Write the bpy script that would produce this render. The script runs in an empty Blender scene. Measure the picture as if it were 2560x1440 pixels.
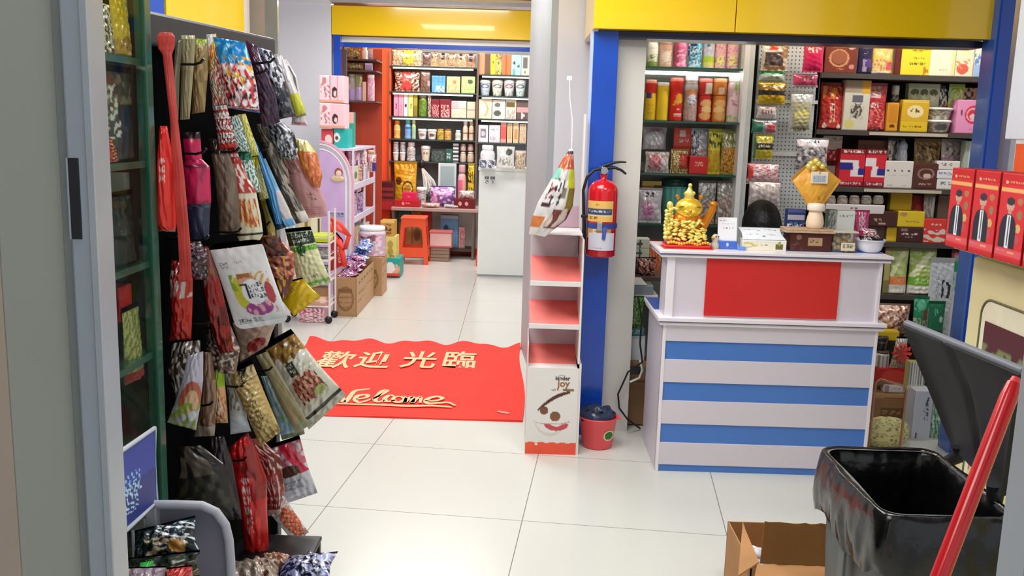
import bpy, bmesh, math, random
import numpy as np
from mathutils import Vector, Matrix, Euler

random.seed(7)
SC = bpy.context.scene
COL = SC.collection

# ------------------------------------------------------------------ camera
FOC, CAM_H = 2340.0, 1.5
_d = np.array([-383.0, 13322.0, FOC]); _d /= np.linalg.norm(_d)
_Z = -_d
_xv = 1300.0
_yv = 720 + (-(_d[0] * (_xv - 1280) + _d[2] * FOC) / _d[1])
_Y = np.array([_xv - 1280, _yv - 720, FOC]); _Y /= np.linalg.norm(_Y)
_X = np.cross(_Y, _Z)
cam_d = bpy.data.cameras.new('camera')
cam = bpy.data.objects.new('camera', cam_d); COL.objects.link(cam)
cam_d.sensor_width = 36.0
cam_d.lens = FOC / 2560.0 * 36.0
cam_d.clip_start = 0.05
right = Vector((_X[0], _Y[0], _Z[0]))
down = Vector((_X[1], _Y[1], _Z[1]))
fwd = Vector((_X[2], _Y[2], _Z[2]))
m3 = Matrix((right, -down, -fwd)).transposed()
cam.matrix_world = Matrix.Translation((0, 0, CAM_H)) @ m3.to_4x4()
SC.camera = cam
SC.view_settings.view_transform = 'Standard'
SC.view_settings.look = 'None'
SC.view_settings.gamma = 1.0
SC.view_settings.exposure = 0.0
SC.cycles.use_denoising = True
SC.cycles.max_bounces = 6
SC.cycles.transparent_max_bounces = 12

# ------------------------------------------------------------------ world and lamps
w = bpy.data.worlds.new('world'); SC.world = w; w.use_nodes = True
w.node_tree.nodes['Background'].inputs[0].default_value = (0.9, 0.95, 1.0, 1)
w.node_tree.nodes['Background'].inputs[1].default_value = 0.72
LAMPS = [  # x, y, z, size x, size y, watts, colour
    (-0.35, 0.9, 2.66, 0.9, 0.9, 16, (1, .98, .95)),
    (-0.30, 3.3, 2.66, 1.3, 1.3, 50, (1, .98, .95)),
    (0.9, 2.4, 2.66, 0.6, 0.6, 20, (1, .98, .95)),
    (-0.8, 5.4, 2.66, 0.9, 0.6, 34, (1, .98, .95)),
    (1.2, 4.95, 2.62, 1.4, 0.16, 30, (1, 1, .97)),
    (2.1, 4.95, 2.62, 1.0, 0.16, 20, (1, 1, .97)),
    (-0.75, 7.5, 2.66, 1.2, 0.7, 42, (1, .98, .96)),
    (-0.7, 9.8, 2.66, 1.8, 0.5, 60, (1, .98, .96)),
]

# ------------------------------------------------------------------ helpers
def ray(x, y):
    r = np.array([x - 1280.0, y - 720.0, FOC])
    return np.array([r @ _X, r @ _Y, r @ _Z])
def A(x, y, Y):
    r = ray(x, y); t = Y / r[1]
    return Vector((r[0] * t, Y, CAM_H + r[2] * t))
def FL(x, y, z=0.0):
    r = ray(x, y); t = (z - CAM_H) / r[2]
    return Vector((r[0] * t, r[1] * t, z))

def lin(h):
    h = h.lstrip('#')
    c = [int(h[i:i + 2], 16) / 255.0 for i in (0, 2, 4)]
    return np.array([x / 12.92 if x <= .04045 else ((x + .055) / 1.055) ** 2.4 for x in c])

MATS = {}
def mat(key, hexc, rough=.5, metal=0.0, spec=.5, emit=0.0, var=.06, scale=12.0, bump=0.0, coat=0.0, trans=0.0):
    if key in MATS: return MATS[key]
    m = bpy.data.materials.new(key); m.use_nodes = True
    nt = m.node_tree; b = nt.nodes['Principled BSDF']
    c = lin(hexc)
    b.inputs['Roughness'].default_value = rough
    b.inputs['Metallic'].default_value = metal
    b.inputs['Specular IOR Level'].default_value = spec
    b.inputs['Coat Weight'].default_value = coat
    tc = nt.nodes.new('ShaderNodeTexCoord'); nz = nt.nodes.new('ShaderNodeTexNoise')
    nz.inputs['Scale'].default_value = scale; nz.inputs['Detail'].default_value = 3
    nt.links.new(tc.outputs['Object'], nz.inputs['Vector'])
    rp = nt.nodes.new('ShaderNodeValToRGB')
    rp.color_ramp.elements[0].position = .3; rp.color_ramp.elements[1].position = .7
    rp.color_ramp.elements[0].color = (*(c * (1 - var)), 1)
    rp.color_ramp.elements[1].color = (*np.minimum(c * (1 + var), 1), 1)
    nt.links.new(nz.outputs['Fac'], rp.inputs['Fac'])
    nt.links.new(rp.outputs['Color'], b.inputs['Base Color'])
    if bump:
        bp = nt.nodes.new('ShaderNodeBump'); bp.inputs['Strength'].default_value = bump; bp.inputs['Distance'].default_value = .01
        nt.links.new(nz.outputs['Fac'], bp.inputs['Height']); nt.links.new(bp.outputs['Normal'], b.inputs['Normal'])
    if emit:
        b.inputs['Emission Color'].default_value = (*c, 1); b.inputs['Emission Strength'].default_value = emit
    if trans:
        out = nt.nodes['Material Output']; tr = nt.nodes.new('ShaderNodeBsdfTransparent'); mx = nt.nodes.new('ShaderNodeMixShader')
        tr.inputs[0].default_value = (*np.minimum(c * .3 + .7, 1), 1)
        mx.inputs[0].default_value = 1 - trans
        nt.links.new(tr.outputs[0], mx.inputs[1]); nt.links.new(b.outputs[0], mx.inputs[2]); nt.links.new(mx.outputs[0], out.inputs['Surface'])
    MATS[key] = m
    return m

def print_mat(key, rough, spec=.5, coat=0.0, bump=0.0, bscale=60, metal=0.0, trans=0.0):
    """printed packaging: ink colours come from the mesh attribute 'ink'"""
    m = bpy.data.materials.new(key); m.use_nodes = True
    nt = m.node_tree; b = nt.nodes['Principled BSDF']
    at = nt.nodes.new('ShaderNodeAttribute'); at.attribute_name = 'ink'
    nt.links.new(at.outputs['Color'], b.inputs['Base Color'])
    b.inputs['Roughness'].default_value = rough; b.inputs['Specular IOR Level'].default_value = spec
    b.inputs['Coat Weight'].default_value = coat; b.inputs['Metallic'].default_value = metal
    if bump:
        tc = nt.nodes.new('ShaderNodeTexCoord'); nz = nt.nodes.new('ShaderNodeTexNoise'); nz.inputs['Scale'].default_value = bscale
        nt.links.new(tc.outputs['Object'], nz.inputs['Vector'])
        bp = nt.nodes.new('ShaderNodeBump'); bp.inputs['Strength'].default_value = bump; bp.inputs['Distance'].default_value = .006
        nt.links.new(nz.outputs['Fac'], bp.inputs['Height']); nt.links.new(bp.outputs['Normal'], b.inputs['Normal'])
    if trans:
        out = nt.nodes['Material Output']; tr = nt.nodes.new('ShaderNodeBsdfTransparent'); mx = nt.nodes.new('ShaderNodeMixShader')
        mx.inputs[0].default_value = 1 - trans
        nt.links.new(tr.outputs[0], mx.inputs[1]); nt.links.new(b.outputs[0], mx.inputs[2]); nt.links.new(mx.outputs[0], out.inputs['Surface'])
    return m
M_CARD = print_mat('printed_card', .5, .4)
M_FILM = print_mat('printed_film', .26, .6, .25, .38, 20, metal=.12)
M_SOFT = print_mat('printed_matte_film', .40, .5, .05, .2, 14)
M_PLAS = print_mat('printed_plastic', .3, .5, .2)
M_CLEAR = mat('clear_plastic', 'C8CCC8', .08, 0, .6, 0, .02, 20, 0, .2, .86)

def tag(o, label=None, cat=None, group=None, kind=None):
    if label: o['label'] = label
    if cat: o['category'] = cat
    if group: o['group'] = group
    if kind: o['kind'] = kind
    return o

def empty(name, loc=(0, 0, 0), rot=(0, 0, 0), **k):
    o = bpy.data.objects.new(name, None); COL.objects.link(o)
    o.location = loc; o.rotation_euler = rot; o.empty_display_size = .05
    return tag(o, **k)

class MB:
    """collects vertices, faces and ink colours for ONE mesh"""
    def __init__(s): s.v = []; s.f = []; s.c = []; s.n = 0; s.sm = []
    def raw(s, vs, fs, col=(1, 1, 1), smooth=False):
        vs = np.asarray(vs, float).reshape(-1, 3); s.v.append(vs)
        col = np.asarray(col, float)
        s.c.append(np.tile(col, (len(vs), 1)) if col.ndim == 1 else col)
        s.f += [tuple(i + s.n for i in f) for f in fs]; s.sm += [smooth] * len(fs); s.n += len(vs)
        return s
    def grid(s, P, C=(1, 1, 1), flip=False, wrap=False, smooth=True):
        nv, nu = P.shape[:2]; fs = []
        for j in range(nv - 1):
            for i in range(nu if wrap else nu - 1):
                a = j * nu + i; b = j * nu + (i + 1) % nu; c = b + nu; d = a + nu
                fs.append((a, b, c, d) if flip else (a, d, c, b))
        C = np.asarray(C, float)
        return s.raw(P.reshape(-1, 3), fs, C.reshape(-1, 3) if C.ndim > 1 else C, smooth)
    def box(s, x0, x1, y0, y1, z0, z1, col=(1, 1, 1), bev=0.0, M=None):
        if bev:
            bm = bmesh.new(); bmesh.ops.create_cube(bm, size=1)
            for v in bm.verts: v.co = Vector(((x0 + x1) / 2 + v.co.x * (x1 - x0), (y0 + y1) / 2 + v.co.y * (y1 - y0), (z0 + z1) / 2 + v.co.z * (z1 - z0)))
            bmesh.ops.bevel(bm, geom=bm.edges[:], offset=bev, segments=2, affect='EDGES', profile=.5)
            bm.verts.index_update()
            vs = [tuple(M @ v.co) if M else tuple(v.co) for v in bm.verts]; fs = [tuple(v.index for v in f.verts) for f in bm.faces]; bm.free()
            return s.raw(vs, fs, col)
        vs = [(x, y, z) for z in (z0, z1) for y in (y0, y1) for x in (x0, x1)]
        if M: vs = [tuple(M @ Vector(v)) for v in vs]
        return s.raw(vs, [(0, 2, 3, 1), (4, 5, 7, 6), (0, 1, 5, 4), (2, 6, 7, 3), (0, 4, 6, 2), (1, 3, 7, 5)], col)
    def tube(s, pts, r, n=10, col=(1, 1, 1), closed_ends=True):
        pts = [Vector(p) for p in pts]; rings = []
        rr = r if isinstance(r, (list, tuple)) else [r] * len(pts)
        up = None
        for i, p in enumerate(pts):
            t = (pts[min(i + 1, len(pts) - 1)] - pts[max(i - 1, 0)]).normalized()
            if up is None: up = Vector((0, 0, 1)) if abs(t.z) < .9 else Vector((1, 0, 0))
            a = t.cross(up).normalized(); b = a.cross(t).normalized(); up = b
            rings.append([tuple(p + (a * math.cos(k * 2 * math.pi / n) + b * math.sin(k * 2 * math.pi / n)) * rr[i]) for k in range(n)])
        P = np.array(rings); s.grid(P, col, wrap=True)
        if closed_ends:
            s.raw(P[0], [tuple(range(n))], col); s.raw(P[-1], [tuple(reversed(range(n)))], col)
        return s
    def lathe(s, prof, n=24, col=(1, 1, 1), c=(0, 0, 0), design=None, sx=1, sy=1):
        prof = np.array(prof, float); ph = np.arange(n) * 2 * math.pi / n
        P = np.zeros((len(prof), n, 3))
        P[:, :, 0] = c[0] + prof[:, :1] * np.cos(ph) * sx; P[:, :, 1] = c[1] + prof[:, :1] * np.sin(ph) * sy; P[:, :, 2] = c[2] + prof[:, 1:]
        C = col
        if design:
            u = .5 + .5 * np.cos(ph) * 1.0
            z0, z1 = prof[:, 1].min(), prof[:, 1].max()
            U = np.tile(u, (len(prof), 1)); V = 1 - (prof[:, 1:] - z0) / max(z1 - z0, 1e-6) + 0 * U
            C = ink(design, U, V)
        s.grid(P, C, flip=True, wrap=True)
        return s
    def ball(s, c, r, col=(1, 1, 1), n=14, m=8, rot=None):
        r = (r, r, r) if isinstance(r, (int, float)) else r
        th = np.linspace(0, math.pi, m + 1)[:, None]; ph = np.arange(n)[None] * 2 * math.pi / n
        P = np.stack([r[0] * np.sin(th) * np.cos(ph), r[1] * np.sin(th) * np.sin(ph), r[2] * np.cos(th) + 0 * ph], -1)
        if rot is not None: P = P @ np.array(rot.to_3x3()).T
        s.grid(P + np.array(c), col, flip=False, wrap=True)
        return s
    def build(s, name, m, parent=None, loc=None, rot=None, solid=0):
        me = bpy.data.meshes.new(name)
        V = np.concatenate(s.v)
        me.from_pydata(V.tolist(), [], s.f)
        at = me.color_attributes.new('ink', 'FLOAT_COLOR', 'POINT')
        C = np.ones((len(V), 4)); C[:, :3] = np.concatenate(s.c); at.data.foreach_set('color', C.ravel())
        me.polygons.foreach_set('use_smooth', s.sm)
        me.materials.append(m); me.update()
        o = bpy.data.objects.new(name, me); COL.objects.link(o)
        if parent: o.parent = parent
        if loc is not None: o.location = loc
        if rot is not None: o.rotation_euler = rot
        if solid:
            md = o.modifiers.new('thickness', 'SOLIDIFY'); md.thickness = solid; md.offset = 0
        return o

def ink(design, U, V):
    """pattern language for printed packaging (u right, v down):
    BASE; r rect; e ellipse; k small print; n blotches; s stripes; p star; d diagonal band"""
    rs = np.random.RandomState(abs(hash_str(design)) % 100000)
    parts = design.split(';'); C = np.tile(lin(parts[0]), U.shape + (1,)).astype(float)
    for p in parts[1:]:
        t = p.split(); op = t[0]; f = [float(x) for x in t[1:-1]]; c = lin(t[-1])
        if op == 'r': m = (U >= f[0]) & (V >= f[1]) & (U <= f[2]) & (V <= f[3])
        elif op == 'e': m = ((U - f[0]) / f[2]) ** 2 + ((V - f[1]) / f[3]) ** 2 <= 1
        elif op == 'o':
            q = ((U - f[0]) / f[2]) ** 2 + ((V - f[1]) / f[3]) ** 2; m = (q <= 1) & (q > .62)
        elif op == 'k':
            rows = max(1, int(f[4])) if len(f) > 4 else 1
            hh = (f[3] - f[1]) / rows; cols = max(2, int(round((f[2] - f[0]) / hh * (f[5] if len(f) > 5 else 1))))
            bits = rs.rand(rows * 4, cols * 4) > .38; bits[3::4] = False; bits[:, 3::4] = False
            i = np.clip(((U - f[0]) / (f[2] - f[0]) * cols * 4).astype(int), 0, cols * 4 - 1)
            j = np.clip(((V - f[1]) / (f[3] - f[1]) * rows * 4).astype(int), 0, rows * 4 - 1)
            m = (U >= f[0]) & (V >= f[1]) & (U <= f[2]) & (V <= f[3]) & bits[j, i]
        elif op == 'n':
            g = f[4]; a = np.zeros(U.shape)
            for q in range(5):
                an, ph = rs.rand() * 6.28, rs.rand() * 6.28; k = g * (1 + rs.rand())
                a += np.sin((U * math.cos(an) + V * math.sin(an)) * k * 6.28 + ph + 2 * np.sin(V * g * 3 + q))
            m = (U >= f[0]) & (V >= f[1]) & (U <= f[2]) & (V <= f[3]) & (a > (f[5] if len(f) > 5 else .6))
        elif op == 's': m = (U >= f[0]) & (V >= f[1]) & (U <= f[2]) & (V <= f[3]) & ((((V - f[1]) / (f[3] - f[1]) * f[4]) % 1) < .5)
        elif op == 'c': m = (U >= f[0]) & (V >= f[1]) & (U <= f[2]) & (V <= f[3]) & ((((U - f[0]) / (f[2] - f[0]) * f[4]) % 1) < .5)
        elif op == 'p':
            a = np.arctan2(V - f[1], U - f[0]); m = np.hypot(U - f[0], V - f[1]) < f[2] * (.7 + .3 * np.cos(a * f[3]))
        elif op == 'd': m = np.abs((U - f[0]) * f[2] + (V - f[1]) * f[3]) < f[4]
        else: raise ValueError(p)
        C[m] = c
    return C
def hash_str(s):
    h = 7
    for ch in s: h = (h * 31 + ord(ch)) & 0xffffff
    return h

def gridres(wpx, hpx): return int(min(64, max(8, wpx / 2.0))), int(min(90, max(8, hpx / 2.0)))

def carton_mb(W, H, D, design, res, side=None, mb=None):
    """folded card box standing on z=0, front face at y=-D/2"""
    nu, nv = res; mb = mb or MB()
    u = np.linspace(0, 1, nu); v = np.linspace(0, 1, nv); U, V = np.meshgrid(u, v)
    e = min(.0015, W * .03)
    P = np.stack([(U - .5) * W, -D / 2 + 0 * U, (1 - V) * H], -1)
    P[0, :, 1] += e; P[-1, :, 1] += e; P[:, 0, 1] += e; P[:, -1, 1] += e
    mb.grid(P, ink(design, U, V), smooth=False)
    sc = lin(side) if side else ink(design.split(';')[0], np.zeros((1, 1)), np.zeros((1, 1)))[0, 0]
    x, y0, y1 = W / 2, -D / 2 + e, D / 2
    vs = [(-x, y0, 0), (x, y0, 0), (x, y1, 0), (-x, y1, 0), (-x, y0, H), (x, y0, H), (x, y1, H), (-x, y1, H)]
    mb.raw(vs, [(0, 3, 2, 1), (4, 5, 6, 7), (1, 2, 6, 5), (2, 3, 7, 6), (3, 0, 4, 7)], sc)
    # overlapping top flap seam
    mb.raw([(-x, -D * .1, H + .0006), (x, -D * .1, H + .0006), (x, D * .1, H + .0006), (-x, D * .1, H + .0006)], [(0, 1, 2, 3)], sc * .93)
    return mb

def pouch_mb(TL, TR, BR, BL, thick, design, res, gusset=False, crumple=1.0, rnd=.0, back=None, mb=None):
    """sealed film pouch between four corner points, bulging both ways, crimped seals"""
    nu, nv = res; mb = mb or MB()
    rs = np.random.RandomState(hash_str(design + str(round(TL[0] * 100))) % 99999)
    u = np.linspace(0, 1, nu); v = np.linspace(0, 1, nv); U, V = np.meshgrid(u, v)
    TL, TR, BR, BL = [np.array(p, float) for p in (TL, TR, BR, BL)]
    w = np.linalg.norm(TR - TL); h = np.linalg.norm(BL - TL)
    Ue = U.copy()
    if rnd:
        dv = np.minimum(V, 1 - V) * h / w; k = np.clip((rnd - dv) / rnd, 0, 1); ins = rnd * (1 - np.sqrt(np.clip(1 - k * k, 0, 1)))
        Ue = ins + U * (1 - 2 * ins)
    pinch = .03 * np.sin(math.pi * V) ** 2 * crumple
    Ue = pinch + Ue * (1 - 2 * pinch)
    P = ((1 - Ue) * (1 - V))[..., None] * TL + (Ue * (1 - V))[..., None] * TR + (Ue * V)[..., None] * BR + ((1 - Ue) * V)[..., None] * BL
    n = np.cross(BL - TL, TR - TL); n = n / (np.linalg.norm(n) + 1e-9)
    su = np.sin(math.pi * U) ** .55
    vv = np.clip((V - .07) / (1.0 - .07 - (.0 if gusset else .06)), 0, 1)
    sv = (np.sin(math.pi * vv * .5) ** .8 if gusset else np.sin(math.pi * vv) ** .6)
    if gusset: sv = sv * np.where(V > .97, (1 - V) / .03 * .6 + .4, 1)
    t = thick / 2 * su * sv
    cr = np.zeros(U.shape)
    for q in range(7):
        an = rs.rand() * 3.14; k = 2 + rs.rand() * 5
        cr += np.abs(np.sin((U * math.cos(an) * k + V * math.sin(an) * k * h / w) * 3.14 + rs.rand() * 6)) - .6
    fan = np.sin(U * (18 + rs.rand() * 14) + rs.rand() * 6) * np.exp(-((V - .08) / .09) ** 2) + np.sin(U * (20 + rs.rand() * 12)) * np.exp(-((V - .92) / .08) ** 2)
    amp = thick * .035 * crumple
    tf = t + (cr * amp + fan * amp * 1.6) * su * (t > 0)
    C = ink(design, U, V)
    seal = ((V < .055) | (V > .955)) & (((V * nv).astype(int) % 2) == 0)
    C[seal] *= .88
    mb.grid(P + n * tf[..., None], C)
    if back: CB = np.tile(lin(back), U.shape + (1,))
    else: CB = np.tile(lin(design.split(';')[0]), U.shape + (1,))
    mb.grid(P - n * (t - cr * amp * su * (t > 0))[..., None], CB, flip=True)
    return mb

def text_ob(s, size, m, name='lettering', parent=None, M=None, ext=.0008, bold=0.0, sx=1.0, shear=0.0, align='CENTER'):
    cu = bpy.data.curves.new(name, 'FONT'); cu.body = s; cu.size = size; cu.extrude = ext; cu.offset = bold; cu.shear = shear
    cu.align_x = align; cu.align_y = 'CENTER'; cu.resolution_u = 3
    t = bpy.data.objects.new(name, cu); COL.objects.link(t)
    dg = bpy.context.evaluated_depsgraph_get(); dg.update()
    me = bpy.data.meshes.new_from_object(t.evaluated_get(dg)); bpy.data.objects.remove(t); bpy.data.curves.remove(cu)
    for v in me.vertices: v.co.x *= sx
    me.materials.clear(); me.materials.append(m)
    o = bpy.data.objects.new(name, me); COL.objects.link(o)
    if parent: o.parent = parent
    if M is not None: o.matrix_local = M
    return o
FRONT = Matrix.Rotation(math.pi / 2, 4, 'X')     # text standing up, facing -Y

KINDS = {'c': ('snack_carton', 'box'), 'p': ('snack_pouch', 'bag'), 'g': ('stand_up_pouch', 'bag'), 't': ('crisp_canister', 'can'),
         'b': ('drink_bottle', 'bottle'), 'j': ('candy_jar', 'jar'), 'w': ('snack_bowl', 'bowl'), 'k': ('crock', 'jar')}
def item(kind, x0, y0, x1, y1, Y, design, label, group=None, zs=(), th=None, lid=None, yaw=None, name=None, cat=None, X=None):
    """one product whose front stands at depth Y where the photo shows it"""
    xm = (x0 + x1) / 2
    b = A(xm, y1, Y); t = A(xm, y0, Y); W = (x1 - x0) * Y / FOC * .97; z0 = b.z
    for z in zs:
        if abs(z - z0) < .05: z0 = z
    for z in zs:
        if z0 + .08 < z and t.z > z - .034: t.z = z - .034
    H = max(t.z - z0, .015) - .002; z0 += .0008
    nm, ct = KINDS[kind]; nm = name or nm; ct = cat or ct
    th = th or {'c': min(W * .55, .12), 'p': min(W * .35, .06), 'g': min(W * .45, .07)}.get(kind, W)
    yaw = random.uniform(-.008, .008) if yaw is None else yaw
    loc = Vector((b.x, Y + th / 2 + .004, z0)); res = gridres(x1 - x0, y1 - y0)
    if kind == 'c':
        o = carton_mb(W, H, th, design, res, lid).build(nm, M_CARD, None, loc, (0, 0, yaw))
    elif kind in 'pg':
        o = pouch_mb((-W / 2, 0, H), (W / 2, 0, H), (W / 2, 0, 0), (-W / 2, 0, 0), th, design, res, gusset=kind == 'g').build(nm, M_FILM, None, loc, (random.uniform(-.04, 0), 0, yaw))
    else:
        r = W / 2; e = empty(nm, loc); o = e; n = int(min(40, max(14, (x1 - x0) * .8)))
        nz = res[1]
        if kind == 't':
            hz = H * .94
            prof = [(0, 0), (r * .96, 0), (r * .985, .004)] + [(r * .985, .004 + (hz - .008) * i / nz) for i in range(1, nz)] + [(r * .985, hz)]
            MB().lathe(prof, n, design=design).build('tube', M_CARD, e)
            MB().lathe([(r * .99, hz - .006), (r, hz - .004), (r, H - .002), (r * .96, H), (r * .9, H - .004), (0, H - .005)], n, lin(lid or 'E9E4E0')).build('lid', M_PLAS, e)
        elif kind == 'b':
            ch = .2 * H; hb = H - ch
            sh = [(.97, 0), (1, .03), (1, .12), (.93, .2), (.93, .35), (1, .55), (1, .78), (.9, .9), (.62, 1)]
            pr = [(0, 0)] + [(r * a, hb * c) for a, c in interp(sh, nz)]
            MB().lathe(pr, n, design=design).build('bottle_body', M_PLAS, e)
            cr = r * .78
            MB().lathe([(r * .6, hb - .002), (cr * .98, hb), (cr, hb + ch * .2), (cr, hb + ch * .8), (cr * .9, H), (0, H)], n, lin(lid or 'FFFFFF')).build('cap', M_PLAS, e)
        elif kind == 'j':
            ch = .13 * H; hb = H - ch
            sh = [(.95, 0), (1, .04), (1, .85), (.93, .95), (.86, 1)]
            pr = [(0, 0)] + [(r * a, hb * c) for a, c in interp(sh, nz)]
            MB().lathe(pr, n, design=design).build('jar_body', M_PLAS, e)
            MB().lathe([(r * .85, hb - .002), (r * .93, hb), (r * .94, hb + ch * .3), (r * .94, hb + ch * .85), (r * .86, H), (0, H)], n, lin(lid or 'FFFFFF')).build('lid', M_PLAS, e)
        elif kind == 'w':
            hb = H * .86
            sh = [(.7, 0), (.74, .06), (.93, .8), (.95, .9), (1, .92), (1, 1)]
            pr = [(0, 0)] + [(r * a, hb * c) for a, c in interp(sh, nz)]
            MB().lathe(pr, n, design=design).build('bowl_body', M_PLAS, e)
            MB().lathe([(r * 1.0, hb - .003), (r * 1.02, hb), (r * 1.02, hb + .004), (r * .9, H), (0, H)], n, lin(lid or 'F2F2F2')).build('lid', M_PLAS, e)
        elif kind == 'k':
            ch = .2 * H; hb = H - ch
            sh = [(.8, 0), (.95, .1), (1, .5), (.9, .85), (.75, 1)]
            MB().lathe([(0, 0)] + [(r * a, hb * c) for a, c in interp(sh, nz)], n, design=design).build('jar_body', M_PLAS, e)
            MB().lathe([(r * .74, hb - .001), (r * .8, hb), (r * .8, hb + ch * .5), (r * .3, H), (0, H)], n, lin(lid or 'C8BEB2')).build('lid', M_PLAS, e)
    tag(o, label, ct, group)
    return o
def interp(sh, n):
    sh = sorted(sh, key=lambda s: s[1]); t = np.linspace(0, 1, n + 2)
    t = np.unique(np.concatenate([t, [s[1] for s in sh]]))
    return list(zip(np.interp(t, [s[1] for s in sh], [s[0] for s in sh]), t))

def shelf_items(Y, zs, suffix, group, rows):
    for r in rows:
        k, x0, y0, x1, y1, d, txt = r[:7]; kw = r[7] if len(r) > 7 else {}
        y = kw.pop('Y', Y) if kw else Y
        item(k, x0, y0, x1, y1, y, d, (txt + ' ' + suffix).strip(), group, zs, **kw)

def struct(name, m, boxes, bev=0, parent=None, label=None):
    mb = MB()
    for b in boxes: mb.box(*b, bev=bev)
    o = mb.build(name, m, parent)
    if not parent: tag(o, kind='structure')
    return o

# ------------------------------------------------------------------ materials of the setting
def floor_mat(key, rot, ox, oy, sx, sy, base='D9DBD4', grout='77746c'):
    m = bpy.data.materials.new(key); m.use_nodes = True; nt = m.node_tree; b = nt.nodes['Principled BSDF']; N = nt.nodes.new; L = nt.links.new
    tc = N('ShaderNodeTexCoord'); mp = N('ShaderNodeMapping'); mp.vector_type = 'POINT'
    mp2 = N('ShaderNodeMapping'); mp2.inputs['Location'].default_value = (-ox, -oy, 0)
    mp.inputs['Rotation'].default_value = (0, 0, rot)
    L(tc.outputs['Object'], mp2.inputs['Vector']); L(mp2.outputs[0], mp.inputs['Vector'])
    sp = N('ShaderNodeSeparateXYZ'); L(mp.outputs[0], sp.inputs[0])
    def line(sock, s):
        d = N('ShaderNodeMath'); d.operation = 'DIVIDE'; L(sock, d.inputs[0]); d.inputs[1].default_value = s
        f = N('ShaderNodeMath'); f.operation = 'PINGPONG'; L(d.outputs[0], f.inputs[0]); f.inputs[1].default_value = .5
        g = N('ShaderNodeMath'); g.operation = 'LESS_THAN'; L(f.outputs[0], g.inputs[0]); g.inputs[1].default_value = .0016 / s
        return g.outputs[0]
    a = N('ShaderNodeMath'); a.operation = 'MAXIMUM'; L(line(sp.outputs[0], sx), a.inputs[0]); L(line(sp.outputs[1], sy), a.inputs[1])
    nz = N('ShaderNodeTexNoise'); nz.inputs['Scale'].default_value = 2.2; nz.inputs['Detail'].default_value = 5; L(tc.outputs['Object'], nz.inputs['Vector'])
    c1 = N('ShaderNodeMix'); c1.data_type = 'RGBA'; L(nz.outputs['Fac'], c1.inputs[0])
    c1.inputs[6].default_value = (*lin(base) * .93, 1); c1.inputs[7].default_value = (*lin(base), 1)
    c2 = N('ShaderNodeMix'); c2.data_type = 'RGBA'; L(a.outputs[0], c2.inputs[0]); L(c1.outputs[2], c2.inputs[6]); c2.inputs[7].default_value = (*lin(grout), 1)
    L(c2.outputs[2], b.inputs['Base Color'])
    b.inputs['Roughness'].default_value = .24; b.inputs['Specular IOR Level'].default_value = .45
    return m

def add(name, m, mb, parent=None, **k): o = mb.build(name, m, parent); return tag(o, **k)
M_WALL = mat('white_painted_panel', 'DEDEE4', .45, var=.02, scale=3)
M_CREAM = mat('cream_painted_wall', 'D9D6CE', .5, var=.02, scale=3)
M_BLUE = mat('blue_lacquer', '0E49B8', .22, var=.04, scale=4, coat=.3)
M_NAVY = mat('navy_lacquer', '12163F', .3, var=.05)
M_YEL = mat('yellow_acrylic', 'F8CB14', .16, var=.02, scale=2, coat=.4)
M_ORANGE = mat('orange_laminate', 'EE5A2A', .4, var=.03)
M_BROWN = mat('brown_laminate', '5B4740', .45, var=.08)
M_DARK = mat('charcoal_board', '4B4440', .55, var=.06)
M_GREY = mat('grey_aluminium', 'A9AFB3', .5, metal=.1, var=.03, scale=4)
M_WHITE = mat('white_laminate', 'E9E8EA', .35, var=.015)
M_BLACK = mat('black_metal', '0C0D10', .4, var=.1)
M_CEIL = mat('ceiling_paint', '8E857C', .8, var=.03)
M_CHROME = mat('chrome', 'C8CACC', .18, metal=1.0, var=.03)
M_LILAC = mat('lilac_laminate', 'D9D2E4', .38, var=.02)
M_GLASS = mat('green_shelf_glass', '4E8A70', .06, 0, .7, 0, .02, 5, 0, .2, .72)
M_GLEDGE = mat('green_glass_edge', '2F5A4A', .15, var=.05)

# ------------------------------------------------------------------ floor, ceiling, walls
yth = 6.2
fl = struct('floor', floor_mat('floor_tiles_hallway', math.radians(5.95), .129, 4.116, .773, .735), [(-3.5, 3.6, -1.5, yth, -.05, 0)])
fl = struct('floor_back_shop', floor_mat('floor_tiles_back_shop', 0, -.385, 7.0, .858, .86, 'D2D1CA'), [(-3.5, 3.6, yth, 11.3, -.05, 0)])
fl.name = 'floor.001'
struct('ceiling', M_CEIL, [(-3.5, 3.6, -1.5, 11.3, 2.7, 2.76)])
pR = A(1365, 500, 5.0).x
struct('wall_beside_doorway', M_WALL, [(pR, .44, 5.0, 5.25, 0, 2.7)]).name = 'wall_right_of_doorway'
# grey metal lining of the doorway
o = MB(); a = A(1313, 500, 6.2).x
o.raw([(pR - .004, 4.995, 0), (pR + .03, 4.995, 0), (pR + .03, 6.2, 0), (a, 6.2, 0), (pR - .004, 4.995, 2.7), (pR + .03, 4.995, 2.7), (pR + .03, 6.2, 2.7), (a, 6.2, 2.7)],
      [(0, 3, 2, 1), (4, 5, 6, 7), (0, 1, 5, 4), (1, 2, 6, 5), (2, 3, 7, 6), (3, 0, 4, 7)])
tag(o.build('trim_doorway_lining', M_GREY), kind='structure')
struct('wall_behind_doorway', M_WALL, [(a + .02, 1.0, 6.15, 6.35, 0, 2.7)]).name = 'wall_back_shop_front'
struct('trim_doorway_edge', M_WHITE, [(A(1327, 400, 6.2).x - .002, A(1327, 400, 6.2).x + .05, 6.2, 6.24, 0, 2.7)])
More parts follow.
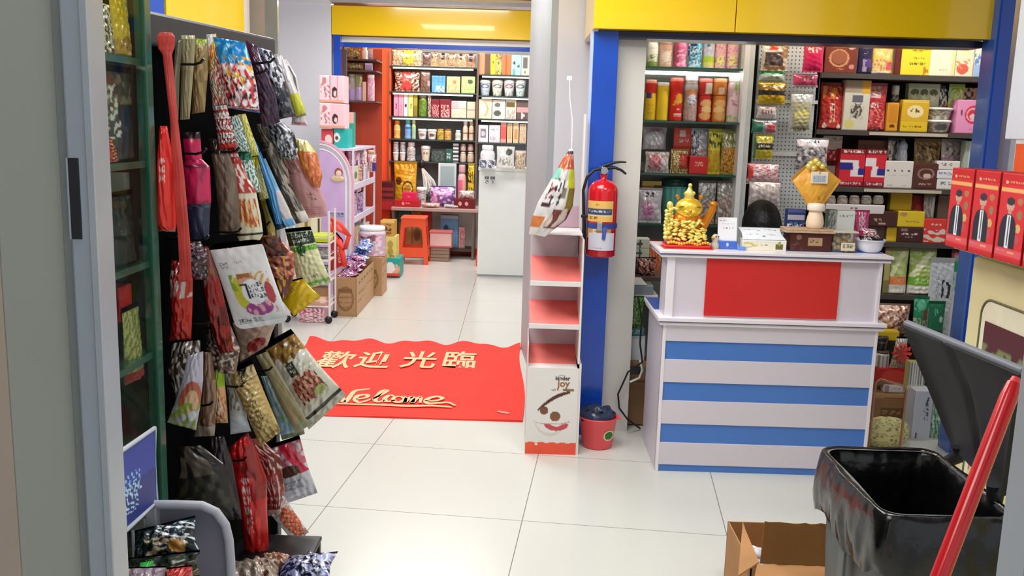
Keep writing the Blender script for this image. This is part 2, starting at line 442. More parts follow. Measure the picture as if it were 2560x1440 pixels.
# shop on the right: posts, sign board, pillar
struct('trim_blue_post', M_BLUE, [(.327, .441, 4.42, 4.50, 0, 1.93)], .002)
struct('wall_pillar', M_CREAM, [(.44, .58, 4.5, 5.15, 0, 2.2)])
struct('trim_white_edge', mat('pale_blue_edge', 'BFD0F2', .3), [(.317, .327, 4.43, 4.52, 0, 1.93)])
struct('trim_yellow_sign_board', M_YEL, [(A(1484, 68, 4.35).x, A(1838, 60, 4.35).x, 4.35, 4.98, 1.932, 2.68), (A(1840, 60, 4.35).x, 2.104, 4.35, 4.98, 1.932, 2.68)], .003)
struct('trim_sign_board_end', M_CREAM, [(.326, .343, 4.38, 4.99, 1.925, 2.68)])
struct('trim_shutter_rail', M_NAVY, [(.44, 2.1, 4.42, 4.56, 1.90, 1.93)])
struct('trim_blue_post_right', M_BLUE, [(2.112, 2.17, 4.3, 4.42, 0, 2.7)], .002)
struct('trim_blue_post_lit_side', mat('lit_blue_lacquer', '3C66B8', .2, coat=.3), [(2.100, 2.112, 4.31, 4.42, 0, 2.7)])  # side face of the same post, its brighter light painted as lighter blue
struct('wall_shop_back', M_DARK, [(.58, 3.1, 5.95, 6.05, 0, 2.7)])
struct('wall_shop_right', M_WALL, [(3.05, 3.15, 3.4, 6.0, 0, 2.7)])
struct('wall_shop_front', M_WALL, [(2.24, 3.1, 4.34, 4.44, 0, 2.7)])
# near wall on the right of the hallway
struct('wall_right', M_WHITE, [(1.80, 1.9, .9, 3.45, 0, 2.7)])
struct('wall_right_end', M_DARK, [(1.9, 2.3, 3.35, 3.45, 0, 2.7)])
# left shop: yellow sign board over a dark opening, beige pillar, white wall by the back shop
def slab(name, m, p, q, z0, z1, t, bev=0):
    """upright slab between floor points p and q"""
    p = Vector((p[0], p[1])); q = Vector((q[0], q[1])); L = (q - p).length; an = math.atan2(q.y - p.y, q.x - p.x)
    M = Matrix.Translation((p.x, p.y, 0)) @ Matrix.Rotation(an, 4, 'Z')
    return tag(MB().box(0, L, 0, t, z0, z1, bev=bev, M=M).build(name, m), kind='structure')
slab('trim_yellow_sign_left', M_YEL, (-1.52, 4.12), (-1.385, 4.8), 1.905, 2.68, .3, .002)
slab('trim_yellow_sign_left_end', M_CREAM, (-1.386, 4.8), (-1.375, 4.86), 1.90, 2.68, .3)
slab('trim_blue_post_left', M_BLUE, (-1.555, 3.98), (-1.525, 4.11), 0, 2.68, .12)
slab('wall_left', M_DARK, (-1.75, 2.4), (-1.46, 4.95), 0, 2.7, .08)
struct('wall_left_near', M_DARK, [(-1.55, -1.16, -1.2, -1.1, 0, 2.7), (-1.62, -1.55, -1.2, 2.42, 0, 2.7)])
struct('wall_beige_pillar', mat('beige_panel', 'A89A8C', .4, var=.03), [(A(613, 60, 4.9).x, A(662, 60, 4.9).x, 4.9, 5.1, 0, 2.7)])
struct('window_1', mat('smoked_glass_panel', '8F938C', .1, spec=.7), [(A(662, 60, 4.9).x, A(691, 60, 4.9).x, 4.92, 4.95, 0, 2.7)])
WY = 8.72
xw0, xw1 = A(686, 100, WY).x, A(828, 100, WY).x
zh0, zh1 = A(1077, 93, WY).z, A(1077, 20, WY).z
struct('wall_left_of_back_shop', M_WALL, [(xw0 - .6, xw1, WY, WY + .12, 0, 2.7)])
struct('trim_wall_cap', M_WHITE, [(xw0 - .6, xw1 + .01, WY - .03, WY, zh1 + .02, zh1 + .08)])
# back shop front: sign board, shutter box, blue frame
struct('trim_back_sign_board', M_YEL, [(xw1 + .004, .6, WY, WY + .3, zh0, zh1)], .003)
struct('trim_back_sign_top', mat('grey_box_light', 'B8B2AE', .4), [(xw1, .6, WY - .04, WY + .1, zh1 + .025, zh1 + .06)])
struct('trim_back_shutter_box', M_WHITE, [(xw1 + .05, .6, WY + .1, WY + .3, A(1077, 112, WY + .1).z, zh0 - .004)], .004)
struct('trim_back_blue_beam', M_BLUE, [(xw1 + .06, .6, WY + .08, WY + .14, A(1077, 123, WY + .1).z, A(1077, 113, WY + .1).z)])
struct('trim_back_blue_post', M_BLUE, [(A(833, 150, WY).x, A(850, 150, WY).x, WY + .01, WY + .1, 0, zh0)])
struct('trim_back_brown_post', M_BROWN, [(A(851, 150, WY).x, A(860, 150, WY).x, WY + .12, WY + .16, 0, zh0 - .12)])
# back shop interior
struct('wall_back', M_CREAM, [(-3.2, 1.3, 11.15, 11.25, 0, 2.7)])
struct('wall_back_left', M_ORANGE, [(-2.32, -2.22, 8.84, 11.15, 0, 2.7)])
struct('wall_back_right', M_WALL, [(1.0, 1.1, 6.3, 11.2, 0, 2.7)])
struct('wall_back_orange_pillar', M_ORANGE, [(-1.66, -1.452, 10.66, 11.15, 0, 2.7)])
struct('wall_back_orange_panel', mat('dark_orange_laminate', 'C4482A', .45), [(-2.22, -1.66, 10.9, 11.15, 0, 2.7)])

# ceiling lamps of the shops
for i, (x, y, z, sx, sy, wt, c) in enumerate(LAMPS):
    e = empty('ceiling_lamp', (x, y, z), label=None)
    tag(e, ['square ceiling panel lamp above the hallway entrance', 'square ceiling panel lamp over the open hallway floor', 'small ceiling panel lamp above the black trash bin',
            'ceiling panel lamp before the red welcome mat', 'long tube lamp above the glass shelves of the right shop', 'long tube lamp above the wooden shelves of the right shop',
            'wide ceiling panel lamp before the back shop sign board', 'wide ceiling panel lamp above the back shelves'][i], 'ceiling lamp', 'ceiling lamps')
    MB().box(-sx / 2 - .02, sx / 2 + .02, -sy / 2 - .02, sy / 2 + .02, .005, .035, bev=.003).build('lamp_frame', M_WHITE, e)
    ld = bpy.data.lights.new('lamp_light', 'AREA'); ld.shape = 'RECTANGLE'; ld.size = sx; ld.size_y = sy; ld.energy = wt; ld.color = c
    lo = bpy.data.objects.new('lamp_light', ld); COL.objects.link(lo); lo.parent = e

# ------------------------------------------------------------------ near left: sliding door leaf with paper, handle slot
e = empty('door_1', (-.40, .815, 0)); tag(e, kind='structure')
M_DOOR = mat('door_aluminium', 'BAC3CC', .42, metal=.2, var=.02, scale=3)
xs0, xs1 = A(150, 720, .815).x + .40, A(287, 720, .85).x + .40
mb = MB(); mb.box(xs0 + .012, xs1, 0, .035, 0, 2.3, bev=.002)
mb.build('stile', M_DOOR, e)
MB().box(xs1 - .004, xs1 + .0035, -.003, .03, 0, 2.3, bev=.001).build('bright_edge', mat('door_edge_alu', 'C6CCD2', .3, metal=.3), e)
MB().box(xs0 + .003, xs0 + .013, .004, .03, 0, 2.3, bev=.001).build('seal', mat('door_seal', '8D938F', .5), e)
zt, zb = A(183, 395, .815).z, A(200, 598, .815).z; xh = A(190, 497, .815).x + .40
MB().box(xh - .005, xh + .004, -.0012, .004, zb, zt, bev=.0004).build('door_handle', mat('slot_black', '23262A', .5), e)
MB().box(xh - .0065, xh - .005, -.0016, .002, zb, zt).build('handle_lip', M_DOOR, e)
MB().box(-.75, xs0 + .006, .012, .018, 0, 2.3).build('door_panel', mat('frosted_green_glass', 'BEC0B4', .3, var=.05, scale=2), e)
pm = mat('pinkish_paper', 'CDB9A6', .7, var=.05, scale=6)
mb = MB(); x0, x1 = -.75, A(38, 500, .85).x + .40
P = np.array([[(x0, .0105, 1.75), (A(14, 0, .85).x + .40, .0105, 1.75)], [(x0, .0105, 1.3), (A(40, 700, .85).x + .40, .0105, 1.36)], [(x0, .0105, .9), (A(85, 1375, .85).x + .40, .0105, .93)]])
mb.grid(P, smooth=False); mb.build('paper_sheet', pm, e, solid=.0006)

# near right: door jamb
e = empty('door_2', (.5, .9, 0)); tag(e, kind='structure')
xa = A(2522, 1166, .9).x - .5
MB().box(xa, xa + .03, -.05, 0, 0, 2.3, bev=.002).build('stile', M_DOOR, e)
MB().box(xa + .03, xa + .5, -.03, -.015, 0, 2.3).build('door_panel', mat('door_panel_white', 'C4CCD4', .4), e)

# ------------------------------------------------------------------ welcome mat
M_MAT = mat('red_carpet', 'F0463C', .85, spec=.2, var=.05, scale=3, bump=.3)
M_GOLDINK = mat('cream_lettering', 'FBCB9E', .8, spec=.2, var=.03)
e = empty('welcome_mat', (-.67, 5.4, 0), label='red welcome mat with cream lettering lying on the doorway floor', cat='mat')
nx, ny = 90, 60; mx = np.linspace(-1.39, .05, nx); my = np.linspace(4.59, 6.2, ny); X, Y = np.meshgrid(mx, my)
Zt = .008 + .0025 * np.sin(X * 9 + Y * 3) + .002 * np.sin(Y * 7 - X * 4)
edge = np.clip((Y - 6.1) / .1, 0, 1); Zt += edge * (.012 + .012 * np.sin(X * 17) + .008 * np.sin(X * 31))
Yw = Y + np.clip((Y - 6.0) / .2, 0, 1) * (.012 * np.sin(X * 13)); Xw = X + .012 * np.sin(Y * 4) * np.clip((X + .1) / .15, 0, 1) + (6.2 - Y) * .008
P = np.stack([Xw + .67, Yw - 5.4, Zt], -1); mb = MB(); mb.grid(P, smooth=True)
B = P.copy(); B[..., 2] = .0005; mb.grid(B, flip=True)
for s in (np.s_[0, :], np.s_[-1, :], np.s_[:, 0], np.s_[:, -1]):
    mb.grid(np.stack([P[s], B[s]]), smooth=False)
mb.build('carpet', M_MAT, e)
for ch, xc in (('歡', 838), ('迎', 935), ('光', 1048), ('臨', 1148)):
    p = FL(xc, 907); M = Matrix.Translation((p.x + .67, p.y - 5.4, .0135)) @ Matrix.Diagonal((1, 1.95, 1, 1))
    text_ob(ch, .225, M_GOLDINK, 'lettering', e, M, .001, .003)
def stroke(name, pts, wd, parent, z=.0135, m=M_GOLDINK):
    mb = MB(); q = [FL(x, y) for x, y in pts]; n = len(q); Lp, Rp = [], []
    for i in range(n):
        t = (q[min(i + 1, n - 1)] - q[max(i - 1, 0)]); t.z = 0; t.normalize(); s = Vector((-t.y, t.x, 0)) * wd * (.5 + .5 * math.sin(math.pi * (i + .6) / (n + .2)))
        Lp.append(q[i] + s); Rp.append(q[i] - s)
    P = np.array([[(p.x + .67, p.y - 5.4, z) for p in Lp], [(p.x + .67, p.y - 5.4, z) for p in Rp]])
    mb.grid(P, smooth=False); return mb.build(name, m, parent, solid=.001)
def smooth(pts, k=6):
    out = []; P = [Vector(p) for p in pts]; P = [P[0]] + P + [P[-1]]
    for i in range(1, len(P) - 2):
        for j in range(k):
            t = j / k; a, b, c, d = P[i - 1:i + 3]
            out.append(tuple(.5 * ((2 * b) + (c - a) * t + (2 * a - 5 * b + 4 * c - d) * t * t + (3 * b - a - 3 * c + d) * t ** 3)))
    out.append(tuple(P[-2])); return out
for pts in ([(800, 985), (812, 1012), (850, 996), (862, 1012), (885, 985), (905, 980), (925, 978)],                       # W
            [(890, 1004), (915, 1000), (918, 993), (895, 995), (888, 1006), (900, 1012), (930, 1003)],                  # e
            [(928, 1005), (958, 990), (968, 982), (955, 984), (938, 1004), (945, 1011), (962, 1006)],                   # l
            [(985, 997), (975, 994), (962, 1002), (968, 1010), (990, 1006)],                                            # c
            [(1000, 996), (985, 1000), (984, 1009), (1000, 1011), (1012, 1004), (1005, 997), (1015, 998)],              # o
            [(1016, 999), (1012, 1012), (1020, 1003), (1032, 998), (1030, 1012), (1040, 1003), (1052, 999), (1050, 1013)],  # m
            [(1062, 1008), (1092, 1007), (1106, 1001), (1090, 997), (1068, 1004), (1068, 1014), (1100, 1013), (1120, 1012), (1138, 1020)],  # e
            [(840, 1015), (880, 1016), (950, 1018), (1020, 1021), (1075, 1020), (1110, 1022), (1130, 1024)]):
    stroke('lettering', smooth(pts), .014, e)
tag(MB().box(-.035, .035, -.012, .012, 0, .003, bev=.001).build('paper_scrap', mat('pink_paper', 'FF9A8A', .7), None, (FL(1258, 1038).x, FL(1258, 1038).y, .014), (0, 0, -.5)),
    'small pale scrap lying near the front right corner of the red mat', 'scrap')

# ------------------------------------------------------------------ sales counter
M_CW = mat('counter_white', 'DDD6E2', .33, var=.012, scale=3)
M_CB = mat('counter_blue', '4D7FD0', .35, var=.02, scale=3)
M_CR = mat('counter_red', 'D62A2A', .3, var=.05, scale=2)
M_CT = mat('counter_edge_white', 'F1ECF3', .3, var=.01)
cx0, cx1, cy0, cy1 = .644, 1.572, 3.96, 4.40; zm = .695; zt = .985
e = empty('sales_counter', ((cx0 + cx1) / 2, (cy0 + cy1) / 2, 0), label='white sales counter with blue stripes below and a red panel above', cat='counter')
ox, oy = e.location.x, e.location.y
def cb(name, m, *bx, bev=.0015, **k):
    mb = MB()
    for b in bx: mb.box(b[0] - ox, b[1] - ox, b[2] - oy, b[3] - oy, b[4], b[5], bev=bev)
    return mb.build(name, m, e)
cb('cabinet_body', M_CW, (cx0, cx1, cy0 + .012, cy1, .0, zm - .03))
cb('corner_post', M_CT, (cx0, cx0 + .014, cy0 - .004, cy0 + .02, 0, zm - .03)); cb('corner_post', M_CT, (cx1 - .014, cx1, cy0 - .004, cy0 + .02, 0, zm - .03))
rows = [A(1640, y, cy0).z for y in (851, 897, 954, 1000, 1058, 1105)]
yy = [zm - .03] + rows + [A(1640, 1160, cy0).z]
for i in range(4): cb('white_stripe', M_CW, (cx0 + .014, cx1 - .014, cy0 - .002, cy0 + .012, yy[2 * i + 1], yy[2 * i]), bev=.001)
for i in range(3): cb('blue_stripe', M_CB, (cx0 + .014, cx1 - .014, cy0 + .004, cy0 + .012, yy[2 * i + 2], yy[2 * i + 1]), bev=.0005)
cb('kickboard', M_CB, (cx0 + .014, cx1 - .014, cy0 + .003, cy0 + .012, 0, yy[7]), bev=.0005)
cb('desk_top', M_CT, (cx0 - .026, cx1 + .026, cy0 - .025, cy1 + .01, zm - .012, zm + .004), (cx0 - .018, cx1 + .018, cy0 - .016, cy1 + .01, zm - .03, zm - .016))
cb('desk_edge_band', mat('plum_edge_band', '6F6690', .4), (cx0 - .022, cx1 + .022, cy0 - .021, cy1 + .008, zm - .0165, zm - .0115), bev=0)
cb('blue_desk_mat', mat('blue_desk_mat', '3B62B4', .3), (cx0 - .02, cx0 + .6, cy0 + .16, cy1, zm + .004, zm + .007), bev=0)
ux0, ux1 = cx0 + .002, cx1 - .005
cb('upper_box', M_CW, (ux0, ux1, cy0 + .014, cy0 + .155, zm, zt - .025))
cb('upper_post', M_CT, (ux0, ux0 + .035, cy0 + .002, cy0 + .02, zm, zt - .025)); cb('upper_post', M_CT, (ux1 - .014, ux1, cy0 + .002, cy0 + .02, zm, zt - .025))
rx0, rx1 = A(1764, 710, cy0 + .01).x, A(2098, 710, cy0 + .01).x
cb('red_panel', M_CR, (rx0, rx1, cy0 + .006, cy0 + .018, zm + .012, zt - .026), bev=.0008)
cb('top_ledge', M_CT, (cx0 - .035, cx1 + .03, cy0 - .02, cy0 + .30, zt - .008, zt + .004), (cx0 - .028, cx1 + .022, cy0 - .013, cy0 + .28, zt - .025, zt - .013))
cb('ledge_edge_band', mat('plum_edge_band', '6F6690', .4), (cx0 - .031, cx1 + .026, cy0 - .017, cy0 + .29, zt - .0135, zt - .0075), bev=0)
ztop = zt + .004

# ------------------------------------------------------------------ things on the counter
def onc(x, Y): return A(x, 615, Y).x
# blue mat
tag(MB().box(-.28, .28, -.07, .07, 0, .003, bev=.001).build('blue_counter_mat', mat('blue_rubber', '3E6CC4', .35), None, (onc(2040, 4.1) , 4.12, ztop)),
    'flat blue rubber mat under the goods at the end of the counter top', 'mat')
zmat = ztop + .003
# golden beckoning cat figurine
M_GOLD = mat('shiny_gold', 'FFD048', .26, metal=.5, var=.12, scale=40, coat=.2)
M_GOLD2 = mat('pale_gold', 'FFE680', .32, metal=.35, var=.12, scale=60)
M_GOLD3 = mat('orange_gold', 'E08A24', .3, metal=.55, var=.08)
M_REDP = mat('red_lacquer', 'D8281E', .25, coat=.3)
xk = onc(1716, 4.06); e = empty('lucky_cat_figurine', (xk, 4.07, ztop), label='golden beckoning cat figurine covered in ingots on a red base', cat='figurine')
s = 4.07 / FOC
def K(px, py): return ((px - 1716) * s, (612 - py) * s)
mb = MB(); mb.box(-.098, .098, -.055, .055, 0, .014, bev=.004); mb.box(-.09, .09, -.05, .05, .014, .03, bev=.004); mb.build('base', M_REDP, e)
mb = MB(); mb.ball((0, .008, .095), (.07, .045, .075), n=24, m=16); mb.build('body', M_GOLD3, e)
hx, hz = K(1717, 515); mb = MB(); mb.ball((hx, -.005, hz), (.06, .042, .047), n=28, m=18); mb.ball((hx - .014, -.042, hz - .014), (.016, .012, .011)); mb.ball((hx + .014, -.042, hz - .014), (.016, .012, .011)); mb.ball((hx, -.05, hz - .004), (.006, .005, .004)); mb.build('head', M_GOLD, e)
mb = MB()
for sx in (-1, 1):
    mb.tube([(hx + sx * .034 - .018 * k, -.04, hz + .004 + .006 * math.sin((k + 1) * 1.57)) for k in (-.8, -.4, 0, .4, .8)], .0018, 6)
mb.tube([(hx - .016, -.054, hz - .02), (hx - .008, -.056, hz - .026), (hx, -.055, hz - .018), (hx + .008, -.056, hz - .026), (hx + .016, -.054, hz - .02)], .0014, 6)
mb.build('face_lines', mat('dark_brown_line', '5A3A12', .5), e)
for sx in (-1, 1):
    ex, ez = hx + sx * .047, hz + .046
    M = MB(); M.raw([(ex - .03, -.004, ez - .018), (ex + .03, -.004, ez - .018), (ex + sx * .014, -.008, ez + .05), (ex, .022, ez - .006)], [(0, 1, 2), (1, 3, 2), (3, 0, 2), (0, 3, 1)]); o = M.build('ear', M_GOLD3, e)
    md = o.modifiers.new('s', 'SUBSURF'); md.levels = md.render_levels = 2
mb = MB(); px, pz = K(1776, 505); mb.tube([(.055, .0, .03), (.062, -.004, .08), (px, -.004, pz - .02), (px + .002, -.008, pz)], [.022, .02, .017, .015], 14); mb.ball((px + .002, -.012, pz + .006), (.018, .016, .012)); mb.build('raised_arm', M_GOLD3, e)
mb = MB(); mb.lathe([(.0, 0), (.024, 0), (.02, .02), (.026, .03), (.012, .045), (.006, .06), (0, .064)], 14, c=(hx, 0, hz + .034)); mb.ball((hx - .016, -.01, hz + .066), .008); mb.ball((hx + .016, -.01, hz + .066), .008); mb.ball((hx, -.006, hz + .1), .009); mb.build('crown', M_GOLD2, e)
mb = MB(); rr = random.Random(3)
for i in range(26):
    t = i / 25; mb.ball((-.082 + .014 * math.sin(i * 2.1), -.01 + .01 * math.cos(i * 1.7), .03 + t * .135), (.013 - .004 * t, .011, .009), n=8, m=6, rot=Euler((rr.random(), rr.random(), 0)).to_matrix())
mb.tube([(-.07, -.01, .17), (-.05, -.02, .165), (-.035, -.03, .172)], .006, 8); mb.ball((-.082, -.01, .18), (.014, .012, .018)); mb.build('coin_column', M_GOLD2, e)
mb = MB()
for i in range(78):
    a, b = rr.random(), rr.random(); z = .032 + .085 * b; x = (a - .5) * .165 * (1 - .25 * b); y = -.05 + .012 * b + rr.uniform(-.006, .006)
    if i % 3: mb.ball((x, y, z), (.013, .008, .006), n=9, m=6, rot=Euler((rr.uniform(-.6, .6), rr.uniform(-.7, .7), 0)).to_matrix())
    else: mb.lathe([(0, 0), (.006, 0), (.013, .008), (.008, .006), (0, .012)], 9, c=(x, y, z))
mb.build('ingot_pile', M_GOLD2, e)
mb = MB()
for i in range(16): mb.ball((-.085 + i * .0113, -.052, .022 + .004 * math.sin(i)), (.007, .004, .007), n=8, m=5)
mb.build('base_beads', M_GOLD, e)
tag(MB().box(-.108, .108, -.062, .06, 0, .002, bev=.0008).build('red_cloth', mat('red_cloth', 'D9302A', .6), None, (xk, 4.06, ztop - .0018 + .002)), 'thin red cloth under the golden cat figurine', 'cloth')
e.location.z += .002
# small figurine beside it
e = empty('duck_figurine', (onc(1787, 4.05), 4.05, ztop), label='small pale figurine with round eyes between golden cat and payment stand', cat='figurine')
MB().lathe([(0, 0), (.017, 0), (.018, .02), (.012, .032), (.016, .042), (.015, .055), (.006, .064), (0, .065)], 18).build('body', mat('pale_resin', 'D4CCB8', .35), e)
MB().ball((-.012, -.014, .05), (.009, .006, .004)).build('beak', mat('yellow_resin', 'E8B93C', .35), e)
mb = MB(); mb.ball((.0, -.0155, .054), .003); mb.ball((.012, -.010, .054), .003); mb.build('eyes', M_BLACK, e)
# payment stand
e = empty('payment_stand', (onc(1820, 4.03), 4.05, ztop), label='white payment sign on a blue foot between golden cat and tissue pack', cat='sign')
Wd = .082; Hs = .135
mb = MB(); nu, nv = 36, 50; u = np.linspace(0, 1, nu); v = np.linspace(0, 1, nv); U, V = np.meshgrid(u, v)
Cc = ink('F7F8FC;k .1 .1 .45 .17 1 9A9A9A;k .2 .24 .85 .28 1 C8C8C8;e .32 .43 .035 .03 D8B0B0;e .47 .43 .035 .03 555555;e .62 .43 .035 .03 B0B4C8;e .78 .43 .035 .03 A0B0B8', U, V)
mb.grid(np.stack([(U - .5) * Wd, .004 + .02 * (1 - V), .03 + (1 - V) * (Hs - .03)], -1), Cc); mb.raw([(-Wd / 2, .028, Hs), (Wd / 2, .028, Hs), (Wd / 2, .008, .03), (-Wd / 2, .008, .03)], [(0, 1, 2, 3)]); mb.build('sign_plate', M_CARD, e, solid=.0)
mb = MB(); mb.box(-.044, .044, -.008, .022, 0, .036, bev=.004); mb.build('foot', mat('blue_plastic', '4A74D4', .3), e)
MB().ball((0, -.009, .02), (.006, .002, .009)).build('emblem', mat('pale_blue_print', 'C8D8FF', .4), e)
text_ob('...', .01, M_GREY, 'lettering', e, Matrix.Translation((-.02, -.0, .12)) @ FRONT)
tag(MB().box(-.018, .018, -.012, .012, 0, .016, bev=.003).build('blue_clip_box', mat('light_blue_plastic', '6E9BE0', .3), None, (onc(1852, 4.04), 4.03, ztop)), 'tiny light blue box at the foot of the payment sign', 'box')
# tissue box
e = empty('tissue_pack', (onc(1908, 4.05), 4.07, ztop), label='white tissue pack with a cream front band before the black haired head', cat='tissues')
carton_mb(.19, .045, .08, 'F4F0DC;n .02 .15 .35 .8 2 .3 D9CF7A;k .42 .4 .58 .55 1 8A8A66;r .76 .35 .92 .85 6B6A3C;e .84 .3 .04 .2 A8A860;r .0 0 1 .08 F8FBFF', (60, 20), 'F0F5FA').build('box', M_CARD, e)
pouch_mb((-.1, .04, .092), (.08, .04, .092), (.092, -.04, .047), (-.095, -.04, .047), .01, 'EEF4FB;k .1 .2 .4 .26 1 8FA6C0;p .44 .3 .05 4 5C6A7A;k .58 .2 .8 .26 1 8FA6C0;p .86 .25 .05 4 5C6A7A;k .1 .62 .4 .7 1 8FA6C0;p .52 .75 .06 4 5C6A7A;k .6 .62 .85 .7 1 8FA6C0', (60, 30), rnd=0).build('top_sheet', M_SOFT, e)
# lidded brown box with bottle
e = empty('lidded_box', (onc(2018, 4.09), 4.09, zmat), label='dark brown box with a pale wooden lid under the cream bottle', cat='box')
carton_mb(.178, .078, .10, '4E211C;r .42 .25 .78 .72 B99B74;k .46 .35 .75 .6 1 6E4E34;e .2 .25 .07 .14 8A5F52;n 0 .5 .3 1 3 .9 6A3A34', (56, 30)).build('box', M_CARD, e)
mb = MB(); mb.box(-.115, .1, -.06, .06, .078, .086, bev=.002); mb.box(-.11, .096, -.055, .055, .086, .095, bev=.002); mb.build('lid', mat('pale_wood', 'C9A98A', .5, var=.12, scale=50), e)
zl = zmat + .0955
e = empty('cream_bottle', (onc(2032, 4.08), 4.08, zl), label='cream bottle with a wide round cap on the wooden lid', cat='bottle')
MB().lathe([(0, 0), (.03, 0), (.036, .006), (.038, .025), (.034, .05), (.028, .07), (.028, .078)], 26, design='FBE3C4;p .5 .45 .1 5 C8A25A;n .3 .55 .7 .75 3 1 D8C0A0').build('bottle_body', M_PLAS, e)
MB().lathe([(.026, .076), (.036, .078), (.038, .084), (.038, .1), (.033, .108), (0, .111)], 26, lin('FFF0DE')).build('cap', M_PLAS, e)
# clear tub
e = empty('snack_tub', (onc(2108, 4.06), 4.08, zmat), label='clear square tub of tan biscuits with a paper label on counter', cat='tub')
M = MB(); M.box(-.052, .052, -.045, .045, 0, .082, bev=.008); M.build('tub_body', M_CLEAR, e)
mb = MB()
for i in range(70): mb.ball((rr.uniform(-.04, .04), rr.uniform(-.035, .035), rr.uniform(.008, .072)), (.013, .011, .007), lin(rr.choice(['C9AE7A', 'B8965E', 'D8C090', 'A8884E'])), 8, 5, Euler((rr.random() * 3, rr.random() * 3, 0)).to_matrix())
mb.build('biscuits', M_SOFT, e)
MB().box(-.055, .055, -.048, .048, .082, .09, bev=.003).build('lid', mat('cloudy_plastic', 'D5CFB6', .3), e)
carton_mb(.06, .035, .002, 'E6DDC0;k .1 .2 .9 .7 2 6E6650', (24, 14)).build('paper_label', M_CARD, e, (.012, -.0468, .006))
item('c', 2088, 527, 2133, 612, 4.2, 'EEF2EC;k .1 .1 .9 .22 1 8FA0A0', 'plain white carton behind the clear tub on the counter', th=.06, zs=())
item('c', 2066, 524, 2088, 612, 4.22, '6E7A72;n 0 0 1 1 3 .2 B8BEB0', 'grey patterned carton beside the plain white carton on counter', th=.05)
item('p', 2132, 525, 2172, 611, 4.22, 'D8467E;r .3 0 .7 .6 F2B8CC;n 0 0 1 1 4 1 A82050', 'pink pouch behind the white bowl on the counter')
# white bowl with black pack
e = empty('white_bowl', (onc(2177, 4.06), 4.08, zmat), label='white bowl holding small packs at the end of the counter', cat='bowl')
MB().lathe([(0, .001), (.04, .001), (.05, .012), (.056, .032), (.062, .05), (.066, .052), (.066, .056), (.054, .053), (.05, .035), (.038, .008), (0, .006)], 30, lin('F0F2FA'), sx=1.05).build('bowl', M_PLAS, e)
e2 = pouch_mb((-.055, -.012, .07), (.05, -.02, .062), (.062, -.03, .036), (-.05, -.03, .038), .025, '1C1D22;k .15 .2 .5 .8 1 E8E8E8', (40, 16)).build('black_snack_pack', M_FILM, None, e.location)
tag(e2, 'black snack pack with white print lying in the white bowl', 'bag')
e2 = pouch_mb((-.035, .01, .105), (.02, -.005, .1), (.045, -.012, .06), (-.03, -.01, .066), .02, 'F2E8EC;n 0 0 1 1 3 .3 C84A4E;n 0 0 1 1 3 1.2 2E2A30', (30, 20)).build('pink_snack_pack', M_FILM, None, e.location + Vector((.0, .0, -.002)))
tag(e2, 'white and red snack pack leaning on black pack in the bowl', 'bag')
# golden diamond gift bag on display (stands on the lid, behind bottle)
yb = 4.16
e = empty('cheese_gift_bag', (A(2035, 470, yb).x, yb, A(2035, 541, yb).z), label='orange yellow diamond shaped gift bag with golden balls above the counter', cat='bag')
def G(px, py, dy=0): q = A(px, py, yb + dy) - e.location; return (q.x, dy, q.z)
tri = pouch_mb(G(1977, 446), G(2036, 392, .02), G(2103, 452), G(2035, 545, -.01), .05, 'F3B544;n 0 0 1 1 1.2 1.2 E9A436;p .32 .78 .05 5 C87A28;p .78 .42 .06 5 C87A28;p .7 .28 .04 5 C87A28', (60, 60), rnd=.0, crumple=.5)
tri.build('bag_body', M_SOFT, e)
carton_mb(.075, .052, .002, 'F4EBD6;r .12 .3 .88 .9 C2CAD2;k .15 .35 .85 .85 4 8E98A8;p .5 .12 .08 3 8A6A30', (40, 28)).build('label_plate', M_CARD, e, (G(2042, 458)[0], -.032, G(2042, 458)[2]))
mb = MB()
for q in ((2036, 402), (2018, 415), (2052, 415), (2030, 420), (2042, 408), (2024, 408)): mb.ball((G(*q)[0], -.024, G(*q)[2]), .0135, n=14, m=10)
mb.build('gold_balls', M_GOLD2, e)
mb = MB(); mb.tube([(0, .02, 0), (0, .03, -.03), (0, .035, G(2035, 560)[2])], .004, 8); mb.box(-.03, .03, .015, .055, G(2035, 560)[2] - .004, G(2035, 560)[2], bev=.001); mb.build('display_foot', M_CHROME, e)
e.location.z += 0

# ------------------------------------------------------------------ person behind the counter
def skin_fig(name, joints, edges, m, parent, root=0):
    me = bpy.data.meshes.new(name); me.from_pydata([j[0] for j in joints], edges, []); o = bpy.data.objects.new(name, me); COL.objects.link(o); o.parent = parent
    md = o.modifiers.new('skin', 'SKIN'); 
    if not me.skin_vertices: me.skin_vertices.new()
    for i, j in enumerate(joints):
        r = j[1]; me.skin_vertices[0].data[i].radius = (r, r) if not isinstance(r, tuple) else r
    me.skin_vertices[0].data[root].use_root = True
    sb = o.modifiers.new('sub', 'SUBSURF'); sb.levels = sb.render_levels = 2
    me.materials.append(m); return o
hp = A(1912, 500, 4.86); HX, HY, HZ = hp.x, 4.90, hp.z
e = empty('person', (HX, HY, 0), label='person with black hair sitting behind the counter, only the head showing', cat='person')
M_SKIN = mat('skin', 'D9A98A', .5); M_HAIR = mat('black_hair', '0B0B0E', .5, spec=.4, var=.2, scale=60, bump=.5); M_SHIRT = mat('dark_shirt', '2A2D38', .8)
hz = HZ - .13
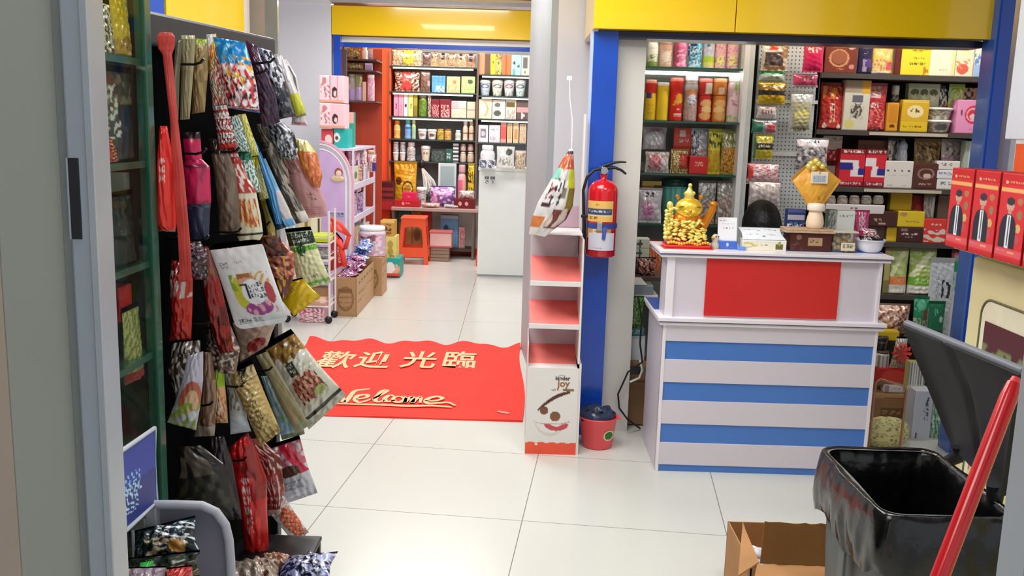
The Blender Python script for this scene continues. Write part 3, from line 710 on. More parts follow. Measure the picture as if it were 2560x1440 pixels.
J = [((0, .06, .57), .12), ((0, .05, .66), .12), ((0, .03, .80), .14), ((0, .01, hz - .17), .06), ((0, -.01, hz - .10), .05),
     ((-.15, .02, hz - .22), .055), ((-.19, -.02, hz - .46), .042), ((-.13, -.22, .60), .033), ((.15, .02, hz - .22), .055), ((.19, -.02, hz - .46), .042), ((.13, -.22, .60), .033),
     ((-.09, -.02, .55), .08), ((-.11, -.30, .50), .06), ((-.11, -.28, .09), .04), ((-.11, -.36, .045), .035), ((.09, -.02, .55), .08), ((.11, -.30, .50), .06), ((.11, -.28, .09), .04), ((.11, -.36, .045), .035)]
skin_fig('body', J, [(0, 1), (1, 2), (2, 3), (3, 4), (2, 5), (5, 6), (6, 7), (2, 8), (8, 9), (9, 10), (0, 11), (11, 12), (12, 13), (13, 14), (0, 15), (15, 16), (16, 17), (17, 18)], M_SHIRT, e)
for s_ in (-1, 1):
    h0 = Vector((s_ * .13, -.22, .60)); js = [(tuple(h0), .03), (tuple(h0 + Vector((0, -.06, 0))), .03)]; ed = [(0, 1)]
    for k in range(4):
        b = len(js); js += [(tuple(h0 + Vector(((k - 1.5) * .018, -.085, .002))), .009), (tuple(h0 + Vector(((k - 1.5) * .02, -.12, -.004))), .0085), (tuple(h0 + Vector(((k - 1.5) * .02, -.14, -.022))), .008)]; ed += [(1, b), (b, b + 1), (b + 1, b + 2)]
    b = len(js); js += [(tuple(h0 + Vector((-s_ * .035, -.03, -.003))), .01), (tuple(h0 + Vector((-s_ * .05, -.065, -.006))), .009)]; ed += [(0, b), (b, b + 1)]
    skin_fig('hand', js, ed, M_SKIN, e)
mb = MB(); mb.ball((0, -.02, hz), (.075, .095, .115), n=28, m=20); mb.ball((0, -.115, hz - .015), (.012, .018, .022)); mb.ball((-.077, -.01, hz - .01), (.012, .02, .03)); mb.ball((.077, -.01, hz - .01), (.012, .02, .03)); mb.build('head', M_SKIN, e)
mb = MB(); [mb.ball((sx * .03, -.105, hz + .008), (.014, .008, .006)) for sx in (-1, 1)]; mb.build('eyes', M_BLACK, e)
mb = MB(); mb.ball((0, -.112, hz - .055), (.022, .008, .006)); mb.build('mouth', mat('lips', 'B0605A', .5), e)
# hair: a full cap combed forward because the head is bowed towards the desk
ph = np.linspace(0, 2 * math.pi, 60, endpoint=False)[None]; th = np.linspace(0, 2.05, 26)[:, None]
strand = 1 + .022 * np.sin(ph * 26 + np.sin(th * 4) * 1.5)
R0 = np.stack([.097 * np.sin(th) * np.cos(ph) * strand, .132 * np.sin(th) * np.sin(ph) * strand, .13 * np.cos(th) + 0 * ph], -1)
mb = MB(); mb.grid(R0 + np.array((0, -.012, hz)), wrap=True); mb.build('hair', M_HAIR, e)
tag(MB().lathe([(0, 0), (.17, 0), (.165, .02), (.03, .05), (.03, .36), (.15, .38), (.16, .42), (0, .43)], 24).build('round_stool', M_BLACK, None, (HX, HY + .05, 0)), 'black round stool under the person behind the counter', 'stool')

# ------------------------------------------------------------------ fire extinguisher on the blue post
M_XR = mat('extinguisher_red', 'D01424', .2, coat=.5, var=.03)
yx = 4.355; pc = A(1503, 640, yx); e = empty('fire_extinguisher', (A(1505, 540, yx).x, yx, pc.z), label='red fire extinguisher strapped to the blue post', cat='fire extinguisher')
R = .07; H1 = (640 - 432) * yx / FOC * 1.0
MB().lathe([(0, 0), (R * .9, 0), (R, .008), (R, .3)] + [(R * math.cos(t), .3 + .06 * math.sin(t)) for t in np.linspace(.1, 1.4, 10)] + [(.017, H1 - .012), (.016, H1)], 36).build('cylinder', M_XR, e)
mb = MB(); mb.lathe([(0, H1 - .004), (.02, H1 - .004), (.02, H1 + .012), (.012, H1 + .014), (.012, H1 + .03), (0, H1 + .03)], 18); mb.lathe([(0, 0), (.017, 0), (.017, .008), (0, .009)], 20, c=(0, 0, 0)) if 0 else None; mb.build('valve', M_CHROME, e)
mb = MB(); P_ = [( .016 * math.cos(a), -.024, H1 + .012 + .016 * math.sin(a)) for a in np.linspace(0, 6.283, 20, endpoint=False)]; mb.raw(P_ + [(p[0], -.012, p[2]) for p in P_], [tuple(range(20)), tuple(reversed(range(20, 40)))] + [(i, (i + 1) % 20, 20 + (i + 1) % 20, 20 + i) for i in range(20)]); mb.build('pressure_gauge', M_CHROME, e)
mb = MB(); mb.tube([(-.01, -.0, H1 + .03), (.04, -.002, H1 + .048), (.075, -.004, H1 + .053), (.1, -.004, H1 + .052)], [.008, .006, .005, .004], 8); mb.build('top_lever', M_BLACK, e)
mb = MB(); mb.tube([(0, 0, H1 + .022), (.05, -.002, H1 + .026), (.08, -.004, H1 + .015), (.102, -.006, H1 - .002)], [.009, .007, .006, .005], 8); mb.build('carry_handle', M_BLACK, e)
mb = MB(); mb.tube([(-.01, -.005, H1 + .018), (-.045, -.01, H1 + .014), (-.078, -.014, H1 - .02), (-.093, -.016, H1 - .08), (-.088, -.016, H1 - .17), (-.083, -.014, H1 - .24), (-.081, -.01, .06), (-.08, -.01, .008)], [.007] * 5 + [.009, .009, .01], 12); mb.build('hose', M_BLACK, e)
MB().box(-.099, -.07, -.026, -.008, H1 - .208, H1 - .194, bev=.002).build('hose_clip', M_BLACK, e)
def wrap(a0, a1, z0, z1, r, design, name, m=M_CARD, nu=40, nv=24):
    a = np.linspace(a0, a1, nu)[None]; v = np.linspace(0, 1, nv)[:, None]
    P = np.stack([r * np.sin(a) + 0 * v, -r * np.cos(a) + 0 * v, z1 + (z0 - z1) * v + 0 * a], -1)
    U = np.tile(np.linspace(0, 1, nu), (nv, 1)); V = np.tile(v, (1, nu)); return MB().grid(P, ink(design, U, V)).build(name, m, e)
wrap(-1.25, .68, .167, .262, R + .0012, 'E9BC68;p .42 .18 .08 3 C87A2A;r 0 .38 .96 .66 3E4C6A;k .04 .44 .92 .6 1 C8D0E0;r 0 .66 1 .7 F0D8C0;k .15 .78 .5 .92 1 7A5A2A', 'instruction_label')
wrap(-1.2, .6, .09, .15, R + .001, 'D8A868;r .3 0 .42 1 E8E0D8;r .75 .2 .85 1 F0C8B0;n 0 0 1 1 2 .8 B88848', 'lower_label')
wrap(-1.3, 1.45, .135, .158, R + .0024, '2F4494', 'strap', M_SOFT)
mb = MB(); mb.box(-.028, -.004, -R - .007, -R - .002, .127, .165, bev=.001); mb.build('buckle', M_CHROME, e)
a = pouch_mb((-.002, -.074, .145), (.02, -.074, .145), (.012, -.079, .085), (-.004, -.079, .085), .003, '3A58B0', (12, 24), rnd=.4); a.build('strap_end', M_SOFT, e)
wrap(-1.0, .85, .035, .115, R + .0035, 'D8D8E6;k .18 .84 .55 .92 1 8A8AA8', 'inspection_card')

# ------------------------------------------------------------------ red bucket
e = empty('plastic_bucket', (A(1493, 1100, 4.27).x, 4.27, 0), label='small red plastic bucket with a dark liner before the blue post', cat='bucket')
M_BK = mat('red_translucent_plastic', 'F2545A', .3, var=.03)
MB().lathe([(0, 0), (.066, 0), (.07, .004), (.088, .14), (.093, .145), (.093, .152), (.085, .148), (.067, .012), (0, .01)], 36).build('bucket_body', M_BK, e)
mb = MB(); P_ = []
for j, (r, z) in enumerate([(.082, .135), (.086, .155), (.08, .175), (.066, .18), (.05, .168), (.04, .15)]):
    P_.append([(r * math.cos(a) * (1 + .05 * math.sin(7 * a + j)) - .006, r * math.sin(a), z + .009 * math.sin(5 * a + j * 2)) for a in np.linspace(0, 6.283, 48, endpoint=False)])
mb.grid(np.array(P_), wrap=True); mb.build('liner_bag', mat('dark_blue_liner', '2A3550', .22, bump=.6, scale=30, var=.3), e)
P_ = np.array([[(.012 + .026 * r * math.cos(a) , 0, .072 + .026 * r * math.sin(a)) for a in np.linspace(0, 6.283, 24, endpoint=False)] for r in (.01, .4, .7, .85, 1)])
C_ = np.array([[lin('2F7A34' if r < .75 and (i % 5) else ('1E4A24' if r < .75 else 'E8D8A8')) for i in range(24)] for r in (.01, .4, .7, .85, 1)])
P_[..., 0] += .035; P_[..., 1] = -np.sqrt(np.clip((.0675 + .018 * P_[..., 2] / .14 + .0035) ** 2 - P_[..., 0] ** 2, 1e-6, 1))
MB().grid(P_, C_, wrap=True).build('leaf_sticker', M_CARD, e)
MB().box(.085, .104, -.02, .02, .138, .148, bev=.003).build('side_grip', M_BK, e)

# ------------------------------------------------------------------ slim white display stand
M_STW = mat('display_white_card', 'E8E4E2', .45, var=.01); M_SAL = mat('salmon_card', 'F08078', .5, var=.03)
yd0, yd1 = 4.13, 4.43
sx0, sx1 = A(1313, 1100, yd0).x, A(1440, 1100, yd0).x
e = empty('display_stand', ((sx0 + sx1) / 2, (yd0 + yd1) / 2, 0), label='slim white cardboard display stand with empty salmon shelves', cat='display stand'); Wd = sx1 - sx0; Dd = (yd1 - yd0) / 2
zb = A(1375, 920, yd0).z
M = MB()
u, v = np.meshgrid(np.linspace(0, 1, 70), np.linspace(0, 1, 110))
des = 'EAE6E3;r 0 .855 1 1 F25A3E;n 0 .83 1 .862 3 .2 F25A3E;k .07 .92 .2 .95 1 FAD8CC;p .22 .875 .03 4 FFFFFF;k .62 .075 .82 .1 1 7A7068;r .58 .095 .61 .125 3A2A28;k .62 .105 .86 .122 1 6A6460;r .6 .15 .84 .2 B88A52;k .6 .14 .84 .21 1 8A5A2A;k .5 .23 .57 .26 1 4A4040;k .59 .23 .66 .26 1 C8404A;r .71 .228 .92 .258 8A7048;d .0 .0 0 0 0 FFFFFF'
Cc = ink('EAE6E3;r 0 .87 1 1 F25A3E;k .07 .93 .2 .955 1 FAD8CC;k .62 .075 .8 .095 1 7A7068;k .48 .235 .57 .265 1 4A4040;k .59 .235 .66 .265 1 C8404A;r .70 .235 .92 .265 8A7048;e .47 .6 .3 .19 DCD6CE;e .47 .56 .3 .19 EAE6E3', u, v)
wave = .87 - .012 * np.abs(np.sin(u * 15)); Cc[(v > wave)] = lin('F25A3E'); Cc[(np.abs(u - .22) < .02) & (np.abs(v - .885) < .008)] = lin('FFFFFF')
sw = np.abs(v - (.27 + (.95 - u).clip(0) ** 2 * .42)) < .012 + .012 * np.sin(np.clip((u - .2) / .65, 0, 1) * 3.14); Cc[sw & (u > .22) & (u < .85)] = lin('5A3028')
for (cu_, cv_, ru, h) in ((.35, .49, .085, '7A5038'), (.57, .555, .105, '83583E')): Cc[((u - cu_) / ru) ** 2 + ((v - cv_) / (ru * .55)) ** 2 < 1] = lin(h)
sm = (((u - .6) / .24) ** 2 + ((v - .64) / .085) ** 2 < 1) & (v > .655 + .02 * np.cos((u - .6) * 16)); Cc[sm] = lin('C85058')
sp_ = (((u - .5) / .36) ** 2 + ((v - .615) / .035) ** 2 < 1) & (((u - .47) / .36) ** 2 + ((v - .605) / .035) ** 2 > 1); Cc[sp_] = lin('B8AC9C')
M.grid(np.stack([(u - .5) * Wd, -Dd + 0 * u, (1 - v) * zb], -1), Cc, smooth=False)
M.box(-Wd / 2, Wd / 2, -Dd + .0005, Dd, 0, zb, lin('E6E2E0')); M.build('base_box', M_CARD, e)
text_ob('kinder', .026, mat('black_print', '2A2422', .5), 'lettering', e, Matrix.Translation((.045, -Dd - .0008, zb * .885)) @ FRONT, .0003, .0005)
text_ob('joy', .045, mat('brown_print', '9A6A38', .5), 'lettering', e, Matrix.Translation((.05, -Dd - .0008, zb * .825)) @ FRONT, .0003, .001)
hb = A(1440, 285, 4.45).z
MB().box(Wd / 2 - .006, Wd / 2 + .012, -Dd + .005, Dd - .12, 0, zb + .02).box(Wd / 2 - .006, Wd / 2 + .002, -Dd + .005, Dd, zb, 1.0).box(Wd / 2 - .006, Wd / 2 + .002, Dd - .06, Dd, .9, hb).build('side_panel', M_STW, e)
MB().raw([(-Wd / 2, -Dd, zb), (-Wd / 2, -Dd + .02, zb + .1), (-Wd / 2, Dd, zb + .12), (-Wd / 2, Dd, zb), (-Wd / 2 + .003, -Dd, zb), (-Wd / 2 + .003, -Dd + .02, zb + .1), (-Wd / 2 + .003, Dd, zb + .12), (-Wd / 2 + .003, Dd, zb)], [(0, 1, 2, 3), (7, 6, 5, 4), (0, 4, 5, 1), (1, 5, 6, 2)]).build('side_wing', M_STW, e)
MB().box(-Wd / 2, Wd / 2, Dd - .008, Dd, zb, A(1380, 560, 4.43).z).build('back_panel', mat('display_grey_card', 'D6D4DC', .5), e)
for yf, yb_ in ((705, 642), (812, 752), (925, 862)):
    zf = A(1380, yf, yd0 + .02).z; mbt = MB(); zk = A(1380, yb_, yd1 - .03).z
    mbt.raw([(-Wd / 2 + .003, -Dd + .02, zf), (Wd / 2 - .006, -Dd + .02, zf), (Wd / 2 - .006, Dd - .01, zk), (-Wd / 2 + .003, Dd - .01, zk)], [(0, 1, 2, 3)]); mbt.build('shelf', M_SAL, e, solid=.002)
    if yf < 900: MB().box(-Wd / 2, Wd / 2 - .004, -Dd + .012, -Dd + .02, zf - .018, zf + .004, bev=.001).build('shelf_lip', M_STW, e)
zf = A(1380, 582, yd0 + .02).z
MB().box(-Wd / 2 + .003, Wd / 2 - .006, -Dd + .03, Dd - .01, zf - .01, zf - .004).build('shelf', M_STW, e); MB().box(-Wd / 2 + .09, Wd / 2 - .01, Dd - .014, Dd - .009, zf, zf + .1).build('shelf_back', mat('mauve_card', 'B89AA8', .5), e)

# hanging snack bag and its string
yh = 4.12
mb = pouch_mb(A(1428, 395, yh), A(1440, 400, yh), A(1400, 560, yh), A(1322, 545, yh), .01, 'E8E8E6', (10, 10))
def poly_pouch(name, rows, Y, thick, design, label, group=None, mm=None, back=None, cat='bag', parent=None, tilt=0.0):
    """film bag whose outline is given by left/right photo points from top to bottom"""
    nv = 70; t = np.linspace(0, 1, nv); k = np.linspace(0, 1, len(rows)); R_ = np.array(rows, float)
    Lx, Ly, Rx, Ry = [np.interp(t, k, R_[:, i]) for i in range(4)]
    nu = 44; u = np.linspace(0, 1, nu); P = np.zeros((nv, nu, 3)); org = A((Lx[0] + Rx[0]) / 2, (Ly[0] + Ry[0]) / 2, Y)
    for j in range(nv):
        a = A(Lx[j], Ly[j], Y + tilt * t[j]); b = A(Rx[j], Ry[j], Y + tilt * t[j])
        for i in range(nu): P[j, i] = a.lerp(b, u[i])
    U, V = np.meshgrid(u, t); rs = np.random.RandomState(hash_str(label) % 9999)
    tk = thick / 2 * np.sin(math.pi * U) ** .6 * np.sin(math.pi * np.clip(V, 0, 1)) ** .6
    cr = sum(np.abs(np.sin(U * math.cos(a) * q + V * math.sin(a) * q * 1.6 + p)) - .6 for a, q, p in rs.rand(7, 3) * [3, 16, 6]) * thick * .04 * np.sin(math.pi * U)
    ctr = P - np.array(org); f = ctr.copy(); f[..., 1] -= tk + cr; b = ctr.copy(); b[..., 1] += tk - cr
    m_ = MB(); m_.grid(f, ink(design, U, V)); m_.grid(b, np.tile(lin(back or design.split(';')[0]), U.shape + (1,)), flip=True)
    o = m_.build(name, mm or M_FILM, parent, org if not parent else org - parent.location)
    return tag(o, label, cat, group) if not parent else o
e = empty('hanging_snack_bag', A(1425, 360, yh), label='large white and yellow snack bag hanging by a string beside display stand', cat='bag')
poly_pouch('bag_body', [(1424, 372, 1433, 372), (1408, 395, 1434, 396), (1388, 430, 1436, 430), (1368, 465, 1437, 470), (1345, 505, 1432, 515), (1330, 545, 1415, 550), (1322, 585, 1362, 592)], yh, .09,
           'E9E6E4;r 0 .04 1 .1 3A3640;r 0 .1 1 .3 D2603C;n 0 .1 1 .32 3 .8 F0B49C;r 0 .28 .3 .42 8FD8C8;r .7 .3 1 .5 D8DC3A;r .78 .5 1 .86 8A7A30;n .12 .4 .6 .68 6 .8 3A3A3E;n .1 .38 .3 .62 5 1 B04858;r .1 .66 .36 .7 5A3A40;r .58 .5 .7 .6 8A8478;r .5 .72 1 .92 7A3A34;n .4 .7 1 .9 2 .4 D8C8C0;r 0 .8 .35 .92 D8844A;r 0 .94 .4 1 F2E8E0', '', None, parent=e)
mb = MB(); mb.tube([A(1424, 190, 4.42) - e.location, A(1425, 250, 4.36) - e.location, A(1431, 300, 4.26) - e.location, A(1430, 340, 4.18) - e.location, A(1429, 372, yh) - e.location], .0022, 6); mb.build('string', mat('white_string', 'F4F4F8', .5), e)
mb = MB(); mb.box(-.012, .012, -.004, .004, -.02, .0, bev=.001); mb.build('hook_pad', M_WHITE, e, A(1424, 190, 4.42) - e.location)

# ------------------------------------------------------------------ big bin with liner and open lid
def rrect(x0, x1, y0, y1, r, n=9):
    out = []
    for cx, cy, a0 in ((x1 - r, y1 - r, 0), (x0 + r, y1 - r, 90), (x0 + r, y0 + r, 180), (x1 - r, y0 + r, 270)):
        for k in range(n): a = math.radians(a0 + 90 * k / (n - 1)); out.append((cx + r * math.cos(a), cy + r * math.sin(a)))
    # densify
    pts = []; m = len(out)
    for i in range(m):
        a, b = Vector(out[i]), Vector(out[(i + 1) % m]); k = max(1, int((b - a).length / .012))
        pts += [tuple(a.lerp(b, j / k)) for j in range(k)]
    return pts
M_BIN = mat('bin_grey_plastic', '6D7476', .5, var=.05); M_LIDP = mat('bin_lid_charcoal', '15171A', .6, var=.08); M_BAG = mat('black_liner_film', '0A0A0B', .2, spec=.6, var=.3, scale=16, bump=.35)
bx0, bx1, by0, by1, bz = .885, 1.205, 2.09, 2.56, .615
e = empty('trash_bin', ((bx0 + bx1) / 2, (by0 + by1) / 2, 0), label='large grey trash bin with black liner bag and raised lid', cat='trash bin')
ox, oy = e.location.x, e.location.y
def ring(grow, z, r=.05, wob=0, seed=0, zw=0):
    p = rrect(bx0 - ox, bx1 - ox, by0 - oy, by1 - oy, r); n = len(p); out = []
    rs = np.random.RandomState(seed); f1, f2, p1, p2 = rs.randint(9, 17), rs.randint(20, 33), rs.rand() * 6, rs.rand() * 6
    for i, (x, y) in enumerate(p):
        a = 6.283 * i / n; g = grow + wob * (math.sin(a * f1 + p1) * .6 + math.sin(a * f2 + p2) * .4); L = math.hypot(x, y)
        out.append((x + x / L * g, y + y / L * g, z + zw * (math.sin(a * 5 + seed) + .5 * math.sin(a * 13 + p2))))
    return out
MB().grid(np.array([ring(-.05, 0), ring(-.048, .02), ring(-.02, .45), ring(-.008, .60), ring(.004, .605), ring(.004, bz), ring(-.012, bz)]), wrap=True).build('bin_body', M_BIN, e)
MB().box(-.163, -.154, -.02, .02, .1, .5, bev=.002).build('body_rib', M_BIN, e); MB().box(-.02, .02, -.235, -.218, .08, .48, bev=.004).build('body_rib', M_BIN, e)
L_ = [ring(-.07, .12, seed=1), ring(-.05, .3, wob=.006, seed=2), ring(-.03, .5, wob=.006, seed=3), ring(-.02, .59, wob=.004, seed=4), ring(-.004, bz + .008, wob=.003, seed=5, zw=.002),
      ring(.012, bz + .006, wob=.003, seed=6, zw=.002), ring(.022, bz - .03, wob=.004, seed=7), ring(.028, bz - .07, wob=.006, seed=8, zw=.004), ring(.03, bz - .12, wob=.009, seed=9, zw=.006), ring(.018, bz - .165, wob=.011, seed=10, zw=.012)]
o = MB().grid(np.array(L_), wrap=True).build('liner_bag', M_BAG, e)
md = o.modifiers.new('sub', 'SUBSURF'); md.levels = md.render_levels = 1
mb = MB(); P = ring(-.07, .12, seed=1); mb.raw(P, [tuple(range(len(P)))]); mb.build('liner_bottom', M_BAG, e)
# lid
FT, NT, NB, FB = A(2265, 812, 2.62), A(2556, 932, 2.14), A(2512, 1240, 2.16), A(2388, 1112, 2.58)
def lidpt(u, v, off=0.0):
    p = (FT.lerp(NT, u)).lerp(FB.lerp(NB, u), v); nrm = (NT - FT).cross(FB - FT).normalized()
    return p + nrm * off
nu, nv = 24, 24; P = np.zeros((nv, nu, 3)); Q = np.zeros((nv, nu, 3))
for j in range(nv):
    for i in range(nu):
        u, v = i / (nu - 1), j / (nv - 1); ed = min(u, 1 - u, v, 1 - v)
        rim = .012 * (1 - min(ed / .06, 1)); ridge = -.012 * math.exp(-((u - .38 - .12 * v) / .03) ** 2) * (1 - min(1, abs(v - .5) * 1.6) ** 4)
        bow = .02 * math.sin(math.pi * u) * math.sin(math.pi * v)
        a = lidpt(u, v, rim + ridge - bow); b = lidpt(u, v, -.018 - bow * 1.4 + .012 * (1 - min(ed / .05, 1)))
        P[j, i] = a - e.location; Q[j, i] = b - e.location
sgn = 1 if (lidpt(.5, .5, 1) - lidpt(.5, .5)).x < 0 else -1
if sgn < 0:
    for j in range(nv):
        for i in range(nu):
            c = np.array(lidpt(i / (nu - 1), j / (nv - 1)) - e.location); P[j, i] = 2 * c - P[j, i]; Q[j, i] = 2 * c - Q[j, i]
mb = MB(); mb.grid(P); mb.grid(Q, flip=True)
for s_ in (np.s_[0, :], np.s_[-1, :], np.s_[:, 0], np.s_[:, -1]): mb.grid(np.stack([P[s_], Q[s_]]))
mb.build('lid', M_LIDP, e)
mb = MB(); mb.tube([lidpt(u, -.005, -.004 * sgn) - e.location for u in np.linspace(.0, 1, 12)], .011, 10); mb.build('lid_rim', mat('lid_grey_rim', '70767E', .4), e)
for u in (.12, .88):
    p = FB.lerp(NB, u) - e.location
    MB().tube([p + Vector((-.01, 0, .01)), p + Vector((-.005, 0, -.02)), (.165, p.y, .58)], [.018, .02, .014], 12).build('hinge', M_LIDP, e)
mb = MB(); mb.tube([(.17, -.2, .56), (.18, 0, .57), (.17, .2, .56)], .014, 12); mb.build('rear_handle', mat('bin_blue_grey', '4A5866', .4), e)
for sy in (-1, 1): MB().lathe([(0, -.015), (.05, -.015), (.055, 0), (.05, .015), (0, .015)], 20).build('wheel', M_BLACK, e, (.15, sy * .19, .055), (math.pi / 2, 0, 0))

# open cardboard box beside the bin
M_KR = mat('kraft_cardboard', 'B98A5C', .75, spec=.2, var=.08, scale=6); M_KRD = mat('kraft_cardboard_inner', '8A6238', .8, spec=.15, var=.1, scale=5)
qx0, qx1, qy0, qy1, qz = .74, 1.06, 2.66, 2.98, .2
e = empty('cardboard_box', ((qx0 + qx1) / 2, (qy0 + qy1) / 2, 0), label='open brown cardboard box on the floor beside the black trash bin', cat='box')
hw, hd = (qx1 - qx0) / 2, (qy1 - qy0) / 2
for b in ((-hw, -hw + .004, -hd, hd), (hw - .004, hw, -hd, hd), (-hw, hw, -hd, -hd + .004), (-hw, hw, hd - .004, hd)): MB().box(b[0], b[1], b[2], b[3], 0, qz).build('side_wall', M_KR, e)
MB().box(-hw, hw, -hd, hd, 0, .004).build('bottom', M_KR, e)
p = lambda x, y, Y: tuple(A(x, y, Y) - e.location)
def flap(name, pts, m):
    P = np.array([[p(*pts[0]), p(*pts[1])], [p(*pts[3]), p(*pts[2])]], float)
    n = 14; g = np.zeros((n, n, 3)); rs = np.random.RandomState(len(pts[0]) + int(pts[0][0]))
    for j in range(n):
        for i in range(n):
            u, v = i / (n - 1), j / (n - 1); g[j, i] = (P[0, 0] * (1 - u) + P[0, 1] * u) * (1 - v) + (P[1, 0] * (1 - u) + P[1, 1] * u) * v
            if j == 0: g[j, i, 2] += rs.uniform(-.004, .004)
    return MB().grid(g, smooth=False).build(name, m, e, solid=.004)
flap('flap', [(1912, 1304, 2.68), (2078, 1312, 2.70), (2078, 1418, 2.66), (1900, 1408, 2.66)], M_KRD)
flap('flap', [(1857, 1308, 2.93), (1857, 1309, 2.93), (1898, 1406, 2.64), (1846, 1440, 2.60)], M_KR)
flap('flap', [(1893, 1410, 2.64), (2072, 1420, 2.64), (2060, 1452, 2.55), (1885, 1448, 2.54)], M_KR)
rr = random.Random(5)
for i in range(7):
    o = MB(); pts = [Vector((rr.uniform(-1, 1), rr.uniform(-1, 1), rr.uniform(-1, 1))).normalized() for _ in range(30)]
    o.ball((0, 0, 0), (.032, .028, .024), n=10, m=7); V = o.v[0]; V *= (1 + np.random.RandomState(i).uniform(-.25, .25, (len(V), 1)))
    q = A(1885 + 8 * (i % 3), 1330 + 13 * i, 2.80 - .02 * i)
    ob = o.build('crumpled_receipt', mat('white_receipt_paper', 'E6E8F2', .6, var=.08, scale=40), None, (max(q.x, .79), q.y, .06 + .018 * (6 - i)))
    tag(ob, 'crumpled white paper scrap inside the open cardboard box', 'paper', 'crumpled papers in the cardboard box')

# red mop handle
p1, p2 = A(2535, 958, 1.76), A(2350, 1440, 1.62); d_ = (p2 - p1).normalized(); k_ = (p1.z - .03) / -d_.z; p3 = p1 + d_ * k_
e = empty('mop', tuple(p3), label='mop with a long red handle leaning in front of the trash bin', cat='mop')
MB().tube([p1 - p3 + -d_ * -.0, p1 - p3 + d_ * .03, Vector((0, 0, 0))], [.013, .0165, .0165], 18).build('handle', mat('red_handle_plastic', 'C8141E', .22, coat=.4, var=.04), e)
mb = MB(); mb.tube([p1 - p3 - d_ * .012, p1 - p3 + d_ * .003], [.008, .011], 14); mb.build('handle_cap', mat('red_handle_cap', 'E04048', .3), e)
mb = MB(); rr = random.Random(2)
for i in range(40): a = rr.random() * 6.28; mb.tube([(0, 0, .02), (.05 * math.cos(a), .05 * math.sin(a), .02), (rr.uniform(.08, .13) * math.cos(a), rr.uniform(.08, .13) * math.sin(a), -.022)], .004, 5)
mb.build('mop_strings', mat('grey_cotton', 'C9C5BC', .9), e)

# ------------------------------------------------------------------ right foreground: cream machine, shelf of red gift boxes, meter box
e = empty('cream_machine', (1.71, 2.3, 0), label='cream coloured cabinet with a framed picture under the red gift boxes', cat='cabinet')
M_CM = mat('cream_enamel', 'E8E0AC', .35, var=.02)
MB().box(-.09, .09, -1.0, 1.0, 0, 1.085, bev=.01).build('cabinet_body', M_CM, e)
yy = lambda x, X=1.62: X * FOC / (x - 1300.0)
ws, we = .9, .38     # local y of window's far and near edge
def arcpts(y0, y1, z0, z1, r):
    out = []
    for cy, cz, a0 in ((y1 - r, z1 - r, 0), (y0 + r, z1 - r, 90), (y0 + r, z0 + r, 180), (y1 - r, z0 + r, 270)):
        for k in range(7): a = math.radians(a0 + 15 * k); out.append((cy + r * math.cos(a), cz + r * math.sin(a)))
    return out
pts = arcpts(.1, .895, .2, .955, .06); 
mb = MB(); mb.tube([(-.092, a, b) for a, b in pts + pts[:1]], .004, 8); mb.build('window_frame_line', mat('olive_line', '6E6A50', .5), e)
mb = MB(); mb.raw([(-.0915, a, b) for a, b in arcpts(.105, .89, .205, .95, .058)], [tuple(range(28))]); mb.build('window_panel', mat('pale_cream_panel', 'EFEBD0', .35), e)
u, v = np.meshgrid(np.linspace(0, 1, 90), np.linspace(0, 1, 60))
Cc = ink('5A2A30;n 0 .12 1 .4 6 .6 7E8A5A;n 0 .2 1 .4 9 .7 A8B090;n 0 .26 1 .36 9 .2 2E3E3A;r 0 .36 1 1 E8DC98;n 0 .36 1 .5 9 .6 5A6A3A;n 0 .46 1 1 5 1.1 D8604A', u, v)
mb = MB(); mb.grid(np.stack([-.094 + 0 * u, .86 - .7 * u, .88 - .6 * v], -1), Cc, smooth=False); mb.build('picture', M_CARD, e)
tag(MB().box(-.125, .12, -1.0, .0, -.012, 0, bev=.002).build('wall_shelf_board', M_CM, None, (1.68, 3.32, 1.12)), 'cream board shelf carrying the red gift boxes on the cabinet', 'shelf')
D = 'D8343A;r 0 0 1 .13 C8282E;e .22 .1 .05 .02 F0C090;k .34 .085 .85 .115 1 E8A878;r .04 .16 .96 .21 E8B070;e .78 .3 .1 .04 B87A5A;e .8 .45 .09 .05 9A7A5A;e .78 .6 .1 .05 D8B070;e .76 .72 .1 .05 C0505A;e .44 .36 .14 .06 CFA494;e .44 .31 .15 .045 3A3442;r .38 .4 .5 .47 C89484;e .42 .62 .3 .17 2A2C38;r .12 .62 .72 .84 2A2C38;r .36 .47 .5 .84 E8ECF4;r .41 .48 .45 .82 3A3E50;r 0 .85 1 .93 E25A5E;k .08 .87 .4 .89 1 B88AC0;r .5 .87 .75 .89 F0A088;r 0 .95 1 1 C8282E'
names = ['farthest, next to the blue post', 'second from the blue post', 'third from the blue post', 'nearest, cut by the picture edge']
for i in range(4):
    yc = 3.215 - .172 * i
    o = carton_mb(.158, .272, .1, D, (50, 90), 'A81E26').build('gift_box', M_CARD, None, (1.56, yc, 1.121), (0, 0, -math.pi / 2))
    tag(o, 'red gift box with a suited man, ' + names[i], 'box', 'red gift boxes on the right shelf')
o = carton_mb(.42, .36, .1, 'E8602C;e .5 .55 .34 .4 F0874A;c .16 .15 .84 .9 9 E25A26;e .5 .9 .2 .2 6A1E1A;r 0 .97 1 1 D8342C', (60, 60), 'C83A28').build('orange_gift_box', M_CARD, None, (1.735, 3.02, 1.121), (0, 0, -math.pi / 2))
tag(o, 'large orange box with an arch pattern behind the red gift boxes', 'box')
e = empty('electric_meter_box', (1.76, 2.7, 1.5), label='white wall box with a small grey display above the red gift boxes', cat='meter box')
z0 = A(2497, 348, 3.24).z
MB().box(-.09, .04, -.8, .58, z0 - 1.5, 1.1, bev=.004).build('box_body', mat('meter_white', 'D8DEE8', .35, var=.01), e)
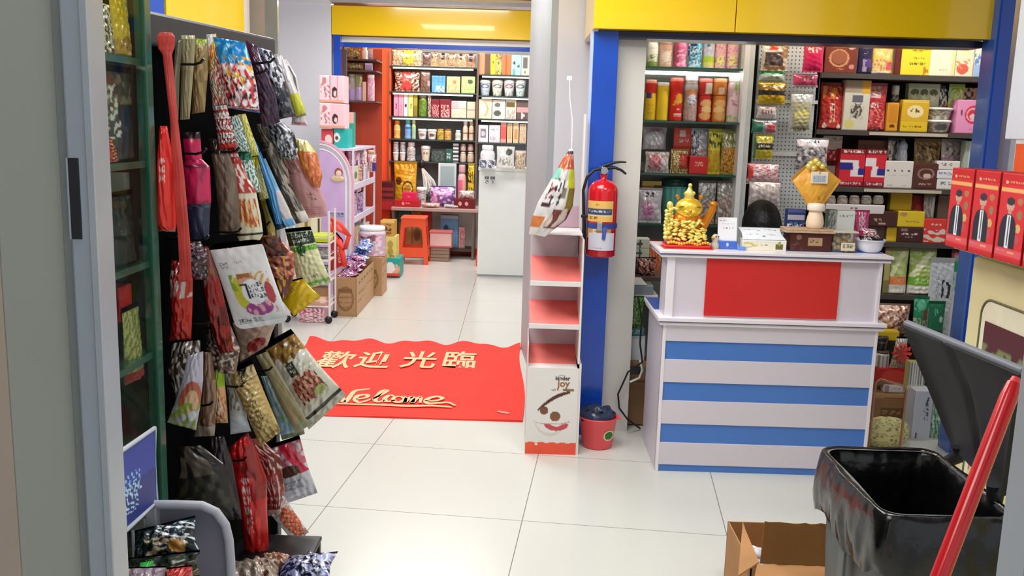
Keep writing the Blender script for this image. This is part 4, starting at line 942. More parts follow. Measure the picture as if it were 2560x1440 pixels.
MB().box(-.094, -.09, .2, .45, .02, .12, bev=.002).build('display_frame', mat('meter_grey', 'AEB6C0', .4), e)
MB().box(-.0925, -.09, .34, .4, .17, .2).build('small_print', mat('meter_print', '8A92A0', .5), e)
MB().box(-.0915, -.09, -.7, .5, .25, .256).build('seam', M_GREY, e)

# ------------------------------------------------------------------ left: glass showcase behind the door
e = empty('glass_showcase', (-.853, 1.3, 0), label='green edged glass showcase behind the left door', cat='showcase')
gx0, gx1, gy0, gy1 = -.28, .13, -.75, .52
SZ = [A(330, 130, 1.6).z, A(330, 418, 1.6).z, A(330, 700, 1.6).z, A(330, 955, 1.6).z]
for z in SZ: MB().box(gx0, gx1, gy0, gy1, z - .009, z).build('glass_shelf', M_GLASS, e)
for z in SZ: MB().box(gx1 - .0005, gx1 + .002, gy0, gy1, z - .012, z + .001).build('shelf_edge', M_GLEDGE, e)
MB().box(gx1 + .004, gx1 + .0045, gy0, gy1 + .02, .1, 2.05).build('glass_front', mat('clear_glass', '1A221E', .04, 0, .6, 0, .01, 5, 0, 0, .9), e)
[setattr(n_.inputs[0], 'default_value', (.93, .98, .95, 1)) for n_ in MATS['clear_glass'].node_tree.nodes if n_.type == 'BSDF_TRANSPARENT']
MB().box(gx1 - .012, gx1 + .01, gy1, gy1 + .03, .0, 2.05, bev=.002).build('corner_post', M_GLEDGE, e)
MB().box(gx0 - .02, gx0, gy0, gy1 + .03, .0, 2.05).box(gx0, gx1, gy1 + .015, gy1 + .03, 0, 2.05).build('back_board', mat('dark_green_board', '2A332E', .6), e)
MB().box(gx0, gx1, gy0, gy1 + .03, 2.05, 2.09, bev=.002).box(gx0, gx1, gy0, gy1, 0, .1).build('case_frame', M_GLEDGE, e)
MB().box(.08, .10, -.5, .42, SZ[0] - .03, SZ[0] - .012).build('light_tube', mat('tube_light', 'FFF8E0', .4, emit=9), e)
def inshow(kind, x0, y0, x1, y1, X, d, label, **kw):
    """goods inside the showcase: front faces the aisle"""
    X0 = X
    if kind == 'p': X = X - .012
    Y0 = X * FOC / (x0 - 1300.0); Y1 = X * FOC / (x1 - 1300.0); yc = (Y0 + Y1) / 2; xm = (x0 + x1) / 2
    zt_, zb_ = A(xm, y0, yc).z, A(xm, y1, yc).z
    for z in SZ:
        if abs(z - zb_) < .04: zb_ = z
    W = abs(Y1 - Y0); H = zt_ - zb_
    if kind == 'c': o = carton_mb(W, H, .1, d, (40, 60)).build('boxed_snack', M_CARD, None, (X - .051, yc, zb_ + .0008), (0, 0, math.pi / 2)); ct = 'box'
    else: o = pouch_mb((-W / 2, 0, H), (W / 2, 0, H), (W / 2, 0, 0), (-W / 2, 0, 0), .03, d, (40, 60), gusset=True).build('snack_bag', M_FILM, None, (X, yc, zb_ + .0008), (0, 0, math.pi / 2)); ct = 'bag'
    tag(o, label, ct, 'goods in the glass showcase')
for r in [('p', 262, 0, 300, 112, -.735, 'D8D0B0;n 0 0 1 1 4 .3 6A3A2C', 'brown and cream bag on the top showcase shelf'),
          ('p', 298, -30, 342, 118, -.735, 'E8BC20;r 0 .75 1 1 C89818;e .5 .8 .2 .12 A87A10;n .7 0 1 1 6 .6 E8E4D0', 'bright yellow bag on the top showcase shelf'),
          ('p', 262, 165, 345, 400, -.735, '4A4640;n 0 .1 1 .5 3 .4 8A7A58;r .2 .1 .4 .3 6A2E34;n .1 .2 .4 .75 6 .7 E8E4E0;r .4 .4 1 1 2E2E2C', 'dark bag with white lettering on the second showcase shelf'),
          ('p', 268, 330, 290, 408, -.732, 'C8502E;n 0 0 1 1 3 .5 8A3420', 'narrow orange bag at the front of the second showcase shelf'),
          ('p', 276, 478, 336, 690, -.735, '12201E;n 0 .1 1 .5 3 1 2E4A44;k .2 .5 .6 .6 2 3E5A50', 'large black bag on the third showcase shelf'),
          ('c', 318, 432, 336, 560, -.76, 'B8C4BC;r .1 .1 .9 .3 D0D8D0', 'pale grey box behind the black bag in the showcase'),
          ('p', 296, 762, 340, 950, -.735, 'C8C27A;n 0 0 1 1 5 .4 8A8844;r 0 .86 1 1 A8201C', 'light green bag on the lowest showcase shelf'),
          ('c', 292, 715, 325, 800, -.75, 'C01E22;r .1 .1 .9 .9 D02428', 'red box behind the light green bag in the showcase')]:
    inshow(*r)

# ------------------------------------------------------------------ black hook rack
an = math.atan(.171); RM = Matrix.Translation((-.752, 1.86, 0)) @ Matrix.Rotation(math.pi / 2 - an, 4, 'Z')
e = empty('hook_rack', (-.752, 1.86, 0), (0, 0, math.pi / 2 - an), label='black display rack on the left crowded with hanging snack bags', cat='rack')
RL = .60; rz = A(395, 62, 1.9).z + .015
MB().box(0, RL, .0, .02, .08, rz, bev=.002).build('back_board', mat('matte_black_board', '030304', .9, spec=.05), e)
MB().tube([(.40, 0, 1.62), (.40, -.07, 1.622), (.40, -.1, 1.626), (.40, -.112, 1.636)], .003, 6).build('long_hook', M_BLACK, e)
MB().box(-.01, RL + .01, -.02, .03, rz - .055, rz + .01, bev=.006).build('header_bar', mat('charcoal_header', '3A3E48', .35), e)
for x in (0, RL): MB().box(x - .012, x + .012, -.015, .035, 0, rz, bev=.003).build('upright', M_BLACK, e)
MB().box(-.01, RL + .01, -.02, .1, .02, .06, bev=.004).build('foot_plate', M_BLACK, e)
for zz in (1.60, 1.42, 1.24, 1.06, .88, .70):
    for xx in (.1, .25, .4):
        MB().tube([(xx, 0, zz), (xx, -.07, zz), (xx, -.085, zz + .004), (xx, -.092, zz + .012)], .0028, 6).build('hook', M_BLACK, e)

def rackbag(rows, lay, thick, design, label, **kw):
    xl = min(r[0] for r in rows); Y = 1.90 + .42 * max(0, xl - 395) / 217 - .012 - .022 * lay
    Y = min(Y, 2.42 - .022 * lay)
    return poly_pouch(kw.pop('name', 'hanging_pouch'), rows, Y, thick, design, label, 'snack bags hanging on the black rack', **kw)
# rows: left x, left y, right x, right y (top to bottom)
rackbag([(400, 80, 428, 80), (391, 92, 438, 92), (396, 122, 436, 120), (406, 136, 430, 136), (425, 300, 445, 300), (432, 450, 462, 450), (445, 600, 475, 600), (450, 705, 480, 705)], 1.2, .008, 'D24A46;s 0 .2 1 1 7 C8423E;r 0 0 1 .13 E05A54', 'long red plastic hanging strip with a hexagonal head on the rack', name='hanging_strip', mm=M_PLAS, cat='strip')
rackbag([(453, 88, 488, 88), (452, 150, 486, 150), (450, 300, 474, 298)], 1, .015, 'A8A078;c 0 0 1 1 3 8E8660;r 0 0 1 .08 CFCBA8', 'narrow olive clear bag at the top beside the red strip')
rackbag([(482, 96, 518, 98), (478, 180, 520, 180), (480, 285, 512, 280)], 1.6, .03, '8A7448;r .1 .0 .9 .14 C8C490;n 0 .1 1 1 2 .6 A89060;r .0 .0 1 .07 A8C040', 'tan glossy bag with a green top edge near the rack top')
rackbag([(400, 315, 418, 315), (392, 420, 436, 420), (393, 560, 440, 565), (396, 578, 438, 580)], .9, .05, 'E02A24;k .35 .25 .7 .42 3 F4D8D0;r 0 .9 1 1 B88878', 'bright red bag hanging at the far left of the rack')
rackbag([(455, 330, 500, 330), (462, 400, 505, 398), (455, 420, 525, 418), (460, 505, 528, 500), (462, 520, 526, 520), (476, 600, 522, 596)], 1.4, .04, 'C8205A;r 0 0 1 .05 2A1820;r 0 .32 1 .4 6A2A3A;n 0 .35 1 .7 4 .6 8E2448;r 0 .68 1 1 2E3450;n 0 .7 1 1 3 .8 4A5470', 'hot pink and navy chained packs beside the long red strip')
rackbag([(516, 86, 540, 84), (520, 180, 552, 180), (532, 265, 566, 260)], 2.6, .03, 'E8E4E0;d .5 .3 .4 .9 .12 E8C848;n 0 .15 1 1 5 .1 C8302E;n 0 .3 1 1 6 .9 5A8A48', 'top pack of the red and white sachet chain')
rackbag([(531, 266, 566, 262), (540, 320, 582, 318), (549, 374, 592, 368)], 2.4, .03, 'E4E2E0;n 0 .1 1 1 5 .3 C8302E;n 0 .3 1 1 6 1.0 2A2A30;r 0 .9 1 1 D03A34', 'second pack of the red and white sachet chain')
rackbag([(549, 375, 592, 369), (570, 430, 606, 428), (588, 484, 616, 480)], 2.2, .03, 'E6E4E2;n 0 0 1 1 5 .5 C03A34;r 0 0 1 .12 B82A2A;n 0 .3 1 1 6 1.1 3A3A40', 'third pack of the red and white sachet chain')
rackbag([(532, 92, 612, 106), (545, 150, 628, 155), (556, 210, 642, 215), (566, 264, 648, 268), (569, 270, 650, 283)], 4.2, .06,
        'F0DDE0;r 0 0 1 .28 1E8ED8;n 0 .05 .7 .3 3 .7 7CC8F0;n 0 .28 1 .85 4 .1 D8343A;n 0 .3 1 .85 5 .9 FFFFFF;n 0 .4 1 .8 6 1.2 2A1E30;n .3 .2 1 .5 5 1.2 F0C040;r 0 .86 1 .91 B0242E;r 0 .91 1 1 1E74C8', 'blue and red glossy bag hanging largest at the rack top')
rackbag([(560, 292, 600, 290), (570, 340, 612, 338), (584, 380, 626, 378)], 3.0, .03, 'DCE6E2;n 0 0 1 1 5 .4 2E7A78;r .2 .1 .5 .3 18A898', 'upper teal and white pack of the sachet chain')
rackbag([(584, 382, 626, 380), (600, 430, 640, 428), (616, 485, 652, 480)], 2.9, .03, 'E4E8E2;r 0 0 1 .2 1E7A5E;n 0 .2 1 1 5 .4 3A8A80', 'lower teal and white pack of the sachet chain')
rackbag([(584, 288, 614, 284), (600, 340, 632, 338), (618, 392, 648, 388)], 2.6, .03, 'E2DC8C;n 0 0 1 1 4 .6 D8CC40;n 0 .2 1 1 5 1.1 8AA04A', 'upper yellow pack of the yellow sachet chain')
rackbag([(618, 394, 648, 390), (634, 450, 664, 448), (650, 500, 672, 496)], 2.5, .03, 'DDD88A;r 0 0 1 .2 E8D020;n 0 .2 1 1 4 .6 F0E8C0;n 0 .2 1 1 6 1.1 7A8A3A', 'middle yellow pack of the yellow sachet chain')
rackbag([(651, 500, 672, 497), (662, 545, 684, 545), (670, 600, 690, 598), (680, 618, 688, 616)], 2.6, .02, 'E8C020;n 0 .1 1 1 4 .5 D8D8B0', 'lowest yellow pack of the yellow sachet chain')
rackbag([(560, 392, 600, 392), (566, 430, 612, 430), (574, 480, 640, 478), (585, 540, 652, 540), (592, 590, 658, 585), (600, 606, 650, 600)], 3.6, .03,
        'E4E0C0;r 0 0 1 .42 B83A34;n 0 .1 1 .45 4 .5 EAE2D8;n .05 .45 .95 .72 4 .2 B85A34;n .1 .45 .9 .7 5 1 E8A048;r 0 .78 1 .8 2A2E2A;r 0 .87 1 .875 6A6A50', 'cream pouch with a pizza picture in the middle of the rack')
rackbag([(638, 400, 664, 396), (655, 470, 695, 465), (672, 530, 722, 520), (690, 576, 738, 562)], 3.0, .03, '1E5668;r .55 0 1 1 8AC4E8;r .62 .4 1 1 E0D8D8;r 0 0 .2 1 163E4C;k .1 .6 .45 .75 3 12323E;r .6 .86 1 1 6AB8F0', 'dark teal and pale blue pouch hanging right of the pizza pouch')
rackbag([(596, 330, 628, 330), (640, 380, 652, 380), (668, 480, 690, 480), (690, 560, 705, 560)], 1.4, .02, '2A6AA8;c 0 0 1 1 3 5AA8E0', 'narrow bright blue pouch behind the dark teal pouch')
rackbag([(614, 100, 642, 116), (628, 160, 664, 168), (640, 230, 690, 236), (654, 320, 700, 305)], 2.5, .03, '3A2440;n 0 0 1 1 4 .7 5E3A50;r 0 0 .4 .3 6A2440;n .2 .3 1 1 5 1.1 1E1A28', 'dark purple bag beside the big blue and red bag')
rackbag([(644, 118, 680, 128), (665, 180, 705, 182), (680, 240, 724, 240), (692, 300, 738, 290)], 3.2, .05, '2E3240;n 0 0 1 .5 3 .2 D8D8E4;c .0 .0 .5 .4 3 8AA0D0;n 0 .5 1 1 3 .6 6A6A74', 'silver and black bag hanging under the top hook')
rackbag([(672, 138, 702, 134), (690, 180, 722, 176), (716, 230, 742, 224), (735, 280, 762, 270), (742, 296, 766, 288)], 2.8, .03, 'E2DCE0;n 0 .1 .8 .4 4 .8 9A8AA0;r 0 .55 1 .92 D8D848;r 0 .92 1 1 9A9C78', 'white and yellow pouch near the end of the top hook')
rackbag([(700, 150, 716, 148), (714, 190, 742, 192), (724, 240, 752, 245), (730, 300, 764, 300), (728, 312, 772, 316)], 2.2, .02, 'E9E2E4;r .7 .1 .9 .5 7A7478;r .2 .85 .9 .95 D88AA0', 'pale pouch hanging outermost on the top hook')
rackbag([(655, 285, 690, 290), (670, 330, 735, 330), (690, 370, 745, 375), (705, 396, 738, 400)], 3.6, .05, '4A4C56;n 0 0 1 1 3 .1 8E94A0;n 0 0 1 1 4 .9 DDE2EA;n 0 0 1 1 3 1.3 15161C', 'crumpled dark silver bag under the top hook bags')
rackbag([(640, 310, 668, 310), (655, 360, 700, 356), (690, 460, 730, 460), (740, 560, 775, 552)], 1.5, .05, '6A6058;n 0 0 1 1 3 .2 A89E92;n 0 0 1 1 5 1 3A3430;r .4 .9 1 1 EDE6DE', 'grey brown crinkled bag behind the salmon pouch')
rackbag([(700, 385, 742, 392), (722, 440, 790, 444), (742, 500, 812, 504), (760, 548, 818, 540)], 2.4, .03, 'D8A0A0;n 0 0 .6 .3 4 .6 8A6A64;k .5 .55 .8 .66 2 8A5A60;s .25 .78 .9 .95 4 C88890', 'salmon pink pouch on the right side of the rack')
rackbag([(735, 345, 768, 352), (742, 380, 792, 384), (757, 430, 806, 440), (780, 466, 800, 470)], 3.2, .05, 'DE7440;r 0 0 1 .3 D8CC80;n 0 .25 .5 .6 3 .2 E8A020;n .4 .3 1 1 4 .9 F0A070', 'orange and gold bag at the right edge of the rack')
rackbag([(520, 345, 560, 350), (535, 430, 590, 430), (545, 520, 600, 520), (548, 588, 600, 582)], 1.0, .04, '6A5A4C;n 0 0 1 1 2 .8 7E6E5C;r 0 0 1 .15 3A2A26', 'matte brown pouch behind the sachet chains')
def rackquad(TL, TR, BR, BL, lay, thick, design, label, rnd=0, mm=None, Yf=None, res=(70, 96), **kw):
    xl = min(TL[0], BL[0]); Y = Yf or min(1.90 + .42 * max(0, xl - 395) / 217, 2.42) - .012 - .022 * lay
    c = A((TL[0] + BR[0]) / 2, (TL[1] + BR[1]) / 2, Y)
    q = [A(p_[0], p_[1], Y) - c for p_ in (TL, TR, BR, BL)]
    o = pouch_mb(*q, thick, design, res, rnd=rnd, **kw).build('hanging_pouch', mm or M_FILM, None, c)
    return tag(o, label, 'bag', 'snack bags hanging on the black rack')
rackquad((520, 612), (652, 596), (724, 804), (592, 826), 5, .03,
         'E9E9EC;r .28 .05 .42 .07 2A2A2C;d .33 .07 1 1 .02 E9E9EC;k .1 .22 .27 .3 2 8A8A84;k .34 .22 .55 .26 1 AAA8A0;e .55 .58 .36 .24 E6E2E4;e .34 .58 .13 .19 D2CE48;n .2 .36 .45 .55 4 .3 8DB83A;r .36 .36 .64 .46 A86A40;e .5 .45 .16 .04 D8A890;n .6 .36 .92 .56 6 .5 D8A850;e .86 .62 .08 .13 B84448;e .58 .78 .26 .085 A85098;n .35 .7 .9 .86 5 .8 E8B0B8;e .58 .585 .21 .15 EEF0F6;r .36 .48 .5 .505 2E3440;r .46 .48 .5 .66 2E3440;k .52 .5 .66 .66 3 3A4050;k .66 .48 .8 .68 3 4A5060;k .1 .88 .34 .95 3 5A6068;k .38 .88 .56 .95 2 9AA0A8',
         'large white pouch with a colourful snack picture at the front of the rack', .16, M_SOFT, crumple=.35)
rackbag([(640, 590, 690, 588), (635, 640, 735, 630), (665, 680, 735, 690), (690, 745, 715, 745)], 3.4, .05, '6A2E26;n 0 0 1 .7 3 .0 B8604C;n 0 0 1 .7 5 .9 E0987C;n .4 .2 .8 1 3 .8 D8A030', 'dark red pouch with a meat picture right of the white pouch')
rackbag([(688, 590, 700, 590), (694, 650, 712, 650), (700, 700, 716, 705), (704, 724, 712, 726)], 4.2, .012, 'B8903C;n 0 0 1 1 4 .4 E8DCC0', 'thin golden stick pack hanging over the yellow pouch', name='stick_pack')
rackquad((712, 572), (776, 566), (828, 706), (748, 728), 3.0, .04, 'E2E2AC;r 0 0 1 .28 2A3A2C;r 0 0 1 .08 A8C8A0;k .2 .1 .8 .26 2 C8D0C8;d .5 .34 0 1 .04 6FAE3C;e .45 .36 .14 .1 1E5A2C;n .0 .42 1 .85 4 .2 EFE8C0;k .5 .78 .75 .84 2 5A6A40;r 0 .9 1 1 7ABE6A;r 0 .96 1 1 C8DCA8', 'pale green crisps pouch at the right of the rack')
rackquad((668, 712), (755, 694), (802, 742), (735, 790), 3.8, .02, 'EEC818;d .3 .4 .3 .8 .06 D8B010;d .6 .6 .4 .8 .05 DDB40E;k .2 .25 .6 .4 2 9A8420', 'bright yellow pouch hanging under the pale green crisps pouch')
rackbag([(428, 650, 462, 655), (425, 700, 482, 700), (430, 780, 480, 780), (424, 852, 478, 848)], 1.0, .06, 'A8241E;n 0 .15 1 .5 2 .2 B8ACA8;r 0 .5 1 1 B02018;n 0 .0 1 .3 3 .6 5A1A1A', 'red and white glossy bag in the lower left of the rack')
rackbag([(490, 620, 520, 615), (500, 700, 548, 700), (520, 800, 572, 800), (550, 885, 585, 880)], 1.4, .06, '8E1E18;n 0 0 1 1 2 .9 5A1812;r 0 0 1 .3 7A3A24', 'dark red bag behind the large white pouch')
rackquad((580, 800), (700, 790), (668, 865), (600, 905), 2.6, .03, 'B89C8A;n 0 0 1 1 2 .9 C8A898;e .6 .75 .3 .2 8E1E22', 'pale brown pouch with a red mark under the white pouch')
rackquad((657, 862), (727, 822), (866, 988), (772, 1074), 5.4, .05,
         'D8D6C4;r 0 0 1 .28 B08A48;n 0 0 1 .3 3 .9 7A5428;r .3 .3 .55 .46 3E3E38;k .34 .32 .52 .44 2 D8D8D0;e .52 .62 .34 .16 A85A44;n .2 .47 .86 .77 5 .3 E2AC90;n .2 .47 .86 .77 7 1.1 6A2E24;e .7 .74 .14 .05 A8B46A;d .5 .9 .0 1 .02 24281E;n 0 .1 1 .5 2 1.3 F4F2EA;r 0 .95 1 1 E2E0CE', 'large pouch with a sliced meat picture in front of the red mat', mm=M_FILM)
rackquad((567, 925), (628, 898), (702, 1078), (652, 1118), 5.0, .06, 'BFA468;r 0 0 1 .2 C9B684;p .55 .08 .16 6 2A2A1E;r .46 .3 .54 .42 E8E0C0;k .5 .45 .72 .75 5 5A4420;n 0 0 1 1 2 1.2 D0B87A;r 0 .2 1 .215 7A6434', 'golden brown pouch with dark lettering at the lower rack')
rackbag([(640, 890, 668, 878), (672, 950, 710, 935), (705, 1020, 760, 1010), (740, 1085, 782, 1058)], 4.0, .02, 'C4BC94;c 0 0 1 1 2 B0A67C;r 0 .9 1 1 A8AC8C', 'folded khaki pouch between golden brown pouch and meat pouch')
rackbag([(652, 940, 676, 940), (672, 1000, 712, 990), (690, 1050, 755, 1040), (705, 1100, 762, 1085)], 3.4, .02, '9CCBE4;n 0 0 1 1 3 .6 C8E4F0;n 0 .4 1 .7 5 1 9AC84A;r 0 .92 1 1 8A9478', 'light blue pouch in the lower part of the rack')
rackbag([(470, 890, 508, 878), (455, 950, 508, 950), (436, 1010, 500, 1020), (418, 1056, 490, 1076)], 1.6, .03, 'B8B2C4;r 0 0 1 .35 C4BED0;e .6 .55 .42 .22 B4604A;e .68 .6 .26 .16 D8B48C;n 0 .6 1 1 3 .2 8EAA3C;e .8 .78 .14 .08 D8DCE0;r 0 .93 1 1 B8C490', 'green and lilac bag with a small animal drawing at the lower left')
rackbag([(505, 880, 528, 880), (500, 960, 540, 960), (492, 1040, 540, 1045), (486, 1092, 536, 1090)], 2.2, .03, '6A4A38;n 0 0 1 1 3 .6 9A7A60;r 0 .8 1 1 A8988A', 'brown and beige bag beside the small animal bag')
rackbag([(532, 905, 558, 900), (532, 960, 562, 960), (530, 1020, 568, 1020), (530, 1058, 570, 1058)], 3.0, .03, 'D8A878;r 0 0 1 .35 9CC02C;e .5 .65 .3 .12 E8CCB0;n 0 .5 1 1 4 1 B87848', 'lime green topped bag with a peach lower half')
rackbag([(560, 935, 590, 935), (572, 1000, 610, 1000), (574, 1050, 618, 1048), (576, 1086, 628, 1078)], 3.4, .02, 'D8DDD8;n 0 0 1 .5 3 .5 9A9074;r 0 .6 1 1 E4ECF4', 'white pouch behind the golden brown pouch')
rackbag([(445, 1118, 500, 1112), (448, 1180, 560, 1160), (435, 1250, 575, 1230), (430, 1290, 585, 1300)], 1.2, .04, '26221F;n 0 0 1 .4 2 .4 5E544C;n 0 .4 1 1 3 .9 3A3C2C;r .0 .8 .2 1 5A6030', 'dark grey brown bag in the shade at the rack bottom')
rackbag([(520, 1095, 560, 1090), (528, 1160, 580, 1150), (545, 1260, 600, 1260), (570, 1300, 605, 1300)], 2.0, .04, '2A2530;r 0 .2 .3 1 1E5A9A;n 0 0 1 1 3 .8 4A3A3A', 'black bag with a blue edge at the rack bottom')
rackbag([(573, 1120, 620, 1080), (575, 1140, 645, 1135), (580, 1200, 668, 1200), (600, 1290, 668, 1280), (612, 1370, 672, 1360), (636, 1400, 664, 1398)], 4.4, .06, 'CC1E20;n 0 0 1 .35 2 .6 8E1A18;k .35 .35 .6 .7 6 E8D0C8;n .3 .6 1 1 3 1 F04840;r .7 .1 1 .5 9A2A24', 'glossy red bag with white lettering at the lower rack')
rackquad((655, 1118), (748, 1088), (794, 1232), (712, 1260), 3.8, .03, 'DCD4DC;n 0 0 1 .45 3 -.2 D8707C;d .6 .2 -.8 .6 .1 D8304C;e .5 .5 .3 .1 5E3E34;r 0 .58 1 1 D6DAE4;k .15 .66 .75 .82 3 8A8E9C', 'silver white pouch with pink top at the lower right')
rackquad((652, 1258), (700, 1225), (772, 1330), (738, 1360), 4.4, .04, 'E2E2E6;r 0 .0 .25 1 EFEFF4;e .66 .62 .34 .36 C85A38;n .35 .2 1 1 6 .6 E8906A', 'white pouch with a reddish chips picture at the rack bottom')
rackbag([(690, 1335, 730, 1340), (668, 1370, 735, 1365), (650, 1400, 720, 1395)], 3.6, .02, 'C8BCB8;n 0 0 1 1 3 .6 8A8078;r .5 0 1 .3 D83A90', 'small clear pouch under the reddish chips pouch')

rackbag([(432, 858, 500, 850), (420, 930, 505, 920), (440, 1000, 500, 1000), (450, 1040, 495, 1040)], .9, .05, '2E2622;n 0 0 1 1 3 .3 6A5C54;n 0 0 1 1 5 1.1 B8B0AC', 'clear dark brown bag behind the small animal bag')
rackbag([(520, 800, 575, 810), (515, 860, 600, 870), (520, 930, 590, 935)], 1.8, .05, '4A3A30;n 0 0 1 1 2 .3 8A7060;n 0 0 1 1 4 1 D8C8BC', 'clear brown bag hanging behind the golden brown pouch')
rackbag([(440, 590, 500, 600), (445, 640, 520, 640), (455, 700, 520, 700)], .8, .05, '241820;n 0 0 1 1 3 .4 5A2A38;n 0 0 1 1 5 1.2 8A8494', 'dark bag under the hot pink and navy packs')
rackbag([(600, 1100, 650, 1095), (640, 1150, 700, 1140), (665, 1230, 712, 1225), (668, 1290, 700, 1288)], 3.2, .04, '7A2A24;n 0 0 1 1 3 .3 A84A44;n 0 0 1 1 5 1.2 E0C8C4;r 0 .9 1 1 C8B8B4', 'brownish red bag between the glossy red bag and the silver pouch')
rackbag([(600, 1270, 640, 1265), (610, 1330, 665, 1330), (640, 1392, 690, 1388)], 2.6, .03, 'B8B4B8;n 0 0 1 1 3 .4 8A8490;n 0 0 1 1 5 1.2 5A2A2A', 'grey clear bag behind the glossy red bag at the rack bottom')
rackbag([(440, 100, 455, 100), (432, 200, 448, 200), (430, 300, 446, 300)], .9, .02, '5A5844;c 0 0 1 1 2 7A785E', 'very thin dark olive bag squeezed beside the narrow olive bag')
rackbag([(596, 600, 640, 592), (640, 596, 700, 590), (650, 640, 712, 640)], 2.2, .04, '3A2018;n 0 0 1 1 3 .4 7A3A2A', 'dark brown bag above the meat picture pouch')

# low tray of bags at the foot of the rack
e = empty('low_tray', (-.62, 2.02, 0), label='black low tray stand holding bags at the foot of the rack', cat='tray')
zt_ = A(700, 1432, 1.95).z - .035
MB().box(-.05, .15, -.12, .2, zt_ - .012, zt_, bev=.003).build('tray_board', M_BLACK, e)
for x, y in ((-.04, -.11), (.14, -.11), (-.04, .19), (.14, .19)): MB().box(x - .008, x + .008, y - .008, y + .008, 0, zt_ - .012, bev=.002).build('leg', M_BLACK, e)
def flatbag(pts, Y, th, design, label, res=(60, 50), mm=None, tl=0.0):
    c = A(sum(p_[0] for p_ in pts) / 4, sum(p_[1] for p_ in pts) / 4, Y); q = [A(p_[0], p_[1], Y + (tl if i < 2 else 0)) - c for i, p_ in enumerate(pts)]
    return tag(pouch_mb(*q, th, design, res, crumple=1.6).build('snack_pouch', mm or M_FILM, None, c), label, 'bag', 'snack bags lying at the foot of the rack')
flatbag([(700, 1392), (845, 1378), (822, 1445), (690, 1470)], 1.93, .05, '1C2448;n 0 0 1 1 4 .5 8A94C8;n .3 0 1 1 6 1 C8C8DC;r .75 .1 .95 .5 B8C4E8', 'navy and silver bag with a pointed corner on the low tray', tl=.1)
flatbag([(578, 1404), (700, 1395), (704, 1470), (570, 1470)], 1.90, .06, '8A7C70;n 0 0 1 1 2 .5 A89C90;n .5 0 1 1 3 1 5A2A20', 'greyish brown bag on the low tray beside the navy bag', tl=.1)
flatbag([(660, 1382), (740, 1392), (728, 1432), (650, 1425)], 1.99, .05, 'B08868;n 0 0 1 1 2 .5 8E3A2C;n 0 0 1 1 4 1.2 D8C0A0', 'round tan bread bag on the low tray behind the navy bag', tl=.05)

# grey dump bin with blue sign in the lower left
e = empty('dump_bin', (-.56, 1.5, 0), label='grey plastic dump bin of snack bags in the lower left corner', cat='bin')
M_DB = mat('grey_bin_plastic', '8C8A98', .45, var=.03); M_DBR = mat('grey_bin_rim', 'B2B4BE', .4)
yb_ = 1.42; R1 = [A(x, y, yb_ + .0) - e.location for x, y in ((372, 1262), (440, 1262), (505, 1264), (540, 1280), (563, 1312), (572, 1350), (576, 1400), (578, 1460))]
R1 += [Vector((R1[-1].x + .002, R1[-1].y, .0))]
MB().tube(R1, .0075, 10).build('rim', M_DBR, e)
back = [Vector((p_.x, yb_ - 1.5 + .012, p_.z)) for p_ in R1]
P = np.array([[tuple(p_) for p_ in back], [(R1[0].x, back[0].y, max(.0, 0)) if 0 else (R1[0].x, back[0].y, 0.0) for _ in back]])
P[1, :, 0] = np.linspace(R1[0].x, R1[-1].x, len(R1)); P[1, :, 2] = 0
MB().grid(P, smooth=False).build('end_panel', M_DB, e, solid=.006)
MB().box(R1[0].x - .004, R1[0].x + .014, back[0].y - .02, back[0].y + .0, 0, R1[0].z - .002, bev=.002).build('corner_rib', M_DBR, e)
zi = A(430, 1440, 1.38).z - .06
MB().box(R1[0].x - .07, R1[-1].x, -.5, back[0].y, zi - .01, zi).build('inner_floor', M_DB, e)
for k in range(6): MB().tube([(R1[0].x - .005 - .0 * k, back[0].y - .02 - .045 * k, R1[0].z - .02), (R1[0].x - .005, back[0].y - .02 - .045 * k, zi)], .0025, 6).build('side_bar', M_DBR, e)
MB().tube([(R1[0].x - .004, back[0].y, R1[0].z - .004), (R1[0].x - .004, back[0].y - .3, R1[0].z - .004)], .004, 8).build('side_rail', M_DBR, e)
# blue sign standing on the side rail
sp_ = [A(300, 1130, 1.22), A(386, 1070, 1.44), A(392, 1256, 1.44), A(312, 1328, 1.22)]
e = empty('blue_sign', tuple(sp_[3]), label='blue sign with white script and pale frame clipped above dump bin', cat='sign')
u, v = np.meshgrid(np.linspace(0, 1, 60), np.linspace(0, 1, 90)); S_ = [np.array(q_ - sp_[3]) for q_ in sp_]
P = ((1 - u) * (1 - v))[..., None] * S_[0] + (u * (1 - v))[..., None] * S_[1] + (u * v)[..., None] * S_[2] + ((1 - u) * v)[..., None] * S_[3]
Cc = ink('0638A4;r 0 .5 1 1 042A80;n .08 .35 .5 .62 7 .7 8CC4F0;n .05 .5 .42 .85 8 .8 B4DCF8;e .5 .62 .03 .02 C8E4FA', u, v)
MB().grid(P, Cc).build('sign_face', M_CARD, e, solid=0)
MB().tube([S_[0], S_[1], S_[2], S_[3], S_[0]], .0035, 8).build('sign_frame', mat('pale_blue_frame', 'C4CEDC', .35), e)
nrm = np.cross(S_[1] - S_[0], S_[3] - S_[0]); nrm /= np.linalg.norm(nrm)
MB().grid(P - nrm * np.sign(nrm[1] * -1) * -.002 if 0 else P + np.array([-.001, .003, 0]), lin('C4CEDC')).build('sign_back', M_PLAS, e)
flatbag([(322, 1330), (488, 1288), (500, 1385), (330, 1420)], 1.36, .05, '0E1A20;n 0 0 1 1 3 1 2E4450;n .5 .1 1 .7 5 1.1 DCE8EC;e .75 .75 .12 .14 C88A3C;n .2 .5 .9 1 4 1 D8C0A0', 'black snack bag with white lettering lying in the dump bin', tl=.04)
